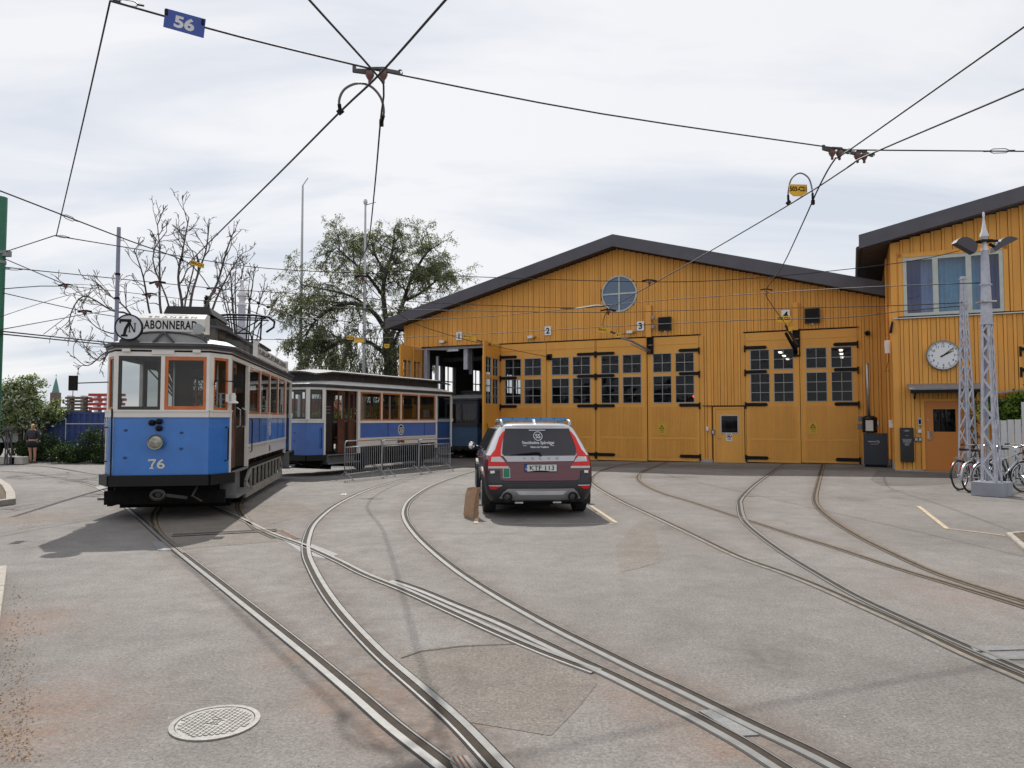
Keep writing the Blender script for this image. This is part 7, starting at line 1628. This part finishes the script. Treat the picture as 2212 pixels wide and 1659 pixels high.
# willow
rg = random.Random(11); base = Dp(843,985,41); base.z = -.3; t = thing('willow_tree', 'big loose crowned willow with drooping branches left of the hall', 'tree', base)
mb = MB(); tips = []
def L_(u, v, dy=0): return Dp(u, v, 41+dy) - base
trunk = [Vector((0,0,0)), L_(846,860), L_(844,783), L_(838,720)]; mb.tube(trunk, [.50,.42,.36,.30], 10, cap=False)
limbs = [([L_(838,720),L_(828,640),L_(833,590),L_(845,555,1),L_(852,515,1.5)],.22),([L_(838,720),L_(800,668,-1),L_(742,656,-2),L_(690,685,-2.5),L_(662,720,-3)],.20),([L_(842,740),L_(872,650,1),L_(888,605,1),L_(912,560,0),L_(928,540,0)],.20),
         ([L_(828,640),L_(790,590,-1),L_(755,560,-1.5),L_(728,535,-2)],.14),([L_(833,590),L_(812,555,1),L_(803,525,1)],.12),([L_(872,650,1),L_(905,635,2),L_(935,612,2),L_(950,600,2)],.13),([L_(846,760),L_(860,720,-2),L_(885,690,-3)],.16),
         ([L_(800,668,-1),L_(760,640,-3),L_(700,625,-3),L_(650,615,-3)],.11),([L_(846,780),L_(800,740,-2),L_(740,735,-3),L_(700,760,-3)],.18),([L_(846,780),L_(880,760,3),L_(905,745,5)],.15),([L_(742,656,-2),L_(690,650,-1),L_(640,660,-1)],.09)]
oW = dict(levels=3, seg=[5,6,7], wob=[.16,.20,.16], grav=[.02,-.05,-.17], taper=.3, rmin=.009, start=[0,.1,0], kids=[2,2,0], prob=[.55,.55,0], ang=[(25,70),(20,65),(0,0)], len=[(.55,.9),(.5,.85),(0,0)], sides=[5,4,3])
for pts, r in limbs:
    P = spline(pts, 3); mb.tube(P, [max(.035, .75*r*(1-.75*i/len(P))) for i in range(len(P))], 7, cap=False)
    for i in range(3, len(P)):
        for _ in range(2):
            d = (P[i]-P[i-1]).normalized(); ax = rot_around(d.orthogonal().normalized(), d, rg.uniform(0,6.28)); nd = rot_around(d, ax, R(rg.uniform(30,75)))
            branchy(rg, mb, tips, P[i], nd, rg.uniform(1.0,1.75), r*.2, 0, oW)
# hanging skirts
for k in range(300):
    u = rg.uniform(690,872); v = rg.uniform(700,800); p = L_(u, v, rg.uniform(-3.5,2.5)); n = 8; pts = [p]
    for i in range(n): p = p + Vector((rg.gauss(0,.10),rg.gauss(0,.10),-rg.uniform(.2,.45))); pts.append(p)
    tips.append(pts); mb.tube(pts, .012, 3, cap=False)
mb.build('trunk', bark, t); mb = MB(); cnt = 0
for pts in tips:
    for i in range(len(pts)-1):
        a, b = pts[i], pts[i+1]; low = (a.z < 6.2); k = 3 if low else 2
        if len(pts) <= 2: k = 1
        for _ in range(k):
            if rg.random() < (.20 if low else .50): continue
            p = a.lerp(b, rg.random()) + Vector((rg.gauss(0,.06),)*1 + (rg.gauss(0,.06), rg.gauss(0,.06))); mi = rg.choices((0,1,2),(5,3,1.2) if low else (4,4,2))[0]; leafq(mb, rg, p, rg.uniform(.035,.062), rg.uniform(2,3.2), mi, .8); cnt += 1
mb.build('crown', leafA, t)
# bare trees
def bare(label, u, y, zb, stems, o, seed, group=None, r0=.10):
    rg = random.Random(seed); b = Dp(u,900,y); b.z = zb; t = thing('bare_tree', label, 'tree', b, 0, group); ml = MB(); mb = ml; tips = []
    ml.tube([(0,0,0),(.05,0,1.2),(0,0,2.4)],[r0*2.0,r0*1.7,r0*1.5],8,cap=False)
    for (pts, r) in stems:
        P = spline([Vector((0,0,2.2))] + [Dp(a, c, y+dy) - b for a, c, dy in pts], 4); n = len(P); ml.tube(P, [max(.014, .82*r*(1-.8*i/n)) for i in range(n)], 6, cap=False)
        for i in range(n//3, n):
            if rg.random() < o['q']:
                d = (P[i]-P[i-1]).normalized(); ax = rot_around(d.orthogonal().normalized(), d, rg.uniform(0,6.28)); branchy(rg, mb, tips, P[i], rot_around(d, ax, R(rg.uniform(18,50))), rg.uniform(.5,1.1)*o['L'], r*.4*(1-.5*i/n), 0, o)
    ml.build('trunk', twig, t); return t
oB = dict(levels=3, seg=[6,5,4], wob=[.13,.16,.2], grav=[.05,.05,.03], taper=.35, rmin=.011, start=[.1,.1,0], kids=[1,1,0], prob=[.45,.42,0], ang=[(20,50),(20,55),(0,0)], len=[(.4,.75),(.4,.7),(0,0)], sides=[4,3,3], q=.72, L=.95)
bare('large bare tree with upright twiggy limbs behind the roof of tram 76', 398, 28, -.2, [([(330,700,0),(310,600,-.5),(290,540,-1)],.07),([(350,690,1),(345,600,1),(345,540,1),(340,485,1)],.08),([(395,680,0),(385,600,0),(395,540,0),(408,470,0)],.09),([(410,670,0),(425,600,1),(445,540,1),(452,480,1)],.08),([(440,680,1),(470,610,2),(490,540,2),(505,500,2)],.09),([(455,680,-1),(490,600,-1),(520,550,-1)],.07),([(370,680,-1),(330,560,-1),(360,500,-1)],.06),([(290,690,0),(240,640,0),(195,600,0)],.06),([(300,700,-1),(240,670,-1),(180,640,-1),(150,690,-1),(165,735,-1)],.06),([(310,730,0),(240,720,0),(200,700,0),(175,660,0)],.05),([(290,740,0),(230,760,0),(190,790,0),(160,770,0)],.05),([(270,750,-1),(215,780,-1),(180,750,-1)],.04),([(395,690,1),(420,560,2),(390,520,2)],.06)], oB, 5)
oB2 = dict(oB); oB2['L'] = .6; oB2['grav'] = [.12,.1,.05]
bare('smaller bare pollarded tree around the distant mast finial', 523, 32, -.2, [([(505,690,0),(500,620,0),(498,585,0)],.08),([(520,680,0),(522,600,.5),(528,572,.5)],.07),([(535,690,0),(545,620,0),(548,590,0)],.07),([(510,690,1),(508,600,1),(512,575,1)],.06),([(495,700,0),(482,640,0),(478,610,0)],.05),([(550,700,0),(562,650,0),(570,620,0)],.05),([(540,690,-1),(536,640,-1),(540,600,-1)],.05),([(500,700,-1),(490,650,-1),(488,625,-1)],.05),([(560,710,0),(580,680,0),(590,660,0)],.04)], oB2, 9)
def bushy(name, label, cat, P, blobs, n, leaves, size, asp=1.6, group=None, seed=1, trunk=None, w=(4,4,2), ground=-.2):
    rg = random.Random(seed); t = thing(name, label, cat, P, 0, group); mb = MB(); tw = MB()
    tot = sum(b[3]*b[4]*b[5] for b in blobs)**1.0
    for cx_, cy_, cz_, rx, ry, rz_ in blobs:
        k = int(n * rx*ry*rz_ / tot); m = max(6, k//22)
        tw.tube([Vector((cx_*.3, cy_*.3, 0)), Vector((cx_*.7,cy_*.7,cz_*.6)), Vector((cx_,cy_,cz_))], [.05,.03,.015], 5, cap=False)
        for _ in range(m):
            while True:
                v = Vector((rg.uniform(-1,1),rg.uniform(-1,1),rg.uniform(-1,1)))
                if .25 < v.length < 1: break
            v = v*(.75+.3*rg.random()); c = Vector((cx_+v.x*rx, cy_+v.y*ry, cz_+v.z*rz_)); s = rg.uniform(.10,.26)*min(1.5,max(.5,rx)); mi0 = rg.choices((0,1,2), w)[0]
            if rg.random() < .5: tw.tube([Vector((cx_,cy_,cz_-rz_*.4)), c], .008, 3, cap=False)
            for _ in range(22):
                p = c + Vector((rg.gauss(0,s*.55),rg.gauss(0,s*.55),rg.gauss(0,s*.45))); p.z = max(.02, p.z); leafq(mb, rg, p, rg.uniform(.6,1.2)*size, asp, mi0 if rg.random() < .6 else rg.choices((0,1,2), w)[0])
    if trunk: tw.tube([Vector((0,0,0)), Vector((0,0,trunk*.5)), Vector((0,0,trunk))], [.09,.07,.05], 7, cap=False)
    tw.build('trunk', bark, t); mb.build('crown', leaves, t); return t
P = Dp(45,985,32.2); P.z = -.18
bushy('leafy_tree', 'round leafy green tree with pale shining leaves at the far left', 'tree', P, [(0,0,2.2,1.2,.9,1.0),(-.9,0,2.6,.9,.9,.9),(.7,0,2.0,.9,.9,.8),(-.2,0,2.9,.8,.7,.7),(1.4,.1,2.0,.6,.6,.5),(1.5,.1,2.5,.35,.35,.25),(.2,.2,3.4,.7,.5,.45),(-1.2,0,1.6,.8,.8,.7)], 16000, leafC, .075, 1.7, seed=3, trunk=2.2, w=(5,4,3))
for i, (u, w_, h, y, lb) in enumerate(((62,.75,.9,31.6,'dark low shrub directly behind the walking person'),(112,1.0,1.2,31.4,'dark shrub between the walking person and the container'),(150,.9,.8,30.2,'low dark shrub at the foot of the blue container, left one'),(205,.85,1.55,30.4,'upright shrub with pale tips in front of the blue container'),(232,.7,.75,30.0,'low dark shrub beside the corner of tram 76'))):
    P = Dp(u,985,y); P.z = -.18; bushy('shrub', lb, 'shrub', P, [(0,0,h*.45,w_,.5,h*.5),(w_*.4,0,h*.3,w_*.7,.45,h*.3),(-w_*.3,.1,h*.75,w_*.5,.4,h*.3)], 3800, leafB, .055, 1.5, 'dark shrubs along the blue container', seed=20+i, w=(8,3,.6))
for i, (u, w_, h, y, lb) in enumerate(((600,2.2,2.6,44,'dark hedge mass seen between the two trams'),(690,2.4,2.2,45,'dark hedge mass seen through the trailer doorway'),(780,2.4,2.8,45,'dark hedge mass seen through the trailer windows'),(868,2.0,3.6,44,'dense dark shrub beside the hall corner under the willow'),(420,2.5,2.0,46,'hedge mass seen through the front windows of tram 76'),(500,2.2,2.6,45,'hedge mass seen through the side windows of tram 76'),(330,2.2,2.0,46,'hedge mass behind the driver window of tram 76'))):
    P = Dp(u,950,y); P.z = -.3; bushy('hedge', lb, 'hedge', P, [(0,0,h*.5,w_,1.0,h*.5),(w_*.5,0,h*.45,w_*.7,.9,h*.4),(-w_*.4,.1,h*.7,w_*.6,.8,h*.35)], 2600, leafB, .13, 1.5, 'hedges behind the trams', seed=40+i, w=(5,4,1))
P = Dp(440,985,31); P.z = -.2; rg = random.Random(4); t = thing('conifer', 'small dark conifer top showing just above the roof of tram 76', 'tree', P); mb = MB(); MB().tube([(0,0,0),(0,0,7.1)],[.14,.02],7).build('trunk', bark, t)
for k in range(4200):
    z = rg.uniform(2.5,7.05); rr_ = max(.06,(7.2-z)*.17)*rg.uniform(.2,1)**.5; a = rg.uniform(0,6.28); leafq(mb, rg, Vector((rr_*math.cos(a),rr_*math.sin(a),z-.15*rr_)), .05, 2.2, rg.choices((0,1),(4,1))[0], .3)
mb.build('crown', [leafB[0], leafB[1]], t)
P = Dp(2200,985,18.9); P.z = 0
bushy('leafy_bush', 'fresh green leafy branches hanging over the white fence at the right edge', 'bush', P, [(0,.3,1.9,.55,.4,.45),(.7,.2,2.0,.7,.4,.5),(-.35,.5,2.0,.35,.3,.4),(.25,0,1.5,.3,.3,.35)], 5200, [leafB[0], lm_('fresh_leaf', (.10,.17,.025)), lm_('fresh_leaf_light', (.20,.30,.04))], .06, 1.6, seed=8, w=(3,4,4))
P = Dp(2104,985,20.3); P.z = 0; bushy('climbing_plant', 'sparse brown green climber beside the orange door behind the far mast', 'plant', P, [(0,0,.5,.15,.1,.5),(0,0,1.3,.16,.1,.6),(.05,0,1.9,.1,.1,.4)], 700, [lm_('brown_leaf', (.12,.06,.03)), leafB[1], leafB[0]], .05, 1.5, seed=12)
